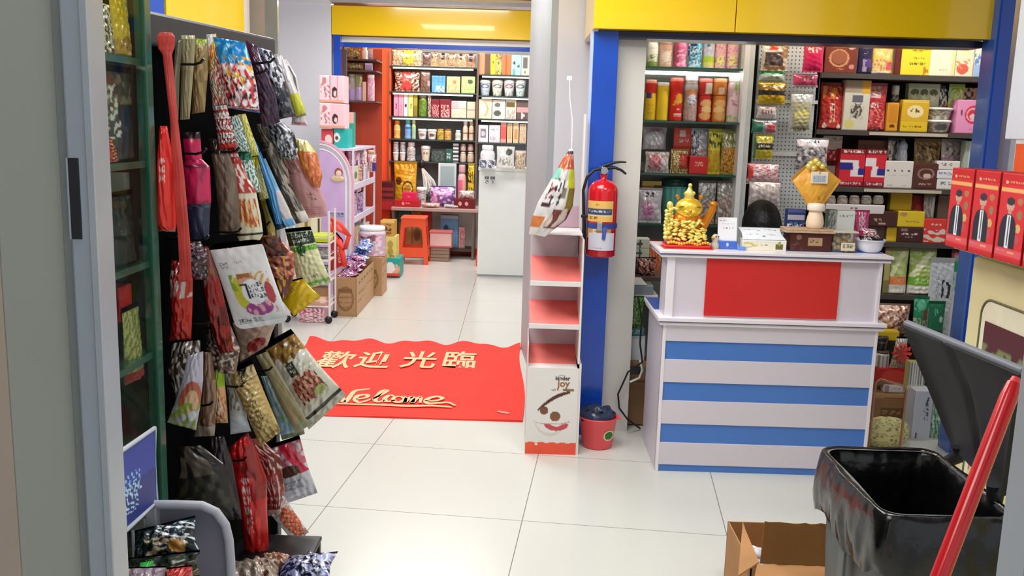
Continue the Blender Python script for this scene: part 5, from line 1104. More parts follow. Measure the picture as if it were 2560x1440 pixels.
flatbag([(320, 1395), (500, 1375), (500, 1440), (320, 1445)], 1.33, .05, '141A14;n 0 0 1 1 3 .8 2E3A28;n 0 .3 1 1 5 1.2 A8A880', 'dark green snack bag under the black bag in the dump bin')
flatbag([(350, 1405), (385, 1398), (382, 1428), (348, 1430)], 1.28, .03, '3CBF50', 'tiny bright green packet in the dump bin', res=(16, 16))
flatbag([(318, 1418), (415, 1415), (418, 1470), (318, 1470)], 1.26, .04, '9A8AA0;n 0 0 1 1 3 .5 B8A0A8', 'mauve packet at the bottom edge of the dump bin')
flatbag([(418, 1420), (480, 1412), (486, 1470), (415, 1470)], 1.27, .05, 'B82A2A;n 0 0 1 1 3 .8 D84A44', 'red packet at the bottom edge of the dump bin')

# ------------------------------------------------------------------ right shop: glass shelf unit with bottles, cans and bags
GZ = [A(1730, y, 5.3).z for y in (169, 304, 436, 562)]
gxa, gxb = A(1590, 400, 5.3).x, A(1849, 400, 5.3).x
e = empty('glass_shelf_unit', ((gxa + gxb) / 2, 5.45, 0), label='glass shelf unit of bottles and cans behind the golden cat', cat='shelf unit')
hw = (gxb - gxa) / 2
for z in GZ: MB().box(-hw, hw, -.15, .17, z - .008, z).build('glass_shelf', M_GLASS, e); MB().box(-hw, hw, -.153, -.149, z - .010, z + .001).build('shelf_edge', M_GLEDGE, e)
MB().box(-hw, hw, .2, .22, 0, 2.3).build('back_panel', mat('grey_mirror_panel', '8C918A', .35), e)
px0, px1 = A(1851, 300, 5.28).x, A(1884, 300, 5.28).x
MB().box(px0 - e.location.x, px0 - e.location.x + .028, -.17, .2, 0, 2.35, bev=.002).build('white_post', M_WHITE, e)
MB().box(px0 - e.location.x + .028, px1 - e.location.x, -.10, .2, 0, 2.35).build('post_return', mat('post_grey_white', 'C8CCCA', .4), e)
MB().box(-hw, hw, -.147, -.136, GZ[0] - .042, GZ[0] - .022).box(-hw + .1, hw, -.147, -.136, 2.2, 2.22).build('shelf_lamp_tube', mat('shelf_lamp', 'FFFDF4', .4, emit=5), e)
S1 = 'on the top glass shelf'; G1 = 'bottles on the top glass shelf'
BW = 'F4F4F0;r 0 .3 1 .6 FFFFFF;n 0 .5 1 1 4 .3 B8CC8A;r 0 .8 1 1 7E8E4A;k .2 .55 .7 .7 1 5A6A4A'
shelf_items(5.33, GZ, S1, G1, [
 ('b', 1618, 86, 1646, 167, BW, 'white and green bottle with a mauve cap', dict(lid='C8A0C0')),
 ('j', 1648, 86, 1682, 167, 'D8B0A0;r 0 0 1 .2 B88878;n .1 .4 .9 .9 4 .6 F4DCD0;e .5 .62 .3 .2 F8E8E0', 'tall pale brown jar with a pink lid', dict(lid='E8B8C0')),
 ('b', 1684, 84, 1719, 168, 'E87AB0;r .0 .0 .35 1 B04A70;n .2 .3 1 .95 3 .8 F8C0DC;k .5 .5 .9 .8 3 F8D8E8', 'hot pink bottle', dict(lid='F080B8')),
 ('b', 1721, 84, 1757, 169, '5AB8E8;n 0 .1 1 1 3 .5 D8ECF8;r .1 .1 .5 .2 20304A;n 0 .2 1 .9 4 1.3 2A4A7A', 'bright blue bottle', dict(lid='2AA0DC')),
 ('t', 1759, 88, 1787, 169, 'BCC8E4;r .2 .1 .5 .3 5A6A9A;r 0 .6 1 .8 B8D84A;r 0 .8 1 .93 E8D870;n 0 .3 1 .6 3 .9 F4D8E0', 'lilac, green and yellow can'),
 ('t', 1788, 88, 1816, 169, 'F0C0CC;n 0 .1 1 .5 3 .6 E8889C;e .5 .75 .4 .16 F0E898;n 0 .6 1 1 4 1 C88A9A', 'pink can with a yellow spot, left of its twin'),
 ('t', 1818, 88, 1847, 169, 'F0C4CE;n 0 .1 1 .5 3 .8 E890A4;e .5 .75 .4 .16 F0E898;n 0 .6 1 1 4 1 C88A9A', 'pink can with a yellow spot, next to the white post')])
shelf_items(5.33, GZ, 'on the second glass shelf', 'crisp cans on the second glass shelf', [
 ('t', 1611, 198, 1640, 300, 'E8C020;r 0 0 1 .3 D82A20;r .1 .28 .6 .42 4A3A6A;k .3 .55 .8 .9 3 D8A818', 'red and yellow can beside the pillar', dict(lid='E8A090')),
 ('t', 1641, 205, 1671, 300, 'F0CC28;k .3 .1 .7 .2 1 8A6A20;k .25 .3 .5 .9 6 D8A020', 'plain yellow can'),
 ('t', 1673, 193, 1707, 302, 'D8281C;e .7 .45 .3 .12 F0A030;n .2 .5 1 .62 3 .4 E8B040;k .4 .68 .9 .76 1 F8D8C8;s .3 .82 .9 .9 2 F8D8D0', 'tall red can with a yellow splash', dict(lid='F08070')),
 ('j', 1709, 186, 1744, 302, 'A89A98;r 0 .1 1 .25 C8C8C8;n .1 .2 .9 .5 3 .3 E89058;e .55 .45 .32 .12 E8E4F0;n 0 .55 1 1 4 .2 D8A8A0;n .2 .4 .9 .6 6 1.2 4A5A9A', 'clear jar with a white lid and blue white label'),
 ('t', 1745, 195, 1780, 299, 'C83028;r .45 .05 1 .3 F0E0D8;e .55 .55 .4 .1 E8B878;e .6 .7 .4 .09 F0CC90;e .5 .85 .42 .1 E8B070;r 0 .35 1 .37 4A2018', 'red can with a cookie picture', dict(lid='F09088')),
 ('t', 1781, 195, 1816, 299, 'D88030;r .3 .15 .8 .3 F0D8C0;e .55 .55 .4 .1 E8B878;e .45 .7 .4 .09 F0CC90;e .55 .85 .42 .1 E8B070;r 0 .35 1 .37 4A2018', 'orange can with a cookie picture', dict(lid='F0B080')),
 ('j', 1817, 187, 1849, 303, 'F0D0DC;p .6 .1 .2 5 9CC06A;n .2 .3 .8 .6 5 1.2 C88AA0;n 0 .8 1 1 3 .3 A8C86A;r 0 .92 1 1 E8D0C8', 'pale pink jar with green leaf marks and white lid')])
shelf_items(5.34, GZ, 'on the third glass shelf', 'bags on the third glass shelf', [
 ('p', 1612, 378, 1674, 434, 'C8B4B4;n 0 0 1 1 4 .2 F2E8E8;e .4 .5 .25 .35 D88A98;n .1 .2 .7 .9 5 .9 B05A68', 'clear bag of pink and white swirled sweets', dict(Y=5.33)),
 ('g', 1606, 312, 1668, 376, 'D0C8CC;e .5 .5 .42 .3 F4F2F6;r .3 0 .7 .2 C89AA8', 'clear bag with a large white bow', dict(Y=5.335, zs_=1) if 0 else dict(Y=5.45)),
 ('p', 1675, 372, 1722, 434, 'C89A58;n 0 0 1 1 5 .1 F0D8A0;r .5 .2 1 .8 D83A3A;n 0 0 1 1 6 .9 6A5A2A', 'bag of gold wrapped candies with a red tag', dict(Y=5.335)),
 ('c', 1680, 308, 1727, 436, 'E0584A;r .3 .05 .6 .2 F8D8D0;r 0 .4 1 .6 C82A24;k .3 .25 .8 .35 1 F8D0C8', 'red carton standing behind the gold candies', dict(Y=5.44, th=.05)),
 ('g', 1726, 310, 1776, 410, 'C8CCDC;n 0 0 .4 1 5 .4 3A3E50;r .4 0 .8 .1 B8A898;n .4 .6 1 1 3 .6 C89A80;n 0 0 1 1 3 1.2 EDEFF8', 'silver white pouch with black spots', dict(Y=5.40)),
 ('c', 1722, 390, 1768, 434, 'C8282A;k .3 .3 .8 .6 2 E8C0B0', 'low red box before the silver white pouch', dict(Y=5.33)),
 ('c', 1708, 306, 1742, 436, '2A4AA8;r .0 0 1 .1 4A70D0', 'dark blue carton at the back', dict(Y=5.52, th=.03)),
 ('p', 1767, 312, 1800, 434, 'D8C81C;n 0 0 1 .5 3 .7 4A5A20;n 0 .5 1 1 4 .1 E8A030;r 0 .42 1 .48 F0E040', 'narrow yellow and green pouch', dict(Y=5.35)),
 ('p', 1799, 318, 1840, 434, '8A8A48;n .1 .1 .9 .4 4 .9 E8E8D0;r .1 .42 .95 .97 D89028;n .1 .45 .95 .95 4 .3 F0B848;n .1 .45 .95 .95 6 1 8A4A1A', 'olive pouch with orange gummy sweets', dict(Y=5.35))])
shelf_items(5.34, GZ, 'on the lowest glass shelf', 'goods on the lowest glass shelf', [
 ('c', 1600, 452, 1650, 562, 'B87828;r 0 0 1 .12 E8C870;r .6 .1 1 .3 6A3A20', 'orange brown carton', dict(Y=5.45)),
 ('p', 1594, 470, 1655, 561, 'E4DCE6;k .25 .12 .7 .3 1 3A3238;p .38 .68 .3 12 D870B0;n .1 .4 .7 .95 6 .6 F0B8D8', 'white pouch with a pink flower', dict(Y=5.32)),
 ('w', 1650, 438, 1730, 562, '58B0A8;c 0 0 1 1 7 8ADCD0;r 0 0 1 .06 1E4A40', 'tall teal clear tub of candies', dict(Y=5.42, lid='1E4A40')),
 ('p', 1742, 446, 1788, 561, '8E8880;n 0 0 1 .3 3 .2 B8B8B4;n 0 .4 1 1 3 .5 A87A6A;n 0 0 1 1 4 1.1 D8D4D0', 'grey clear bag behind the golden cat'),
 ('p', 1789, 444, 1838, 561, '9A948C;n 0 .3 1 1 3 .3 B88A78;n 0 0 1 1 4 1 D8D8D4', 'grey brown clear bag next to the white post')])
# low bench under the glass shelves with cartons and a sorting desk
e = empty('low_bench', (.85, 5.1, 0), label='dark low bench between the pillar and the counter', cat='bench')
zbh = A(1600, 690, 5.0).z
MB().box(-.26, .10, -.14, .2, zbh - .02, zbh).build('bench_top', M_BROWN, e)
for x in (-.24, .08): MB().box(x - .02, x + .02, -.12, .18, 0, zbh - .02).build('leg', M_BROWN, e)
def on(kind, *a, **k): return item(kind, *a, **k)
on('p', 1576, 644, 1640, 690, 4.98, '2A1C1A;n .2 0 1 1 3 .2 A8584A;n .3 .1 1 .9 5 .9 E0A898', 'dark pouch with a cooked meat picture behind the counter edge', zs=(zbh,))
on('c', 1566, 596, 1621, 690, 5.14, 'D8DCC8;r 0 .28 1 .3 9A9A8A;p .3 .16 .14 4 4A5A50;p .55 .16 .14 4 4A5A50;p .3 .44 .14 4 4A5A50;p .55 .44 .14 4 4A5A50', 'pale stacked carton with dark arrow marks beside the pillar', zs=(zbh,), th=.08)
on('p', 1620, 600, 1652, 690, 5.18, 'D8683A;n 0 0 1 1 3 .5 F0A078;r .7 0 1 .5 C82A20', 'orange pouch wedged beside the counter top', zs=(zbh,))
e = empty('receipt_printer', (A(1605, 735, 4.75).x, 4.78, A(1605, 735, 4.75).z), label='grey receipt printer with white paper behind the counter', cat='printer')
MB().box(-.06, .055, -.05, .06, 0, .05, bev=.005).build('printer_body', mat('printer_grey', '8E969E', .4), e)
MB().raw([(-.045, -.055, .052), (.02, -.055, .052), (.0, .04, .075), (-.045, .04, .075)], [(0, 1, 2, 3)]).build('paper', mat('receipt_white', 'F4F6FA', .6), e, solid=.001)
zpr = e.location.z
e = empty('side_table', (e.location.x - .01, 4.80, 0), label='small white side table beside the pillar and counter', cat='table')
MB().box(-.075, .09, -.08, .12, zpr - .015, zpr, bev=.002).build('table_top', M_WHITE, e)
for x, y in ((-.065, -.07), (.08, -.07), (-.065, .11), (.08, .11)): MB().box(x - .008, x + .008, y - .008, y + .008, 0, zpr - .015).build('leg', M_GREY, e)
item('p', 1573, 740, 1608, 822, 4.60, '3E7A2E;n 0 0 1 1 4 .0 8CC060;n 0 0 1 1 6 .9 1E4A1E', 'green leafy snack bag beside the counter', zs=())
item('c', 1570, 822, 1612, 840, 4.58, '4A7A80;k .1 .2 .9 .8 2 A8C8C8', 'flat teal box under the green leafy bag', th=.12)
item('c', 1568, 840, 1612, 902, 4.58, 'D8DCE0;r 0 0 1 .1 B8C0C8', 'white carton under the flat teal box', th=.13)
item('c', 1564, 902, 1612, 1062, 4.58, '8A6A4A;r 0 0 1 .1 A8845C;r .1 .3 .9 .34 6A4C30', 'tall brown carton at the bottom beside the pillar', th=.14)
def wpt(x, y, Y): return A(x, y, Y)
tag(MB().tube([wpt(1595, 740, 4.44), wpt(1604, 800, 4.44), wpt(1600, 860, 4.46), wpt(1606, 905, 4.46), wpt(1570, 930, 4.47), wpt(1545, 985, 4.47), wpt(1548, 1020, 4.46), wpt(1570, 1050, 4.44), FL(1600, 1071, .008)], .0045, 8).build('power_cable', M_BLACK),
    'black power cable looping to the floor between pillar and counter', 'cable')
tag(MB().tube([wpt(1600, 900, 4.49), wpt(1606, 925, 4.49), wpt(1598, 945, 4.49), wpt(1575, 955, 4.49)], .006, 8).build('white_cable', M_WHITE), 'short white cable beside the pillar', 'cable')
e = empty('power_strip', tuple(wpt(1585, 925, 4.515)), label='dark power strip lying before the white carton beside the pillar', cat='power strip')
MB().box(-.03, .03, -.01, .01, -.02, .02, bev=.003).build('strip_body', M_BLACK, e)

# ------------------------------------------------------------------ right shop: pegboard with hanging bags
pgx0, pgx1 = A(1886, 300, 5.5).x, A(2040, 300, 5.5).x
pm = mat('pegboard_grey', 'BFC3C6', .5, var=.01)
nt = pm.node_tree; b = nt.nodes['Principled BSDF']; tc = nt.nodes.new('ShaderNodeTexCoord'); mp = nt.nodes.new('ShaderNodeVectorMath'); mp.operation = 'SCALE'; mp.inputs['Scale'].default_value = 1 / .022
fr = nt.nodes.new('ShaderNodeVectorMath'); fr.operation = 'FRACTION'; sb = nt.nodes.new('ShaderNodeVectorMath'); sb.operation = 'SUBTRACT'; sb.inputs[1].default_value = (.5, .5, .5)
ml = nt.nodes.new('ShaderNodeVectorMath'); ml.operation = 'MULTIPLY'; ml.inputs[1].default_value = (1, 0, 1); ln = nt.nodes.new('ShaderNodeVectorMath'); ln.operation = 'LENGTH'
lt = nt.nodes.new('ShaderNodeMath'); lt.operation = 'LESS_THAN'; lt.inputs[1].default_value = .2; mx = nt.nodes.new('ShaderNodeMix'); mx.data_type = 'RGBA'
mx.inputs[6].default_value = (*lin('C2C6C9'), 1); mx.inputs[7].default_value = (*lin('5E6266'), 1)
for a_, b_ in ((tc.outputs['Object'], mp.inputs[0]), (mp.outputs[0], fr.inputs[0]), (fr.outputs[0], sb.inputs[0]), (sb.outputs[0], ml.inputs[0]), (ml.outputs[0], ln.inputs[0]), (ln.outputs['Value'], lt.inputs[0]), (lt.outputs[0], mx.inputs[0]), (mx.outputs[2], b.inputs['Base Color'])): nt.links.new(a_, b_)
e = empty('pegboard', ((pgx0 + pgx1) / 2, 5.5, 0), label='grey perforated board with hanging bags between the two shelf units', cat='pegboard')
hw = (pgx1 - pgx0) / 2
MB().box(-hw, hw, 0, .02, .3, 2.3).build('board', pm, e); MB().box(-hw, hw, -.006, 0, 1.66, 1.68).box(-hw, hw, -.006, 0, 1.36, 1.38).build('rail', M_WHITE, e)
for (x, y) in ((1935, 104), (2040, 108), (1930, 178), (2015, 188), (1930, 205), (1920, 262), (2003, 232), (1912, 300), (1910, 338), (1912, 412), (2032, 345)):
    q = A(x, y + 6, 5.42); MB().tube([(q.x - e.location.x, 0, q.z), (q.x - e.location.x, -.13, q.z), (q.x - e.location.x, -.14, q.z + .01)], .0025, 6).build('hook', M_CHROME, e)
S2 = 'hanging on the pegboard'
shelf_items(5.39, (), S2, 'bags hanging on the pegboard', [
 ('p', 1904, 96, 1972, 177, 'D8C8B8;r .2 .1 .6 .35 E84A40;r 0 .1 .25 .4 F4F0EC;r .12 .42 .8 .85 5A4A4A;n .2 .5 .7 .8 3 .6 8A7A80;r .1 .84 .9 1 C8A078;r .7 0 1 .6 A8805A', 'tan pouch with a dark window'),
 ('p', 1898, 176, 1966, 204, 'C8D0C8;r 0 0 1 .35 3A9A60;k .3 .5 .8 .8 1 8A9A90', 'small pack with a green header', dict(Y=5.41)),
 ('p', 1896, 204, 1966, 260, 'E0BC1C;r 0 .1 1 .4 8A6A28;r 0 .4 1 .62 2A2018;n .2 .1 .9 .4 3 .6 C8A060;k .4 .72 .8 .85 1 A08018', 'yellow pouch with a black band'),
 ('p', 1893, 261, 1944, 296, 'E8DCDC;k .2 .25 .8 .7 3 A86068', 'white pack with small red print', dict(Y=5.41)),
 ('p', 1880, 297, 1945, 334, 'B8BCC0;r .1 .3 .4 .9 4A9A7A;r .55 .3 .95 .9 D86068;r 0 0 .12 1 3A8A6A;r 0 .2 1 .3 6A6E74', 'green and red mixed pack', dict(Y=5.41)),
 ('p', 1884, 336, 1934, 398, 'C8B838;r 0 .35 1 .6 2A2A1C;n .1 0 .9 .35 3 .3 E8D080;r 0 0 .1 1 3E7A3A;k .2 .42 .9 .54 1 D8C8A0', 'yellow crisps pouch with a dark band', dict(Y=5.37)),
 ('p', 1868, 408, 1950, 462, 'D8C0C4;n 0 0 1 1 3 .0 F0DDE0;n 0 0 1 1 5 .9 D85A68;r 0 .1 .16 .7 E0403A', 'clear bag of pink white candies', dict(Y=5.36)),
 ('p', 1872, 452, 1954, 514, 'C4B4B0;n 0 0 1 1 3 .3 E8DEDC;r .45 .1 .85 .5 E4D4D0;k .5 .18 .8 .42 2 B8A8A4', 'greyish clear bag above the black haired head', dict(Y=5.33)),
 ('p', 2008, 100, 2060, 180, 'D0305A;r 0 0 1 .15 C83A30;n .1 .1 .7 .4 3 .4 F0C8C0;r .2 .4 1 1 D81C5C', 'magenta gift pouch', dict(Y=5.37)),
 ('p', 1984, 184, 2048, 218, 'D04878;r 0 0 1 .12 C8C8C8;r 0 .85 1 1 E8D8DC;k .3 .3 .75 .6 1 F0B8C8', 'small magenta banner pack', dict(Y=5.41)),
 ('p', 1974, 228, 2030, 330, 'C4C4BC;r .1 .25 .9 1 B8B498;e .52 .6 .36 .16 E8E088;e .5 .66 .2 .08 F4F0C0;r 0 0 1 .24 D4D6D8;k .2 .9 .8 .98 1 6A6A50', 'clear pack with pale yellow eggs'),
 ('p', 1990, 344, 2072, 425, 'B8AEB0;r 0 0 1 .26 F0E8EC;k .3 .08 .75 .2 1 3A3240;n 0 .3 1 1 3 .2 E8E4E6;n 0 .3 1 1 4 .8 6A6068', 'clear bag with a white printed header', dict(Y=5.34))])

# ------------------------------------------------------------------ right shop: dark shelf unit with boxes
WZ = [A(2250, y, 5.5).z for y in (187, 329, 471, 606, 737)]
wx0, wx1 = A(2034, 400, 5.5).x, 2.72
e = empty('dark_shelf_unit', ((wx0 + wx1) / 2, 5.7, 0), label='dark wall shelf unit full of boxes behind the sales counter', cat='shelf unit')
hw = (wx1 - wx0) / 2
for z in WZ + [.36, .05]: MB().box(-hw, hw, -.21, .22, z - .028, z).build('shelf_board', M_DARK, e)
for z in WZ[1:3]: MB().box(-.2, .25, -.214, -.21, z - .024, z - .006).build('price_rail', mat('pale_price_rail', 'C8BCA8', .5), e)
MB().box(-hw - .02, -hw, -.2, .22, 0, 2.2).build('side_panel', M_DARK, e); MB().box(hw, hw + .02, -.2, .22, 0, 2.2).build('side_panel', M_DARK, e)
MB().box(-hw, hw, .2, .225, 0, 2.3).build('back_board', mat('taupe_board', '6E655E', .6), e)
GW = 'boxes on the dark wall shelves'
shelf_items(5.52, WZ, 'on the top dark shelf', GW, [
 ('c', 2060, 88, 2139, 183, '7A3428;o .45 .6 .32 .24 C89068;e .45 .57 .26 .18 9A5A40;e .5 .2 .16 .1 B88A78;e .82 .22 .16 .14 C8B8B8;k .4 .86 .65 .92 1 D8A088;e .86 .82 .08 .06 C88A80;n 0 0 .3 .3 3 .6 A85A40', 'brown box with a round biscuit picture'),
 ('g', 2144, 92, 2182, 184, '241E4A;n .1 0 .7 .3 3 .4 A8B0C0;r .3 .6 .6 .95 9A8AA8;r .5 .6 .9 .8 5A3A8A', 'navy pouch with silver marks'),
 ('g', 2180, 90, 2236, 186, 'ECC060;r .1 .05 .9 .6 F2CC78;e .3 .8 .3 .16 E8C890;n 0 .6 .7 .95 4 .9 C88A50;r .6 .68 .95 .88 D8606A;r 0 .93 .8 1 F4E8E8', 'yellow orange pouch with round biscuits'),
 ('c', 2237, 92, 2250, 185, '6A2420', 'narrow dark red carton'),
 ('c', 2251, 90, 2323, 187, 'F4DC38;e .55 .3 .28 .12 E0C830;o .55 .3 .25 .08 6A6430;r .35 .1 1 .25 FBF090;k .35 .55 .8 .6 1 8A7A20;k .3 .68 .85 .75 1 5A4E18;p .85 .88 .12 3 C8882A', 'bright yellow box'),
 ('c', 2323, 92, 2386, 189, 'F6F2D8;r .85 0 1 1 EDE8A8;e .25 .28 .04 .04 8A8A7A;e .5 .28 .04 .04 8A8A7A;e .75 .28 .03 .03 B8B8A8;k .4 .82 .7 .88 1 C8C890', 'cream box with three small dots'),
 ('c', 2387, 94, 2431, 190, 'F6EECE;e .4 .8 .34 .14 E86A58;n 0 .55 .8 .8 4 .6 E8A070;e .55 .3 .3 .14 F8F4B8', 'cream box with a red bird shape'),
 ('c', 2433, 96, 2476, 192, 'EEF0DC;n 0 .4 1 1 3 .0 6A98DC;r 0 .68 1 1 A8C4F0;r .2 .08 .5 .2 4A4A4A', 'cream and blue box beside the right post')])
shelf_items(5.52, WZ, 'on the second dark shelf', GW, [
 ('g', 2049, 205, 2109, 325, 'B02A24;n .1 .08 .8 .35 2 .0 E08A38;r .4 .45 .6 .85 F0C8B8;k .42 .47 .58 .83 3 8A2A24;n 0 .4 1 1 4 .9 D8443A;e .2 .92 .08 .06 F4E4D8;e .8 .94 .08 .06 F4E4D8', 'red pouch with an orange animal shape'),
 ('c', 2105, 198, 2169, 325, 'D8D4C8;r .0 .0 .65 .25 A89A88;r .65 0 1 .27 D8A838;r .3 .3 .72 .44 6E6878;e .5 .62 .22 .14 55504C;n .2 .5 .8 .85 4 .7 C8C0B4;e .25 .88 .2 .09 D8D080;k .4 .46 .7 .5 1 4A4848', 'tall pale box with a dark figure drawing'),
 ('g', 2168, 206, 2214, 326, 'B83038;r 0 .0 .7 .14 B89088;r .05 .18 .65 .32 E0B8B8;k .1 .42 .6 .54 1 F0D8D8;n 0 .55 1 1 3 .1 E0706A;r .2 .92 .7 .96 6A2A2A', 'red pouch with a pink window'),
 ('c', 2215, 256, 2243, 328, 'DE9A30;r .15 .08 .85 .7 D08820;e .5 .82 .25 .06 5A3A18', 'slim orange box'),
 ('b', 2222, 212, 2246, 328, 'A8A4A0;r .1 .0 .5 .6 D8D8D8;n 0 0 1 1 4 .6 6A6460', 'small silver grey bottle', dict(Y=5.62)),
 ('c', 2250, 249, 2318, 329, 'DDB02A;r 0 .68 1 1 E8C428;e .5 .36 .3 .2 F0E0A8;k .32 .28 .7 .45 1 6A4A18;r .05 .05 .95 .1 E8C860;k .1 .8 .8 .88 1 7A5A18', 'golden yellow box with a pale oval'),
 ('c', 2262, 208, 2341, 329, 'C8D0B8;r 0 0 1 .1 A8B8A0;e .2 .18 .13 .07 5A6A48;e .5 .18 .13 .07 5A6A48;e .8 .18 .13 .07 5A6A48;p .2 .3 .1 5 E8ECD8;p .5 .3 .1 5 E8ECD8;p .8 .3 .1 5 E8ECD8', 'pale green box with three bowls', dict(Y=5.62, th=.05)),
 ('g', 2340, 214, 2372, 329, '23302C;n 0 0 1 .45 3 .2 D8DCD8;e .5 .45 .2 .06 8A3A30;n 0 .4 1 .6 4 .7 D8A898', 'black and white pouch', dict(Y=5.62)),
 ('g', 2366, 196, 2406, 329, 'B8D858;n 0 0 1 .5 3 .3 E0F0A8;r .0 .0 .3 .3 A8C888', 'lime green pouch with a pointed top', dict(Y=5.6)),
 ('w', 2321, 299, 2389, 330, 'A8A098;n 0 0 1 1 3 .3 D8D4D0;e .5 .5 .3 .3 6A6460', 'lower clear tub', dict(th=.15)),
 ('w', 2323, 268, 2393, 299, 'A49C90;n 0 0 1 1 3 .3 E0DCD4;n 0 0 1 1 3 1 8A7A60', 'upper clear tub', dict(th=.15)),
 ('c', 2396, 219, 2458, 329, 'E0BC98;r 0 .12 .4 .3 E8DCD0;n 0 0 .5 .3 4 .3 5A3A34;r .45 .02 1 .22 E8C0A0;r 0 .3 1 .36 A04A58', 'peach box with a picture', dict(Y=5.63, th=.05)),
 ('c', 2388, 249, 2455, 332, 'EE9CCC;e .6 .44 .3 .27 D8384A;o .6 .44 .25 .2 F4B8D0;e .6 .5 .12 .08 F4C8D8;e .18 .38 .03 .1 6A3A60;k .45 .86 .85 .9 1 B85A90', 'pink box with a red round emblem')])
shelf_items(5.52, WZ, 'on the third dark shelf', GW, [
 ('c', 2135, 350, 2230, 471, '8A5A40;r 0 0 1 .1 A06A48', 'plain brown carton at the back', dict(Y=5.68, th=.1)),
 ('c', 2048, 334, 2097, 471, 'D8C8B4;r 0 0 1 .14 E8DCCC;k .5 .04 .95 .12 1 8A7A68;r 0 .28 1 .5 C8303A;r 0 .5 1 .6 5A1A20;n .1 .3 .9 .5 3 .8 F0D8D8', 'cream and red pack at the left end', dict(Y=5.6, th=.05)),
 ('c', 2095, 372, 2158, 467, 'D42A38;r 0 0 1 .14 8A1E2A;k .1 .03 .95 .12 1 F4E4E0;d .5 .5 1 .0 0 FFFFFF;r .0 .3 .75 .44 F0E4EC;r .55 .44 .78 .56 F0E4EC;r .45 .56 .98 .72 F0E4EC;r .0 .36 .5 .56 2A2C8A;r .75 .52 1 .68 2A2C8A;r 0 .86 1 1 8A1E2E;k .1 .88 .9 .97 1 E8D0D8', 'red box with a white and blue zigzag, left one'),
 ('c', 2159, 373, 2212, 467, 'D42A38;r 0 0 1 .14 8A1E2A;k .1 .03 .95 .12 1 F4E4E0;r .0 .22 .5 .44 F0E4EC;r .35 .44 .6 .56 F0E4EC;r .3 .56 .95 .72 F0E4EC;r .6 .52 1 .68 2A2C8A;r 0 .86 1 1 8A1E2E;k .1 .88 .9 .97 1 E8D0D8', 'red box with a white and blue zigzag, right one'),
 ('g', 2214, 338, 2258, 470, '3A3630;n 0 0 1 .6 2 .2 D8D4C8;r .6 0 1 .3 1E1C1A', 'black and cream patterned pouch', dict(Y=5.62)),
 ('k', 2238, 350, 2268, 470, 'D0DCF0;n 0 0 1 1 3 .8 F4F8FF', 'pale blue cone shaped bottle', dict(Y=5.6, lid='C8D4EC')),
 ('c', 2206, 402, 2280, 468, 'E6E0DC;e .14 .36 .035 .04 4A3A38;e .38 .36 .035 .04 4A3A38;e .62 .36 .035 .04 4A3A38;e .86 .36 .035 .04 4A3A38;k .1 .52 .92 .56 1 C8C0BC;k .15 .88 .35 .93 1 8A8480;k .6 .9 .8 .94 1 3A3432', 'white box with four dark dots'),
 ('g', 2281, 338, 2351, 471, 'A8864A;r 0 0 1 .05 E8C878;r .0 .08 1 .14 B8925A;n .1 .14 .9 .45 3 .1 6A5226;n .4 .16 .7 .45 5 .4 E8CC8A', 'gold pouch with a rice stalk picture', dict(Y=5.62)),
 ('c', 2280, 407, 2344, 470, '5A3028;o .5 .42 .34 .22 9A7A70;e .55 .5 .14 .1 D8BCB4;k .25 .8 .75 .86 1 C8A8A0', 'dark brown box with an oval emblem'),
 ('g', 2349, 336, 2410, 471, 'E6D8D4;k .4 .05 .7 .08 1 5A4A4A;e .25 .2 .06 .03 4A3A4A;n .1 .2 .9 .35 4 .8 8A7A80;r 0 .36 1 .5 D8A8C0', 'white pouch with a pink band', dict(Y=5.62)),
 ('c', 2341, 402, 2400, 425, 'ECE8E4;k .2 .3 .8 .6 1 6A6660', 'top small white box of the three stacked', dict()),
 ('c', 2340, 425, 2399, 448, 'ECECF4;k .1 .3 .5 .5 1 8A8AB8;k .5 .3 .9 .6 1 9A9AA0', 'middle small white box of the three stacked'),
 ('c', 2339, 448, 2398, 471, 'EEEEEE;k .2 .3 .8 .6 1 7A7A80', 'bottom small white box of the three stacked'),
 ('c', 2403, 352, 2446, 471, 'C4D4C8;e .55 .24 .2 .09 6A9A80;r .0 .0 .2 1 A8B4AC;r .2 .7 1 .74 DDE4DC', 'mint green box beside the right post')])
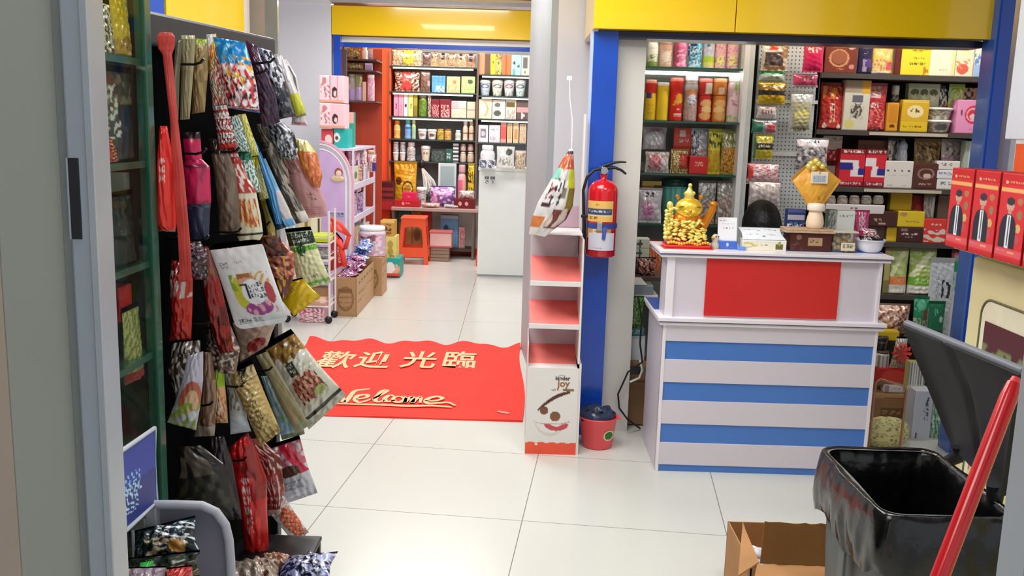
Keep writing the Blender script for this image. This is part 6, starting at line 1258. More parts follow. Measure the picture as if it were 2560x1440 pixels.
shelf_items(5.52, WZ, 'on the fourth dark shelf', GW, [
 ('c', 1964, 484, 2010, 612, '2A3A6E;r 0 0 1 .08 4A5A9A;r .0 .15 .95 .3 B8B4CC;n .1 .35 .9 1 3 .2 3A8A90;n 0 .4 1 1 5 .8 D8E0F0;r 0 .4 .1 .9 E8ECF8', 'navy and teal carton left of the cream bottle', dict(Y=4.20, th=.05)),
 ('c', 2062, 511, 2213, 535, 'E4DCDC;r 0 0 1 .15 F0EAEA;k .42 .35 .56 .55 1 6A5A5A', 'long white tray box carrying five crocks', dict(Y=5.50, th=.12)),
 ('c', 2064, 535, 2212, 606, '4A3A34;r .05 .2 .95 .25 6A5850', 'dark brown carton under the long white tray box', dict(Y=5.51, th=.12)),  # added carton, its dark colour stands for the shade below the tray
 ('c', 2216, 478, 2271, 606, 'EAC42C;r 0 0 1 .02 F4D860', 'plain yellow box standing upright', dict(Y=5.62, th=.05)),
 ('c', 2271, 488, 2304, 606, '8A1C1C;e .5 .3 .25 .1 B83A34', 'dark red carton', dict(Y=5.62, th=.05)),
 ('p', 2303, 474, 2332, 606, '9A9890;n 0 0 1 1 3 .3 C8C8C0;r .7 0 1 .6 DDDDD8', 'grey curled pouch', dict(Y=5.58)),
 ('c', 2336, 488, 2374, 606, '8E7466;r 0 0 1 .05 A08878', 'dull brown carton', dict(Y=5.62, th=.05)),
 ('c', 2215, 567, 2242, 605, 'E8C030', 'small yellow box under the brown box'),
 ('c', 2172, 528, 2242, 567, '4E2A26;k .15 .5 .5 .75 1 B89A90;r .35 .75 .6 .85 C8A898', 'dark brown box resting on the small yellow box', dict(Y=5.5, th=.14)),
 ('c', 2243, 568, 2309, 605, '4A2826;k .15 .4 .8 .55 1 E8D8D0;k .3 .6 .65 .7 1 C8B0A8;r .1 .1 .35 .25 9A7A80', 'dark brown box under the yellow box', dict(Y=5.5, th=.14)),
 ('c', 2243, 528, 2311, 568, 'E4C432;e .2 .2 .14 .14 B8905A;k .3 .6 .85 .75 1 8A6A20', 'yellow box stacked on the dark brown box', dict(Y=5.5, th=.14)),
 ('c', 2305, 547, 2363, 606, 'E0403A;k .35 .18 .8 .32 1 F4D8D0;n 0 .4 1 .95 2 .1 E8D4CC;k .55 .45 .7 .5 1 F4D8D0', 'red box with white animal shapes', dict(Y=5.5))])
for i in range(5):
    item('k', 2066 + i * 30, 488, 2094 + i * 30, 511, 5.5, 'A89A8C;n 0 0 1 1 4 .5 C8BCB0', 'small grey crock with a white lid standing on the long white tray box', 'crocks on the white tray box', lid='F0E4E0', zs=())
shelf_items(5.5, WZ, 'on the low dark shelf right of counter', 'pouches on the low dark shelf', [
 ('g', 2206, 616, 2222, 736, 'B8B070;r 0 .7 1 1 8A8450', 'narrow olive pouch'),
 ('g', 2219, 612, 2269, 736, 'C4D08C;n 0 0 1 .6 2 .2 A8BC60;d .5 .3 .6 .8 .08 E0E8B8;r 0 .62 1 .8 E88A50;k .3 .66 .85 .76 1 F4C8A8;r 0 .8 1 1 E8E4DC', 'green pouch with an orange band'),
 ('g', 2270, 612, 2340, 736, 'C0D088;n 0 0 1 .6 2 .2 A4BC5A;d .5 .3 .6 .8 .08 E4ECC0;e .42 .38 .1 .06 F4F8E8;r 0 .62 1 .8 7CB83C;k .2 .66 .85 .76 1 D8F0A8;r 0 .8 1 1 E6E4DC', 'green pouch with a lime band'),
 ('p', 2372, 614, 2408, 736, '8A3040;e .5 .2 .4 .15 D0505A', 'dark pink packet')])
# goods low on the right, in front of the shelf unit
e = empty('goods_table', (1.98, 4.98, 0), label='dark low table of goods between the counter and right blue post', cat='table')
ztb = A(2225, 842, 4.9).z
MB().box(-.30, .38, -.14, .14, ztb - .02, ztb, bev=.002).build('table_top', M_DARK, e)
for x, y in ((-.28, -.12), (.36, -.12), (-.28, .12), (.36, .12)): MB().box(x - .012, x + .012, y - .012, y + .012, 0, ztb - .02).build('leg', M_DARK, e)
GL = 'goods low at the right of the counter'
def low(k, x0, y0, x1, y1, Y, d, label, **kw): item(k, x0, y0, x1, y1, Y, d, label, GL, kw.pop('zs', (ztb,)), **kw)
low('p', 2192, 764, 2285, 836, 4.86, 'D8B49C;n 0 0 1 1 2 .3 EAD4C4;n 0 0 1 1 4 .9 A8584A;n .5 0 1 1 5 1.2 6A3A34', 'large peach patterned bag above the yellow dish beside the counter', th=.12)
low('c', 2192, 828, 2250, 842, 4.80, 'E8C428', 'flat yellow dish box beside the counter')
low('p', 2280, 742, 2320, 842, 4.84, '2A9A6A;n 0 0 1 .35 3 .4 6AC8A0;e .5 .2 .3 .12 7AD8B0;n 0 .5 1 1 3 .3 D8C0A8;r .6 .3 .95 .55 8A6A50', 'green topped bag left of the darker green bag')
low('p', 2318, 754, 2362, 842, 4.80, '1E7A50;k .3 .2 .6 .4 1 8AD8B0;e .75 .45 .12 .08 B8E0C8;r .6 .7 1 1 2E5A44', 'dark green bag in front of the white pouch with a bat shape')
low('g', 2312, 645, 2382, 842, 4.9, 'DEE4EA;n .45 .28 .8 .5 3 .1 2A3440;k .25 .2 .34 .5 6 5A6470;r .0 0 1 .04 F0F4F8', 'large white pouch with a dark bat shape', th=.05)
low('p', 2372, 640, 2410, 842, 4.78, 'C8D0D0;r 0 .03 1 .18 1E9A60;n 0 .2 1 .4 4 .4 4A9A80;e .45 .62 .3 .25 9A5A54;n 0 .5 1 1 4 1 E8D0CC', 'tall green and red clear bag beside the right blue post')
item('c', 2172, 985, 2287, 1072, 4.68, 'A07850;r 0 0 1 .12 C89C6C;r .2 .42 .8 .72 7A5634;k .24 .48 .76 .66 1 B08860;r .26 .1 .8 .13 8A6440', 'brown carton on the floor right of the counter', GL, (0,), th=.2)
zc = A(2230, 985, 4.68).z
low('c', 2210, 964, 2268, 985, 4.70, 'ECE4E4;k .4 .35 .75 .6 1 3A3234;r 0 0 .2 1 B89AA0', 'white box with two eye marks on the brown carton', zs=(zc,))
low('c', 2190, 922, 2262, 964, 4.72, 'C82A28;e .6 .45 .45 .4 D8483C;r 0 .8 1 1 8A6A64', 'glossy red box beneath the candle jars', zs=())
low('j', 2192, 880, 2228, 922, 4.74, '8A847C;c 0 0 1 1 5 D8D4CC;r 0 0 1 .1 E8E4E0', 'clear jar of white sticks on the red box', lid='5A4A40', zs=())
low('w', 2188, 843, 2226, 880, 4.76, '241C1A;e .5 .3 .3 .1 6A5A50', 'dark round pot stacked on the jar of white sticks', lid='3A2A28', zs=())
e = empty('bow_gift_bag', (A(2248, 922, 4.70).x, 4.72, A(2248, 922, 4.70).z), label='clear bag tied with a red star bow right of the jar', cat='bag')
pouch_mb((-.02, 0, .165), (.035, 0, .165), (.045, 0, 0), (-.045, 0, 0), .05, 'B8A898;n 0 0 1 .4 3 .2 E8E4E4;n 0 .4 1 1 3 .5 8A7A58', (26, 40)).build('bag_body', M_FILM, e)
mb = MB()
for k in range(10):
    a_ = k * .628; mb.raw([(0, -.03, .085), (.04 * math.cos(a_ + .2), -.038, .085 + .045 * math.sin(a_ + .2)), (.055 * math.cos(a_), -.03, .085 + .06 * math.sin(a_)), (.04 * math.cos(a_ - .2), -.045, .085 + .045 * math.sin(a_ - .2))], [(0, 1, 2, 3)])
mb.build('star_bow', mat('red_ribbon', 'E8362A', .3, coat=.3), e, solid=.001)
e.location.z = A(2248, 922, 4.70).z
low('c', 2266, 905, 2312, 978, 4.62, 'C8B870;r 0 0 1 .78 8A8A84;c .05 .0 .95 .8 6 E8E8E0;r 0 .8 1 1 DCD08A', 'yellow edged box of slim candles above the white pack', zs=())
item('c', 2274, 978, 2322, 1128, 4.52, 'DCE0EA;n .5 .1 .8 .35 3 .5 4A4E58;r .2 .7 .3 .85 5A4A58;k .6 .2 .8 .5 4 6A6E78', 'tall white pack standing on the floor right of the counter', GL, (0,), th=.12)
item('p', 2322, 985, 2368, 1128, 4.52, '9AC8A8;n 0 0 1 .6 3 .2 D8ECDC;n 0 0 1 1 4 .9 2E8A50;n 0 .7 1 1 4 .7 D8A8B8', 'green and white bag behind the trash bin lid', GL, (0,))
e = empty('yellow_tissue_bag', tuple(FL(2222, 1128, 0) + Vector((0, .06, 0))), label='pale yellow bag with grey symbols on the floor right of the counter', cat='bag')
nu, nv = 60, 60; th_, ph_ = np.meshgrid(np.linspace(0, math.pi * .98, nv), np.linspace(0, 2 * math.pi, nu), indexing='ij')
rr_ = 1 + .03 * np.sin(ph_ * 7) * np.sin(th_ * 5)
P = np.stack([.115 * np.sin(th_) ** .7 * np.cos(ph_) * rr_, .06 * np.sin(th_) ** .7 * np.sin(ph_), .075 + .075 * np.cos(th_) * rr_ * np.where(np.cos(th_) < 0, .99, 1)], -1)
P[..., 2] = np.maximum(P[..., 2], .001)
MB().grid(P, ink('E0D894;k 0 0 1 1 7 1.6 E0D894;n 0 .1 1 .95 9 1.3 7A744E', (ph_ - math.pi) / math.pi, th_ / math.pi)).build('bag_body', M_SOFT, e)
e = empty('copper_frame', (A(2230, 1000, 4.3).x, 4.30, 0), label='thin copper tube frame standing right of the counter', cat='frame')
q = [A(2172, 1118, 4.3), A(2186, 985, 4.3), A(2190, 955, 4.3), A(2200, 948, 4.3), A(2262, 965, 4.3), A(2266, 975, 4.3), A(2250, 1118, 4.3)]
q[0].z = q[-1].z = .005
MB().tube([p_ - e.location for p_ in q], .0055, 10).build('front_tube', mat('copper_tube', 'C08A68', .3, metal=.7), e)
MB().tube([q[0] - e.location, Vector((q[0].x - e.location.x, -.12, .006)), Vector((q[-1].x - e.location.x, -.12, .006)), q[-1] - e.location], .0055, 8).build('foot_tube', mat('copper_tube', 'C08A68', .3, metal=.7), e)

# ------------------------------------------------------------------ back shop: white cabinet, stools
yc = 9.15
xa_, xb_ = A(1195, 560, yc).x, A(1313, 560, yc).x; zt_ = A(1250, 420, yc).z
e = empty('white_cabinet', ((xa_ + xb_) / 2, yc + .2, 0), label='tall white cabinet standing in the back shop near the doorway edge', cat='cabinet')
hw = (xb_ - xa_) / 2; M_CAB = mat('greenish_white_laminate', 'E6EBE6', .35, var=.01)
MB().box(-hw, hw + .25, -.2, .2, .02, zt_ - .03, bev=.004).build('cabinet_body', M_CAB, e)
MB().box(-hw - .008, hw + .26, -.21, .21, zt_ - .03, zt_, bev=.004).build('top_board', M_CAB, e)
MB().box(-hw + .01, hw + .24, -.19, .19, 0, .02).build('plinth', M_GREY, e)
u, v = np.meshgrid(np.linspace(0, 1, 40), np.linspace(0, 1, 30))
Cc = ink('E6EBE6;r .05 .1 .42 .45 6A6E6E;r .55 .1 .98 .45 6A6E6E;r .2 .1 .25 .45 B8BCBA;r .7 .1 .75 .45 B8BCBA;n .1 .6 .4 1 2 .0 7A7E7E;n .6 .55 .95 1 3 .2 8A8E8E', u, v)
c0 = A(1211, 439, yc) - e.location
MB().grid(np.stack([c0.x + u * .105, -.2012 + 0 * u, c0.z - v * .075], -1), Cc, smooth=False).build('stickers', M_CARD, e)
G3 = 'goods on top of the white cabinet'
item('b', 1199, 363, 1236, 420, yc - .12, 'FAFAFC', 'plain white jug on the white cabinet', G3, (zt_,), lid='FFFFFF', name='jug', cat='jug')
item('c', 1198, 399, 1238, 420, yc - .19, 'D8DAE0;r .05 .1 .45 .9 5A607A;r .55 .1 .95 .9 5A5A6A;n 0 0 1 1 4 .8 E8ECF0', 'small photo card box before the plain white jug', G3, (zt_,), th=.03)
item('g', 1240, 366, 1286, 420, yc - .14, 'EDEDE6;e .7 .25 .2 .16 5A5A58;n .1 .5 .9 .85 4 .4 A8A8A0', 'white pouch with a grey spot on the white cabinet', G3, (zt_,))
item('g', 1287, 376, 1314, 420, yc - .14, 'D8C8B0;n 0 0 1 1 3 .4 A88A68;r 0 0 1 .12 EDE4D8', 'small tan pouch at the right end of the white cabinet', G3, (zt_,))
M_ST = mat('orange_plastic', 'F25A32', .35, var=.03)
def stool(x, y, yaw, label):
    e = empty('plastic_stool', (x, y, 0), (0, 0, yaw), label=label, cat='stool', group='orange plastic stools in the back shop')
    H, t, b = .50, .125, .165
    MB().box(-t - .01, t + .01, -t - .01, t + .01, H - .03, H, bev=.01).build('seat', M_ST, e)
    for sx in (-1, 1):
        for sy in (-1, 1):
            m = MB(); w_ = .042
            P = []
            for z, k in ((H - .02, t), (0, b)):
                P.append([(sx * k, sy * k, z), (sx * (k - w_), sy * k, z), (sx * (k - w_), sy * (k - .008), z), (sx * (k - .008), sy * (k - .008), z), (sx * (k - .008), sy * (k - w_), z), (sx * k, sy * (k - w_), z)])
            m.grid(np.array(P), wrap=True, smooth=False); m.raw(P[1], [tuple(range(6))]); m.build('leg', M_ST, e)
    for a in range(4):
        M = Matrix.Rotation(a * math.pi / 2, 4, 'Z')
        kz = lambda z: t + (b - t) * (1 - z / H)
        def pl(z0, z1, w0, w1, n=1):
            m = MB(); y0, y1 = -kz(z0), -kz(z1)
            vs = [(-w0, y0, z0), (w0, y0, z0), (w1, y1, z1), (-w1, y1, z1)]; vs += [(x_, y_ + .008, z_) for x_, y_, z_ in vs]
            vs = [tuple(M @ Vector(v_)) for v_ in vs]
            m.raw(vs, [(0, 1, 2, 3), (7, 6, 5, 4), (0, 4, 5, 1), (3, 2, 6, 7), (0, 3, 7, 4), (1, 5, 6, 2)]); return m
        pl(H * .80, H - .02, t - .005, t - .01).build('seat_skirt', M_ST, e)
        pl(H * .16, H * .36, b - .03, b - .04).build('cross_panel', M_ST, e)
        # rounded shoulders of the window
        for sx in (-1, 1):
            z1 = H * .8; k = -kz(z1) - .0005
            vs = [(sx * (t - .02), k, z1), (sx * (t - .065), k, z1), (sx * (t - .035), k - .001, z1 - .02), (sx * (t - .018), k - .003, z1 - .06)]
            vs += [(x_, y_ + .008, z_) for x_, y_, z_ in vs]; vs = [tuple(M @ Vector(v_)) for v_ in vs]
            MB().raw(vs, [(0, 1, 2, 3), (7, 6, 5, 4), (0, 4, 5, 1), (1, 5, 6, 2), (2, 6, 7, 3), (3, 7, 4, 0)]).build('shoulder', M_ST, e)
    return e
stool(A(1036, 600, 9.95).x, 9.95, .0, 'orange plastic stool standing before the back shelves table')
stool(A(1203, 600, 9.95).x + .11, 9.97, .05, 'orange plastic stool mostly hidden behind the white cabinet')

# ------------------------------------------------------------------ back shop: brown shelf wall
BY = 10.72
BZ = [A(1080, y, BY).z for y in (167, 231, 293, 349, 404)]; CZ = [A(1255, y, BY).z for y in (188, 241, 298, 357, 415)]
b0, b1, b2 = A(973, 300, BY).x, A(1193, 300, BY).x, A(1330, 300, BY).x + .5
M_BR2 = mat('grey_brown_laminate', '75665C', .4, var=.05)
for nm, xa, xb, zs, lb in (('brown_shelf_unit', b0, b1, BZ, 'wide brown shelf unit right of the orange pillar in the back shop'), ('brown_shelf_unit', b1, b2, CZ, 'brown shelf unit above the white cabinet in the back shop')):
    e = empty(nm, ((xa + xb) / 2, BY + .18, 0), label=lb, cat='shelf unit', group='brown shelf units in the back shop'); hw = (xb - xa) / 2
    for z in zs: MB().box(-hw, hw, -.265, .16, z - .014, z).build('shelf_board', mat('dark_shelf_glass', '3E4A48', .2), e)
    for sx in (-1, 1): MB().box(sx * (hw - .006) - .005, sx * (hw - .006) + .005, -.27, .16, .62, 2.25, bev=.002).build('upright', M_BR2, e)
    MB().box(-hw + .001, hw - .001, .165, .18, .62, 2.3).build('back_panel', mat('pale_mirror', 'B4BEC4', .4), e)
    for z in zs[:3]: MB().box(-hw + .05, hw - .05, -.264, -.252, z - .034, z - .018).build('lamp_strip', mat('warm_strip', 'FFF4D8', .4, emit=1.1), e)
G4 = 'goods on the brown shelves of the back shop'; s1 = 'on back shop top shelf'
BR = 'A88058;n 0 0 1 .5 3 .6 4A3028;n 0 .4 1 1 5 .2 D8B48A'
shelf_items(BY - .06, BZ, s1, G4, [
 ('p', 979, 122, 1055, 166, '9A7A4A;n 0 0 1 1 4 .1 D8C08A;n 0 0 1 1 6 .9 F0E8C8;r .38 .05 .72 .95 E8D850;k .42 .5 .68 .62 1 A09030', 'wide bag of nuts with a yellow label'),
 ('p', 1056, 130, 1076, 168, '6A4A40;n 0 0 1 1 3 .6 9A8078', 'dark brown pouch next to the bag of nuts'),
 ('p', 1077, 128, 1095, 169, BR, 'light brown pouch, second after the bag of nuts'),
 ('p', 1097, 130, 1117, 170, 'B08A60;r .3 0 .7 .6 3A2420;n 0 .5 1 1 5 .2 E0C094', 'tan dark striped pouch, third after the nuts'),
 ('p', 1118, 131, 1141, 171, 'A88260;n 0 0 1 1 4 .2 D8B48A;n 0 0 1 .5 5 .8 5A4030', 'tan pouch, fourth after the bag of nuts'),
 ('p', 1142, 132, 1165, 172, 'B08C64;r .3 .0 .6 .5 4A3028;n 0 .4 1 1 4 .2 E0C49A', 'tan pouch, fifth after the bag of nuts'),
 ('p', 1166, 132, 1189, 173, '9A745A;r .3 .05 .7 .6 3A2428;n 0 .6 1 1 5 .4 D0A888', 'reddish brown pouch beside the shelf upright')])
shelf_items(BY - .06, CZ, 'on back shop top right shelf', G4, [
 ('c', 1197, 132, 1211, 187, 'E8906A;k .3 .3 .7 .8 4 D87850', 'salmon carton'), ('c', 1212, 134, 1224, 187, '6E4A30', 'brown carton'),
 ('c', 1226, 135, 1239, 187, 'E8BC34;e .5 .4 .2 .06 8A6A20', 'yellow carton'), ('c', 1240, 135, 1253, 187, 'E0C068;n 0 0 1 1 4 .4 8A6A30', 'patterned yellow carton'),
 ('c', 1255, 136, 1277, 187, 'C87844;r .4 0 .55 1 A85A34', 'orange brown carton'), ('c', 1278, 137, 1302, 188, 'A8DCDC;e .3 .4 .14 .08 3A4A50;e .75 .55 .14 .08 4A5A60;r .1 .7 .4 1 6AA8B0', 'pale cyan carton with dark dots'),
 ('c', 1303, 138, 1324, 188, 'C8C8BE;r .2 .1 .7 .65 6A6A68;e .45 .85 .1 .06 2A2A2A', 'pale carton with a grey panel')])
shelf_items(BY - .06, BZ, 'on back shop second shelf', G4, [
 ('p', 985, 177, 1049, 230, '8A4A3E;n 0 0 1 1 5 .0 E0CCB8;n 0 0 1 1 6 .8 4A2A24;r .28 .05 .66 .95 E85048;k .34 .4 .6 .5 1 F8C8C0', 'wide bag of nuts with a red label'),
 ('p', 1050, 176, 1075, 230, '6E5448;n 0 0 1 1 8 .6 8E7468;r .8 .5 1 .7 D8A8A0', 'plain dark brown pouch'),
 ('c', 1079, 189, 1113, 230, '5AA0DC;n 0 0 1 .4 3 .4 4A8AC8;n .2 .6 .9 .95 3 .1 F0F0E8', 'bright blue box'), ('c', 1116, 191, 1150, 231, 'E8C090;e .6 .35 .15 .12 B88050;n 0 .5 1 1 3 .8 D8A070', 'peach box between the blue and green boxes'), ('c', 1153, 191, 1187, 231, 'BCE08A;e .65 .3 .2 .14 4A5A40;n 0 .5 1 1 3 .8 8AB860', 'light green box')])
OW = 'B8C4D4;e .5 .3 .42 .14 4A5A6A;e .5 .3 .3 .08 C8D0DC;n 0 .6 1 1 3 .6 8AA090'
for i, (x0, x1, d, t) in enumerate([(1198, 1226, OW, 'bluish bowl with a dark rim mark'), (1228, 1257, OW.replace('B8C4D4', 'E0D8C0'), 'cream bowl with a dark rim mark'), (1258, 1286, OW.replace('B8C4D4', 'D8D0D4').replace('4A5A6A', '8A3A40'), 'pinkish white bowl with a red rim mark'), (1287, 1314, OW.replace('B8C4D4', 'CCE0DC').replace('4A5A6A', '2A4A40'), 'mint bowl with a green rim mark')]):
    item('w', x0, 199, x1, 241, BY - .06, d, t + ' on back shop second right shelf', G4, CZ)
shelf_items(BY - .06, BZ, 'on back shop third shelf', G4, [
 ('c', 984, 234, 995, 292, 'E898B8;k .2 .4 .8 .7 3 8A4A7A', 'pink carton beside the orange pillar'), ('c', 996, 234, 1008, 292, 'E8A0B8;k .2 .5 .8 .9 3 C86090', 'second pink carton from the orange pillar'), ('c', 1009, 233, 1019, 292, 'E8E8F0;e .5 .5 .3 .1 3A3A40', 'white carton with a black mark'),
 ('c', 1020, 234, 1032, 292, 'E4E488;k .2 .4 .8 .7 3 8A9030', 'pale yellow carton'), ('c', 1033, 236, 1043, 292, 'A8A03C;r .0 .5 1 1 8A7A30', 'olive carton'), ('j', 1044, 236, 1068, 293, '5A7A2E;n 0 0 1 1 3 .4 7A9A40', 'green jar', dict(lid='8A8A7A')),
 ('c', 1069, 238, 1077, 293, 'C8B8B0;n 0 0 1 1 4 .2 6A5048', 'thin brown and white carton'), ('c', 1078, 248, 1098, 293, '7A1A28;n .1 .3 .9 1 4 .2 E0A0A0', 'dark red pattern box, left one'), ('c', 1099, 248, 1127, 293, '7A1A28;n .1 .3 .9 1 4 .0 E8A8A8', 'dark red pattern box, right one'),
 ('c', 1128, 272, 1166, 293, 'E4C8A0;n 0 0 1 1 3 .4 F4E8D8', 'low cream box under the mauve box'), ('c', 1128, 252, 1166, 272, 'C8B0B4;r .5 0 1 1 D8C8C0', 'low mauve box stacked on the cream box', dict(zs=()) if 0 else dict()), ('c', 1167, 254, 1188, 293, 'CFC4AC;r 0 .45 1 .5 8A7A68', 'beige box by the shelf upright')])
shelf_items(BY - .06, CZ, 'on back shop third right shelf', G4, [
 ('c', 1196, 248, 1229, 298, 'E8D8BC;e .45 .5 .3 .35 D8A878;e .35 .5 .25 .3 F0E8D8', 'cream box with a tan swirl'), ('c', 1230, 250, 1262, 298, 'E8E4DC;e .4 .25 .25 .12 6A6A68;e .4 .7 .3 .16 5A5C58', 'white box with two dark ovals'),
 ('c', 1263, 250, 1290, 298, 'DCD4C4;r .05 .1 .9 .35 6A5A38;n .1 .5 .9 1 4 .2 A898A0', 'cream box with a brown band'), ('c', 1291, 252, 1321, 298, '6A5654;r 0 .35 1 .6 D0A0A0;p .5 .78 .2 3 F0E8D8;r .0 .6 1 .62 2A2224', 'dark brown box with a pink band')])
shelf_items(BY - .06, BZ, 'on back shop fourth shelf', G4, [
 ('b', 983, 301, 1000, 348, 'E8B060;r 0 .3 1 .4 F0D8A0', 'orange bottle with a domed cap', dict(lid='E89830')), ('b', 1010, 297, 1027, 348, '7AA8E0;r 0 .2 1 .35 2A7AB0', 'light blue bottle', dict(lid='5AC0C0')), ('b', 1028, 297, 1039, 348, '9AC8A0;r 0 .1 1 .2 B8E04A', 'slim green bottle', dict(lid='C8E8B0')),
 ('w', 1043, 322, 1066, 349, 'E8E4E0;e .5 .5 .3 .2 8A8A90', 'white cup bowl with a grey drawing, left one'), ('w', 1067, 323, 1091, 349, 'E8E4E0;e .5 .5 .3 .2 6A5A60', 'white cup bowl with a brown drawing, right one'),
 ('j', 1092, 322, 1109, 349, 'C8B048;n .1 .2 .9 .8 3 .4 8A7A30', 'small gold jar, left one', dict(lid='B89040')), ('j', 1110, 322, 1128, 349, 'D8A860;n .1 .2 .9 .8 3 .4 A87A40', 'small gold jar, right one', dict(lid='7A5A30')),
 ('b', 1137, 325, 1152, 350, 'C8D4C8', 'small pale green bottle by the row of little bottles', dict(lid='E8E8E8')), ('b', 1156, 300, 1169, 350, 'DCC8B4;r 0 .5 1 .55 8A6A50', 'tall beige bottle in the row of little bottles', dict(lid='F0E8E0')), ('b', 1171, 300, 1184, 350, 'CDB8A0;r 0 .5 1 .55 7A5A40', 'tall tan bottle in the row of little bottles', dict(lid='D8B890'))])
shelf_items(BY - .06, CZ, 'on back shop fourth right shelf', G4, [
 ('c', 1195, 312, 1220, 357, 'DCDCE4;r .2 .2 .75 .75 7A7A84;e .48 .5 .2 .15 C8C8D0', 'white box with a grey round picture'), ('c', 1222, 312, 1250, 357, 'DCD8E0;k .2 .2 .8 .35 1 8A8490;n .1 .6 .6 .9 4 .6 A8A0A8', 'white box with faint print'),
 ('c', 1251, 306, 1265, 357, 'E8A098;r 0 .2 1 .8 E06058', 'pink and red carton'), ('c', 1267, 308, 1280, 357, 'D8C8A8;r .2 .1 .8 .8 C8B080', 'beige carton'), ('c', 1282, 306, 1296, 357, 'E0C8A0;r .2 .3 .8 .8 D09A50', 'tan carton with an orange panel'), ('c', 1298, 310, 1315, 357, 'C0A888;n 0 0 1 1 3 .4 E0D0B8', 'patterned brown carton')])
shelf_items(BY - .06, BZ, 'on back shop fifth shelf', G4, [
 ('w', 981, 380, 996, 402, 'E8E0D8', 'small white cup under the left silver jar', dict(lid='F0F0F0')), ('w', 998, 380, 1013, 402, 'E8DCD4', 'small white cup under the right silver jar', dict(lid='F0F0F0')),
 ('j', 982, 352, 996, 380, '8E9092;n 0 0 1 1 3 .6 D8D8D8', 'silver jar stacked on a white cup, left one', dict(zs_=0) if 0 else dict()), ('j', 999, 352, 1013, 380, '8A8C90;n 0 0 1 1 3 .6 D8D8D8', 'silver jar stacked on a white cup, right one'),
 ('b', 1015, 354, 1038, 403, 'A8A6A4;n 0 0 1 1 3 .4 D8D8D4', 'grey glass bottle'), ('w', 1050, 364, 1076, 403, 'E4DCC8;e .35 .4 .1 .1 5A4A40;e .65 .4 .1 .1 5A4A40', 'cream owl shaped bowl'),
 ('c', 1078, 372, 1112, 403, '3A4648;r 0 0 1 .12 1A1E20;n 0 .2 1 1 3 .6 5A6A60', 'dark flat picture box'), ('c', 1113, 372, 1131, 403, '2E5A50;k .2 .3 .8 .8 2 C8D8D0', 'dark green box'),
 ('c', 1132, 356, 1146, 403, '3A3C40;s 0 0 1 1 5 D8DCE0', 'black and white striped carton'), ('k', 1149, 378, 1165, 403, 'C8B8A8', 'small beige crock, left one', dict()), ('k', 1167, 378, 1185, 403, 'C8B4A0', 'small beige crock, right one', dict()),
 ('k', 1150, 353, 1165, 378, 'C4A8A0', 'upper beige crock stacked left'), ('k', 1168, 353, 1184, 378, 'C0A49C', 'upper beige crock stacked right')])

# table board below the shelves with loose goods, under table goods
e = empty('wall_table', (-.95, 10.42, 0), label='brown table board under the back shop shelves', cat='table')
zT = .565; M_TT = mat('pinkish_laminate', 'B8A098', .4)
tx0, tx1 = A(978, 520, 10.2).x + .95, 1.4
MB().box(tx0, tx1, -.22, .27, zT - .035, zT, bev=.003).build('table_top', M_TT, e)
for x in (tx0 + .02, A(1183, 560, 10.25).x + .95, 1.35): MB().box(x - .012, x + .012, -.2, .26, 0, zT - .035).build('leg', M_BR2, e)
MB().box(tx0 + .03, A(1183, 560, 10.25).x + .95, -.02, .25, .07, .1).build('lower_board', M_BROWN, e)
struct('baseboard_back', M_ORANGE, [(-1.35, 1.0, 10.66, 10.7, 0, .07)])
G5 = 'loose goods on the wall table'
def tb(k, x0, y0, x1, y1, Y, d, label, **kw): item(k, x0, y0, x1, y1, Y, d, label, G5, kw.pop('zs', (zT,)), **kw)
tb('g', 982, 404, 1041, 505, 10.50, 'DCA828;n 0 0 1 .3 3 .5 C89018;o .62 .64 .26 .2 3A2C14;e .2 .45 .14 .1 5A3A20;e .62 .64 .14 .1 A87A20;r 0 0 1 .05 F0C850', 'large golden yellow bag with a dark circle above the orange stool', th=.12)
tb('c', 984, 500, 1050, 521, 10.26, 'B81E26;e .35 .5 .05 .2 F0A0A0;k .42 .4 .65 .6 1 F0B8B0', 'flat red box on the table board', th=.14)
tb('c', 1005, 481, 1041, 501, 10.28, 'D8205A;p .45 .55 .12 3 F08AA8', 'crimson box stacked on the flat red box', th=.12, zs=())
tb('c', 944, 455, 984, 525, 10.40, '4A1418;s 0 .2 1 1 4 8A2A30;r 0 .7 1 1 B02A30', 'dark red stacked chocolate cartons left of the table', th=.2, zs=())
tb('w', 1039, 468, 1066, 510, 10.44, 'D8D8DC;n 0 0 1 1 3 .8 8A8A90', 'white bowl behind the crimson box')
tb('p', 1072, 466, 1138, 512, 10.32, '8A5AA8;r .1 .1 .9 .42 D898D8;r .05 .5 .3 .9 D8A0D8;k .3 .15 .6 .3 1 4A2A6A;n 0 0 1 1 3 1.2 E8D8F0', 'purple padded bag lying on the table board', th=.14)
tb('c', 1134, 497, 1188, 523, 10.26, '6A1018;e .3 .5 .08 .2 E8A0A0;e .6 .5 .08 .2 E8A0A0', 'dark red tin box near the right end of the table', th=.12)
tb('p', 1146, 477, 1186, 498, 10.28, 'D8CCC4;n 0 0 1 1 3 .4 A88A80', 'pale folded pack on the dark red tin box', zs=())
tb('p', 1052, 508, 1100, 524, 10.24, 'E0C8BC;n 0 0 1 1 2 .4 B89088', 'flat pinkish paper pack on the table board', th=.1)
tb('p', 1108, 512, 1150, 524, 10.24, 'E0E0DC;n 0 0 1 1 3 .2 9A9A94', 'small white crumpled pack on the table board', th=.08)
e = empty('feather_duster', (A(1076, 460, 10.58).x, 10.56, zT), label='grey white feathery bundle with a black tip behind the purple bag', cat='duster')
mb = MB(); rr = random.Random(9)
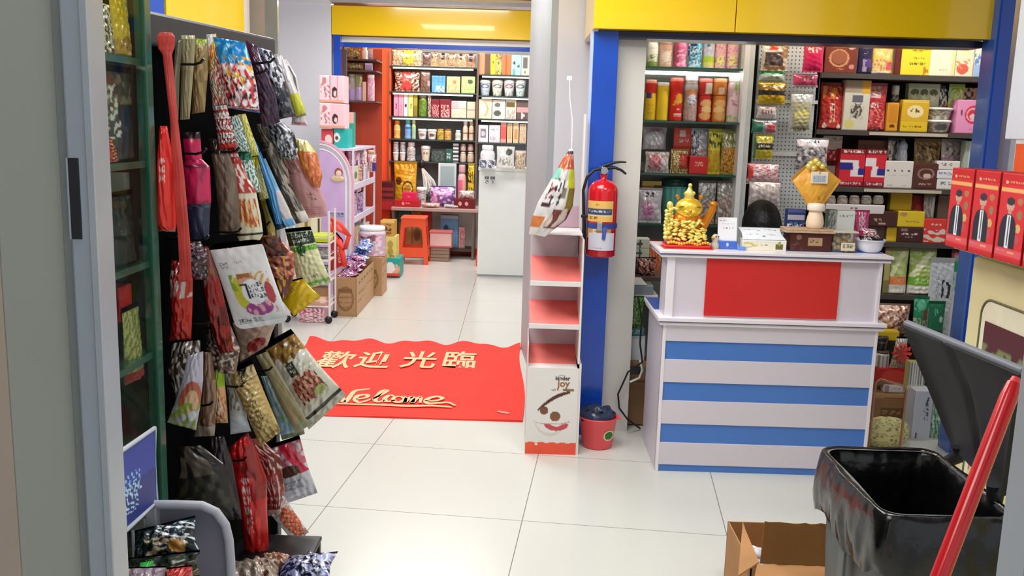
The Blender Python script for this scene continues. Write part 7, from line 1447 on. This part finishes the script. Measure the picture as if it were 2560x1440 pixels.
for i in range(26): a0 = rr.uniform(-.3, .9); mb.tube([(-.10, 0, .43), (-.04 + .1 * a0, rr.uniform(-.03, .03), .28), (-.02 + .16 * a0, rr.uniform(-.05, .05), .10 + .06 * rr.random())], [.006, .014, .004], 6)
mb.build('feathers', mat('pale_feathers', 'D4D8D0', .8, var=.15, scale=30), e)
MB().ball((-.1, 0, .46), (.04, .03, .05)).build('tip', M_BLACK, e); MB().tube([(0, 0, 0), (-.08, 0, .4)], .006, 8).build('stick', M_BROWN, e)
tb('b', 1142, 412, 1162, 466, 10.60, 'E87098;r 0 .1 1 .3 D8B8C0', 'pink bottle hanging low beside the yellow black pack', lid='C8A0A8', zs=()) if 0 else tb('b', 1142, 412, 1164, 512, 10.58, 'E87098;r 0 0 1 .2 D8B8C0;r .7 0 1 1 E8B090', 'tall pink bottle standing behind the dark red tin', lid='C8A0A8')
tb('p', 1168, 408, 1184, 512, 10.6, 'E8C828;n 0 0 1 1 3 .7 3A3020', 'narrow yellow and black pack beside the tall pink bottle', th=.03)
tb('c', 1094, 408, 1140, 512, 10.62, 'C4D4D4;r .12 .06 .88 .8 9AB0B2;r .0 .0 .06 1 E8ECEC', 'pale grey framed glass panel behind the purple bag', th=.03)
G6 = 'goods under the wall table'; zB = .1
for r in [('c', 1100, 538, 1145, 612, 10.5, '7AB8E8;r 0 0 1 .1 C8E0F4;e .3 .4 .14 .1 2A5A8A;k .5 .4 .8 .55 1 4A80B8', 'light blue box under the table board'),
          ('c', 1027, 530, 1078, 612, 10.58, 'D85048;r 0 0 .5 .3 E8B050;r .5 0 1 .3 E0403A;k .2 .1 .8 .25 1 F4E0C0', 'yellow and red box under the table board'),
          ('c', 988, 528, 1026, 612, 10.6, '3AA0A8;k .2 .1 .9 .25 1 E8D8D0;r 0 .3 1 1 D8A878', 'teal topped box under the table behind the orange stool'),
          ('c', 1146, 568, 1162, 612, 10.45, 'E8B0B0;n 0 0 1 1 3 .8 C86A70', 'narrow pink box beside the pink crate')]:
    item(*r, G6, (zB,))
e = empty('pink_crate', (A(1102, 602, 10.08).x, 10.16, 0), label='pink and white crate on the stacked boxes right of orange stool', cat='crate')
hw = .115; za, zb2 = .175, .33
MB().box(-hw, hw, -.1, .1, za, zb2 - .02).build('crate_body', mat('pale_pink_plastic', 'ECC4C0', .4), e); MB().box(-hw - .01, hw + .01, -.11, .11, zb2 - .02, zb2, bev=.004).build('crate_rim', mat('rose_rim', 'C86464', .4), e); MB().box(-hw - .005, hw + .01, -.105, .1, za - .02, za, bev=.003).build('crate_foot', mat('rose_rim', 'C86464', .4), e)
for i in range(4): tag(carton_mb(.2, .037, .18, '9A8474;r 0 .8 1 1 7A6454', (30, 8)).build('flat_carton', M_CARD, None, (A(1100, 602, 10.08).x, 10.16, .0 + i * .0385)), 'flat brown carton stacked under the pink crate', 'box', 'flat cartons under the pink crate')

# ------------------------------------------------------------------ back shop left side
LZ = [A(890, y, 9.3).z for y in (147, 175, 252)]
lx0, lx1 = A(861, 200, 9.3).x, A(941, 200, 9.3).x
e = empty('side_shelf_unit', ((lx0 + lx1) / 2, 9.5, 0), label='small brown shelf unit left of the orange pillar', cat='shelf unit'); hw = (lx1 - lx0) / 2
for z in LZ: MB().box(-hw, hw, -.19, .19, z - .014, z).build('shelf_board', M_BROWN, e)
MB().box(-hw - .02, -hw, -.2, .2, 0, 2.2).build('side_panel', M_BROWN, e); MB().box(-hw, hw, .19, .2, 0, 2.2).build('back_board', mat('dark_orange_laminate', 'C4482A', .45), e)
GG = 'A89058;n 0 0 1 1 5 .0 E0D0A0;n 0 0 1 1 6 .8 4A3A20'
shelf_items(9.34, LZ, 'of side shelf in back shop', 'goods on the side shelf unit', [
 ('p', 864, 120, 900, 147, GG, 'gold striped bag on the upper board'), ('b', 903, 116, 918, 147, 'F4F4FA', 'bright white bottle on the upper board', dict(lid='FFFFFF')), ('p', 919, 120, 932, 147, 'B8A0D0;n 0 0 1 1 3 .8 E8E0F0', 'lilac pack on the upper board'),
 ('p', 864, 149, 908, 175, GG, 'gold striped bag on the middle board'), ('c', 912, 148, 930, 175, 'B8A8E0;r 0 0 1 .2 E8E4F8', 'violet box on the middle board'),
 ('j', 867, 181, 888, 252, '9A9088;r .1 .5 .9 1 A890C0;r .1 .3 .4 .5 C8C8A8', 'grey lilac jar on the lower board', dict(lid='8A8A6A')), ('g', 888, 178, 905, 252, '8A8A5A;r 0 .5 1 1 B09AC0', 'olive and lilac pouch on the lower board'), ('c', 906, 204, 915, 252, 'E0B8A0', 'thin peach carton on the lower board'), ('j', 916, 186, 935, 252, 'DCA0B8;n 0 .2 1 1 3 .6 F0D0DC', 'pink jar with a white lid on the lower board', dict(lid='F0E8EC'))])
# lilac display stand with arched end
AY = 7.95
sx0, sx1, sy0, sy1, sh = A(799, 450, AY).x, A(884, 450, AY).x, AY, 9.15, A(850, 368, AY).z - .03
e = empty('arched_display_stand', ((sx0 + sx1) / 2, (sy0 + sy1) / 2, 0), label='lilac display stand with a rounded arch end panel in the back shop', cat='display stand')
hw, hd = (sx1 - sx0) / 2, (sy1 - sy0) / 2
def arch(name, w0, w1, h1, y, m, th=.012, z0=.0):
    """band between half width w0 and w1 following a quarter arch on the right side"""
    n = 20; o_, i_ = [], []
    for k in range(n): 
        a = math.pi / 2 * k / (n - 1); o_.append((-hw + w1 * math.cos(a), y, h1 - 1.25 * w1 + 1.25 * w1 * math.sin(a))); i_.append((-hw + w0 * math.cos(a), y, h1 - 1.25 * w1 + 1.25 * w0 * math.sin(a)))
    o_ = [(-hw + w1, y, z0)] + o_; i_ = [(-hw + w0, y, z0)] + i_
    return MB().grid(np.array([o_, i_]), smooth=False).build(name, m, e, solid=th)
MB().box(-hw, hw, -hd + .02, hd, 0, .08).box(-hw, -hw + .15, -hd + .02, hd, 0, sh).build('stand_core', M_LILAC, e)
MB().box(-hw, hw - .01, -hd + .004, -hd + .02, 0, A(842, 460, AY).z).build('end_board', M_LILAC, e)
cols = ['E8B0C4', 'E8E0E4', 'C8B4C8', 'E8E4EC', 'D0B0DC']; W1 = 2 * hw
for i, c in enumerate(cols): w1 = W1 - .018 * i; arch('rainbow_band', w1 - .018 if i < 4 else 0.001, w1, A(842, 352, AY).z - .02 * i, -hd - .0 + .001 * i * 0, mat('band_' + 'abcde'[i], c, .4), .012)
mb = MB(); q = A(847, 440, AY) - e.location
mb.ball((q.x, -hd - .006, q.z + .03), (.035, .006, .04), lin('9A4A40')); mb.ball((q.x, -hd - .009, q.z + .02), (.026, .006, .03), lin('F0D0B8')); mb.ball((q.x - .01, -hd - .009, q.z - .025), (.06, .006, .028), lin('D8C098'))
mb.build('badge', M_PLAS, e)
q = A(846, 535, AY) - e.location
MB().box(q.x - .07, q.x + .05, -hd - .012, -hd - .004, q.z - .02, q.z + .02, bev=.004).build('name_plate', mat('pale_blue_plate', 'A8C8E8', .4), e)
text_ob('幻彩世界', .03, mat('plum_print', '8A2A7A', .5), 'lettering', e, Matrix.Translation((q.x - .01, -hd - .0135, q.z - .002)) @ FRONT, .0003, .0006)
AZ = [A(888, y, 8.05).z for y in (463, 545, 630)]
for z in AZ:
    MB().box(-hw + .15, hw - .01, -hd + .02, hd, z - .012, z).build('shelf_board', M_LILAC, e); MB().box(hw - .012, hw, -hd + .02, hd, z - .04, z + .015, bev=.003).build('shelf_lip', M_LILAC, e)
MB().box(-hw, hw, -hd + .02, hd, sh, sh + .02).build('top_board', M_LILAC, e)
for y in (-hd + .02, hd - .02, 0): MB().box(hw - .014, hw + .001, y - .012, y + .012, 0, sh).build('upright', M_LILAC, e)
def aisle(kind, x0, y0, x1, y1, d, label, X=sx1 - .02, zs=AZ, w=.16):
    Y0 = X * FOC / (x0 - 1300.0); Y1 = X * FOC / (x1 - 1300.0); yc_ = (Y0 + Y1) / 2; xm = (x0 + x1) / 2
    za_, zb_ = A(xm, y0, yc_).z, A(xm, y1, yc_).z
    for z in zs:
        if abs(z - zb_) < .06: zb_ = z
    W = abs(Y1 - Y0); H = za_ - zb_
    if kind == 'c': o = carton_mb(W, H, .1, d, (24, 40)).build('snack_carton', M_CARD, None, (X - .052, yc_, zb_ + .0005), (0, 0, math.pi / 2)); ct = 'box'
    else: o = pouch_mb((-W / 2, 0, H), (W / 2, 0, H), (W / 2, 0, 0), (-W / 2, 0, 0), .05, d, (24, 40), gusset=True).build('snack_pouch', M_FILM, None, (X - .04, yc_, zb_ + .0005), (0, 0, math.pi / 2)); ct = 'bag'
    tag(o, label, ct, 'goods on the aisle side of the arched stand')
for r in [('c', 889, 416, 902, 462, 'D8D0B8;e .5 .5 .3 .2 6A7A50', 'pale green box on the upper aisle shelf of the arched stand'), ('c', 904, 412, 916, 459, 'D8B8A0;n 0 0 1 1 3 .4 8A5A50', 'peach box on the upper aisle shelf of the arched stand'), ('c', 918, 408, 930, 454, 'D8D4DC;r .3 .1 .6 .9 B8A8B8', 'white box on the upper aisle shelf of the arched stand'),
          ('p', 893, 482, 908, 542, 'D8B8D4;n 0 0 1 1 3 .6 8A6A90', 'lilac pack on the middle aisle shelf of the arched stand, near end'), ('p', 911, 478, 928, 535, 'C8A8D0;n 0 0 1 1 3 .4 7A5A88', 'violet pack on the middle aisle shelf of the arched stand, far end'),
          ('c', 892, 566, 902, 622, 'E0D0B0;n 0 0 1 1 3 .4 B87A50', 'cream box on the lowest aisle shelf of the arched stand'), ('c', 904, 562, 915, 615, 'C8D4A8;n 0 0 1 1 3 .4 6A7A58', 'greenish box on the lowest aisle shelf of the arched stand'), ('c', 917, 558, 930, 606, 'D8D8D4;e .5 .5 .3 .3 4A4A4A', 'white box with a dark mark on the lowest aisle shelf')]: aisle(*r)
zsT = sh + .02; e.location.z += 0
G7 = 'toy boxes on top of the arched stand'
PB = 'F4C4CC;r 0 0 .42 1 F8D8DC;e .2 .2 .1 .12 C88A8A;n .05 .3 .4 .8 4 .7 C87A80;c .42 0 .46 1 1 A86A78;e .62 .62 .12 .2 3A2430;e .64 .66 .06 .1 F4D0C8;r .72 0 .74 1 C88A98;r 0 .88 1 1 E8A890'
def topi(k, x0, y0, x1, y1, Y, d, label, **kw): item(k, x0, y0, x1, y1, Y, d, label, G7, kw.pop('zs', (sh + .02,)), **kw)
topi('c', 803, 322, 833, 366, 8.04, 'D84A50;r 0 0 1 .1 B83A40;e .6 .6 .3 .3 F0D8D0', 'red toy box at the left under the pink boxes', th=.2)
topi('c', 834, 322, 871, 380, 8.04, '2AB0A8;e .2 .45 .22 .25 F4E8E0;e .2 .48 .1 .1 4A4A4A', 'teal toy box under the pink boxes', th=.2)
topi('c', 798, 258, 862, 321, 8.02, PB, 'lower pink toy box stacked above the teal box', th=.22)
topi('c', 798, 188, 860, 257, 8.02, PB, 'upper pink toy box, highest on the arched stand', th=.22)
topi('c', 863, 280, 884, 390, 8.37, '2E9A88;r .4 .0 1 .25 D8A898', 'tall green box behind the teal toy box', th=.1)
topi('c', 886, 268, 912, 395, 8.92, 'C87858;r .5 0 1 .15 E8B8A0;n 0 .3 1 1 3 .4 D8B08A', 'brown peach carton on the far part of the arched stand', th=.12)
topi('c', 865, 352, 888, 412, 8.28, 'D88AA8;n 0 0 1 1 3 .3 F0D8E0;r 0 0 .2 1 C82A6A', 'pink toy box with a magenta side behind the arch', th=.1)
topi('p', 880, 345, 898, 424, 8.34, 'E8D0D8;n 0 0 1 .5 3 .3 C8A0B0;r .2 .5 .8 1 2A3A8A', 'white and dark blue toy pack behind the arch', th=.05)
topi('p', 899, 342, 916, 420, 8.52, 'E8C8D0;n 0 0 1 1 3 .2 A86A78;n 0 0 1 1 4 .9 F4E8E8', 'pink patterned pack on the arched stand', th=.05)
topi('j', 917, 344, 934, 392, 8.72, 'C8A068;n 0 0 1 1 3 .5 8A6A40', 'small amber jar with a white lid on the arched stand', lid='F0ECE8')
topi('p', 917, 384, 940, 430, 8.62, 'E0C4C0;n 0 0 1 1 3 .3 B87A88;r .6 .5 1 1 3A2A7A', 'pale pink pack with a violet corner on the arched stand', th=.05)

# boxes of packs on the floor
def crate(x0, x1, y0, y1, h, label, d='B08A60'):
    e = empty('cardboard_box', ((x0 + x1) / 2, (y0 + y1) / 2, 0), label=label, cat='box', group='cardboard boxes on the floor of the back shop'); W, D_ = x1 - x0, y1 - y0
    carton_mb(W, h, .006, d + ';o .52 .55 .36 .32 8A6642;r .2 .3 .8 .4 7E5C3C;k .2 .48 .8 .56 1 7E5C3C;k .2 .62 .8 .68 1 7E5C3C;k .2 .74 .8 .8 1 7E5C3C', (50, 50)).build('front_wall', M_CARD, e, (0, -D_ / 2 + .003, 0))
    o = carton_mb(D_, h, .006, 'BE9468;p .15 .2 .05 3 5A4028;p .28 .18 .05 3 5A4028;p .42 .18 .05 3 5A4028;p .58 .16 .05 3 5A4028;p .72 .15 .05 3 5A4028;p .85 .15 .05 3 5A4028;k .1 .42 .5 .52 1 7E5C3C;k .1 .62 .4 .72 1 7E5C3C;k .55 .4 .95 .48 1 7E5C3C', (70, 50)).build('side_wall', M_CARD, e, (W / 2 - .003, 0, 0), (0, 0, math.pi / 2))
    MB().box(-W / 2, -W / 2 + .006, -D_ / 2, D_ / 2, 0, h).box(-W / 2, W / 2, D_ / 2 - .006, D_ / 2, 0, h).box(-W / 2, W / 2, -D_ / 2, D_ / 2, 0, .006).build('rear_walls', M_KR, e)
crate(-1.395, -1.215, 7.06, 7.93, .305, 'open cardboard box of plum packs by the white wheeled cart')
crate(-1.385, -1.15, 7.95, 8.25, .325, 'smaller cardboard box behind the box of plum packs')
tag(MB().box(-1.385, -1.15, 7.951, 8.249, .326, .331).build('cardboard_sheet', M_KR), 'cardboard sheet closing the smaller box under the big jar', 'sheet')
rr = random.Random(11)
for i in range(30):
    blue = i >= 18; f = (i % 18) / 17.0 if not blue else (i - 18) / 11.0
    x = rr.uniform(-1.35, -1.26); y = 7.14 + .5 * f if not blue else 7.62 + .25 * f; z = .27 + .07 * rr.random() + .06 * f + (.07 if blue else 0) 
    d = rr.choice(['3A5AA8;n 0 0 1 1 3 .2 A8B8E8;n 0 0 1 1 4 1 1E2E5A', '4A62A8;n 0 0 1 1 3 .4 D8D8F4']) if blue else rr.choice(['7A1E54;n 0 0 1 1 3 .3 D898C8;n 0 0 1 1 4 1 4A0E34', '8A2A60;n 0 0 1 1 3 .6 E8D0E8;n 0 0 1 1 5 1 5A1440'])
    W, Hh = .1, .13; R_ = Euler((rr.uniform(-1.5, -1.0), rr.uniform(-.3, .3), rr.uniform(-1.2, 1.2))).to_matrix()
    q4 = [R_ @ Vector(p_) for p_ in ((-W / 2, 0, Hh / 2), (W / 2, 0, Hh / 2), (W / 2, 0, -Hh / 2), (-W / 2, 0, -Hh / 2))]
    o = pouch_mb(*q4, .03, d, (14, 18)).build('snack_packet', M_FILM, None, (x, y, z))
    tag(o, 'shiny blue packet heaped in the cardboard box by the big jar' if blue else 'shiny plum packet heaped in the cardboard box by the wheeled cart', 'packet', 'blue packets in the cardboard box' if blue else 'plum packets in the cardboard box')
item('j', 889, 568, 961, 648, 7.97, 'D0A8BC;r 0 0 1 .1 D8D4D8;e .25 .3 .14 .14 F0D0D4;e .6 .26 .12 .14 8A5A60;e .8 .32 .1 .12 F0C8D8;n .1 .2 .9 .5 3 .8 7A4A5A;n 0 .4 1 1 3 .6 E8D8E0', 'big pink clear jar with a wide white lid standing on the smaller cardboard box', zs=(.332,), lid='F2F0F2')
item('c', 960, 592, 990, 648, 8.95, 'E4D078;e .5 .35 .25 .18 B89A48;e .5 .65 .25 .18 B89A48;k .4 .85 .9 .92 1 6A5A28', 'pale yellow box with round pictures left of the orange stool', th=.25)
item('c', 950, 552, 986, 592, 8.98, 'C8984A;n 0 .2 .8 .9 3 .2 6A3A30;r 0 0 1 .15 E8C068', 'golden box stacked on the pale yellow box', th=.2)
item('c', 964, 646, 1000, 691, 8.9, '2AA098;e .3 .6 .35 .4 EDE8E0;d .8 .7 .6 .8 .12 E8A080;r 0 .84 1 1 D84A3A;e .75 .5 .1 .2 E8B090', 'teal picture box on the floor under the pale yellow box', th=.3)
item('c', 1010, 560, 1056, 636, 10.05 + .25, 'C8A068;r .4 0 .48 1 A87A48;e .7 .3 .2 .2 8A6A48;r 0 .6 1 .65 3A2A20', 'brown picture carton behind the orange stool', th=.12, zs=(0,))
# red carrier bag
e = empty('red_carrier_bag', (A(850, 660, 7.1).x, 7.1, .30), label='red non woven carrier bag with handles on the plum packet box', cat='bag')
def Q(px, py, dy=0): q_ = A(px, py, 7.1 + dy) - e.location; return (q_.x, q_.y, q_.z)
pouch_mb(Q(826, 562), Q(858, 600), Q(862, 662), Q(826, 678), .07, 'C81A14;k .6 .35 .8 .9 5 F0D8D0;n 0 0 1 1 1 1.1 E0342A', (40, 60), crumple=.8).build('bag_body', M_SOFT, e)
for pts in ([(828, 546), (845, 575), (872, 590), (862, 625), (838, 600), (828, 560)], [(848, 600), (858, 640), (862, 668)], [(828, 545), (850, 560), (873, 592)]):
    mbh = MB(); Pq = []
    for k, (a_, b_) in enumerate(pts): q_ = Vector(Q(a_, b_, -.05 - .01 * (k % 2))); Pq.append([(q_.x - .016, q_.y, q_.z), (q_.x + .016, q_.y + .012, q_.z + .004)])
    mbh.grid(np.array(Pq)).build('handle', mat('bright_red_cloth', 'F0483A', .7), e, solid=.003)

# white wheeled cart left of the boxes
e = empty('wheeled_cart', (A(824, 808, 6.78).x - .15, 6.9, 0), label='slim white wheeled cart with baskets behind the hanging snack bags', cat='cart')
M_TUBE = mat('white_tube', 'E8DEDC', .35)
xR, xL = .148, -.16; hC = A(826, 528, 6.78).z
for x in (xL, xR):
    for y in (-.11, .11):
        MB().tube([(x, y, .045), (x, y, hC)], .0085, 10).build('pole', M_TUBE, e); MB().lathe([(0, -.012), (.026, -.012), (.028, 0), (.026, .012), (0, .012)], 16).build('caster', M_BLACK, e, (x - .008, y, .028), (math.pi / 2, 0, .4))
CZ2 = [A(800, y, 6.85).z for y in (762, 700, 648, 606)]
for i, z in enumerate(CZ2):
    MB().box(xL, xR, -.11, .11, z - .008, z).build('basket_floor', M_TUBE, e)
    MB().tube([(xL, -.11, z + .04), (xR, -.11, z + .04), (xR, .11, z + .04), (xL, .11, z + .04), (xL, -.11, z + .04)], .003, 6).build('basket_rail', M_TUBE, e)
G8 = 'goods in the white wheeled cart'
item('c', 745, 770, 812, 806, 6.80, 'E0B0B8;n 0 0 1 .4 4 .3 C84A6A;n .3 0 1 1 4 .6 F0D8DC;n 0 0 1 1 5 1.1 8A4A5A', 'pink patterned low box at the foot of the cart', G8, (), th=.15)
item('c', 775, 720, 820, 762, 6.82, '9A7450;r 0 .5 1 1 D8A08A;e .7 .7 .2 .2 F0D0C0', 'brown and peach box in the lowest cart basket', G8, CZ2, th=.12)
item('p', 780, 664, 822, 700, 6.82, '4A5A58;n 0 0 1 .5 3 .3 4AC08A;n 0 0 1 1 4 .8 C8C8C8', 'dark bag with green spots in the second cart basket', G8, CZ2, th=.08)
item('p', 778, 606, 820, 648, 6.82, '8A8488;n 0 0 1 1 3 .3 B8A8B0;n 0 .4 1 1 3 .8 3AA07A', 'grey clear pack in the third cart basket', G8, CZ2, th=.08)
item('c', 776, 588, 820, 606, 6.80, 'C8D838;r 0 0 1 .2 E4F070', 'flat lime tray on top of the cart', G8, (), th=.2)
item('c', 745, 545, 800, 590, 6.98, 'D8C8A0;r .3 0 .45 1 8A7A40;r .6 0 .9 1 E8DCC8;r .92 0 1 1 4A3A40', 'beige carton standing on the cart top', G8, (), th=.06)

# wall lower left behind the rack: dark shutter of the left shop is part of wall_left

# ------------------------------------------------------------------ sub-parts: pieces carried by a part
def sub(root, kid, part, label=None):
    for r in [o for o in bpy.data.objects if o.parent is None and o.name.split('.')[0] == root]:
        ps = [c for c in r.children if c.name.split('.')[0] == part]
        for k in [c for c in r.children if c.name.split('.')[0] == kid]:
            if not ps: continue
            p = min(ps, key=lambda q: (q.location - k.location).length)
            k.parent = p; k.matrix_parent_inverse = Matrix.Identity(4)
            k.matrix_basis = p.matrix_basis.inverted() @ k.matrix_basis
            if label: k['label'] = label
for a in (('fire_extinguisher', 'pressure_gauge', 'valve', 'round chrome gauge'), ('fire_extinguisher', 'buckle', 'strap', 'chrome buckle'), ('fire_extinguisher', 'strap_end', 'strap', 'loose blue strap end'),
          ('fire_extinguisher', 'hose_clip', 'hose'), ('trash_bin', 'lid_rim', 'lid', 'lighter grey rim'), ('trash_bin', 'liner_bottom', 'liner_bag'), ('sales_counter', 'ledge_edge_band', 'top_ledge', 'thin plum edge band'),
          ('sales_counter', 'desk_edge_band', 'desk_top', 'thin plum edge band'), ('mop', 'handle_cap', 'handle'), ('lucky_cat_figurine', 'ear', 'head'), ('lucky_cat_figurine', 'face_lines', 'head', 'dark drawn eyes and mouth'),
          ('lucky_cat_figurine', 'crown', 'head', 'tall golden crown'), ('payment_stand', 'emblem', 'foot'), ('person', 'eyes', 'head'), ('person', 'mouth', 'head'), ('person', 'hair', 'head', 'short black hair'),
          ('dark_shelf_unit', 'price_rail', 'shelf_board'), ('glass_showcase', 'shelf_edge', 'glass_shelf'), ('glass_shelf_unit', 'shelf_edge', 'glass_shelf'), ('display_stand', 'shelf_lip', 'shelf', 'white front lip'),
          ('cream_machine', 'picture', 'window_panel', 'dark red landscape picture'), ('electric_meter_box', 'small_print', 'box_body'), ('blue_sign', 'sign_frame', 'sign_face', 'pale frame')):
    sub(*a)
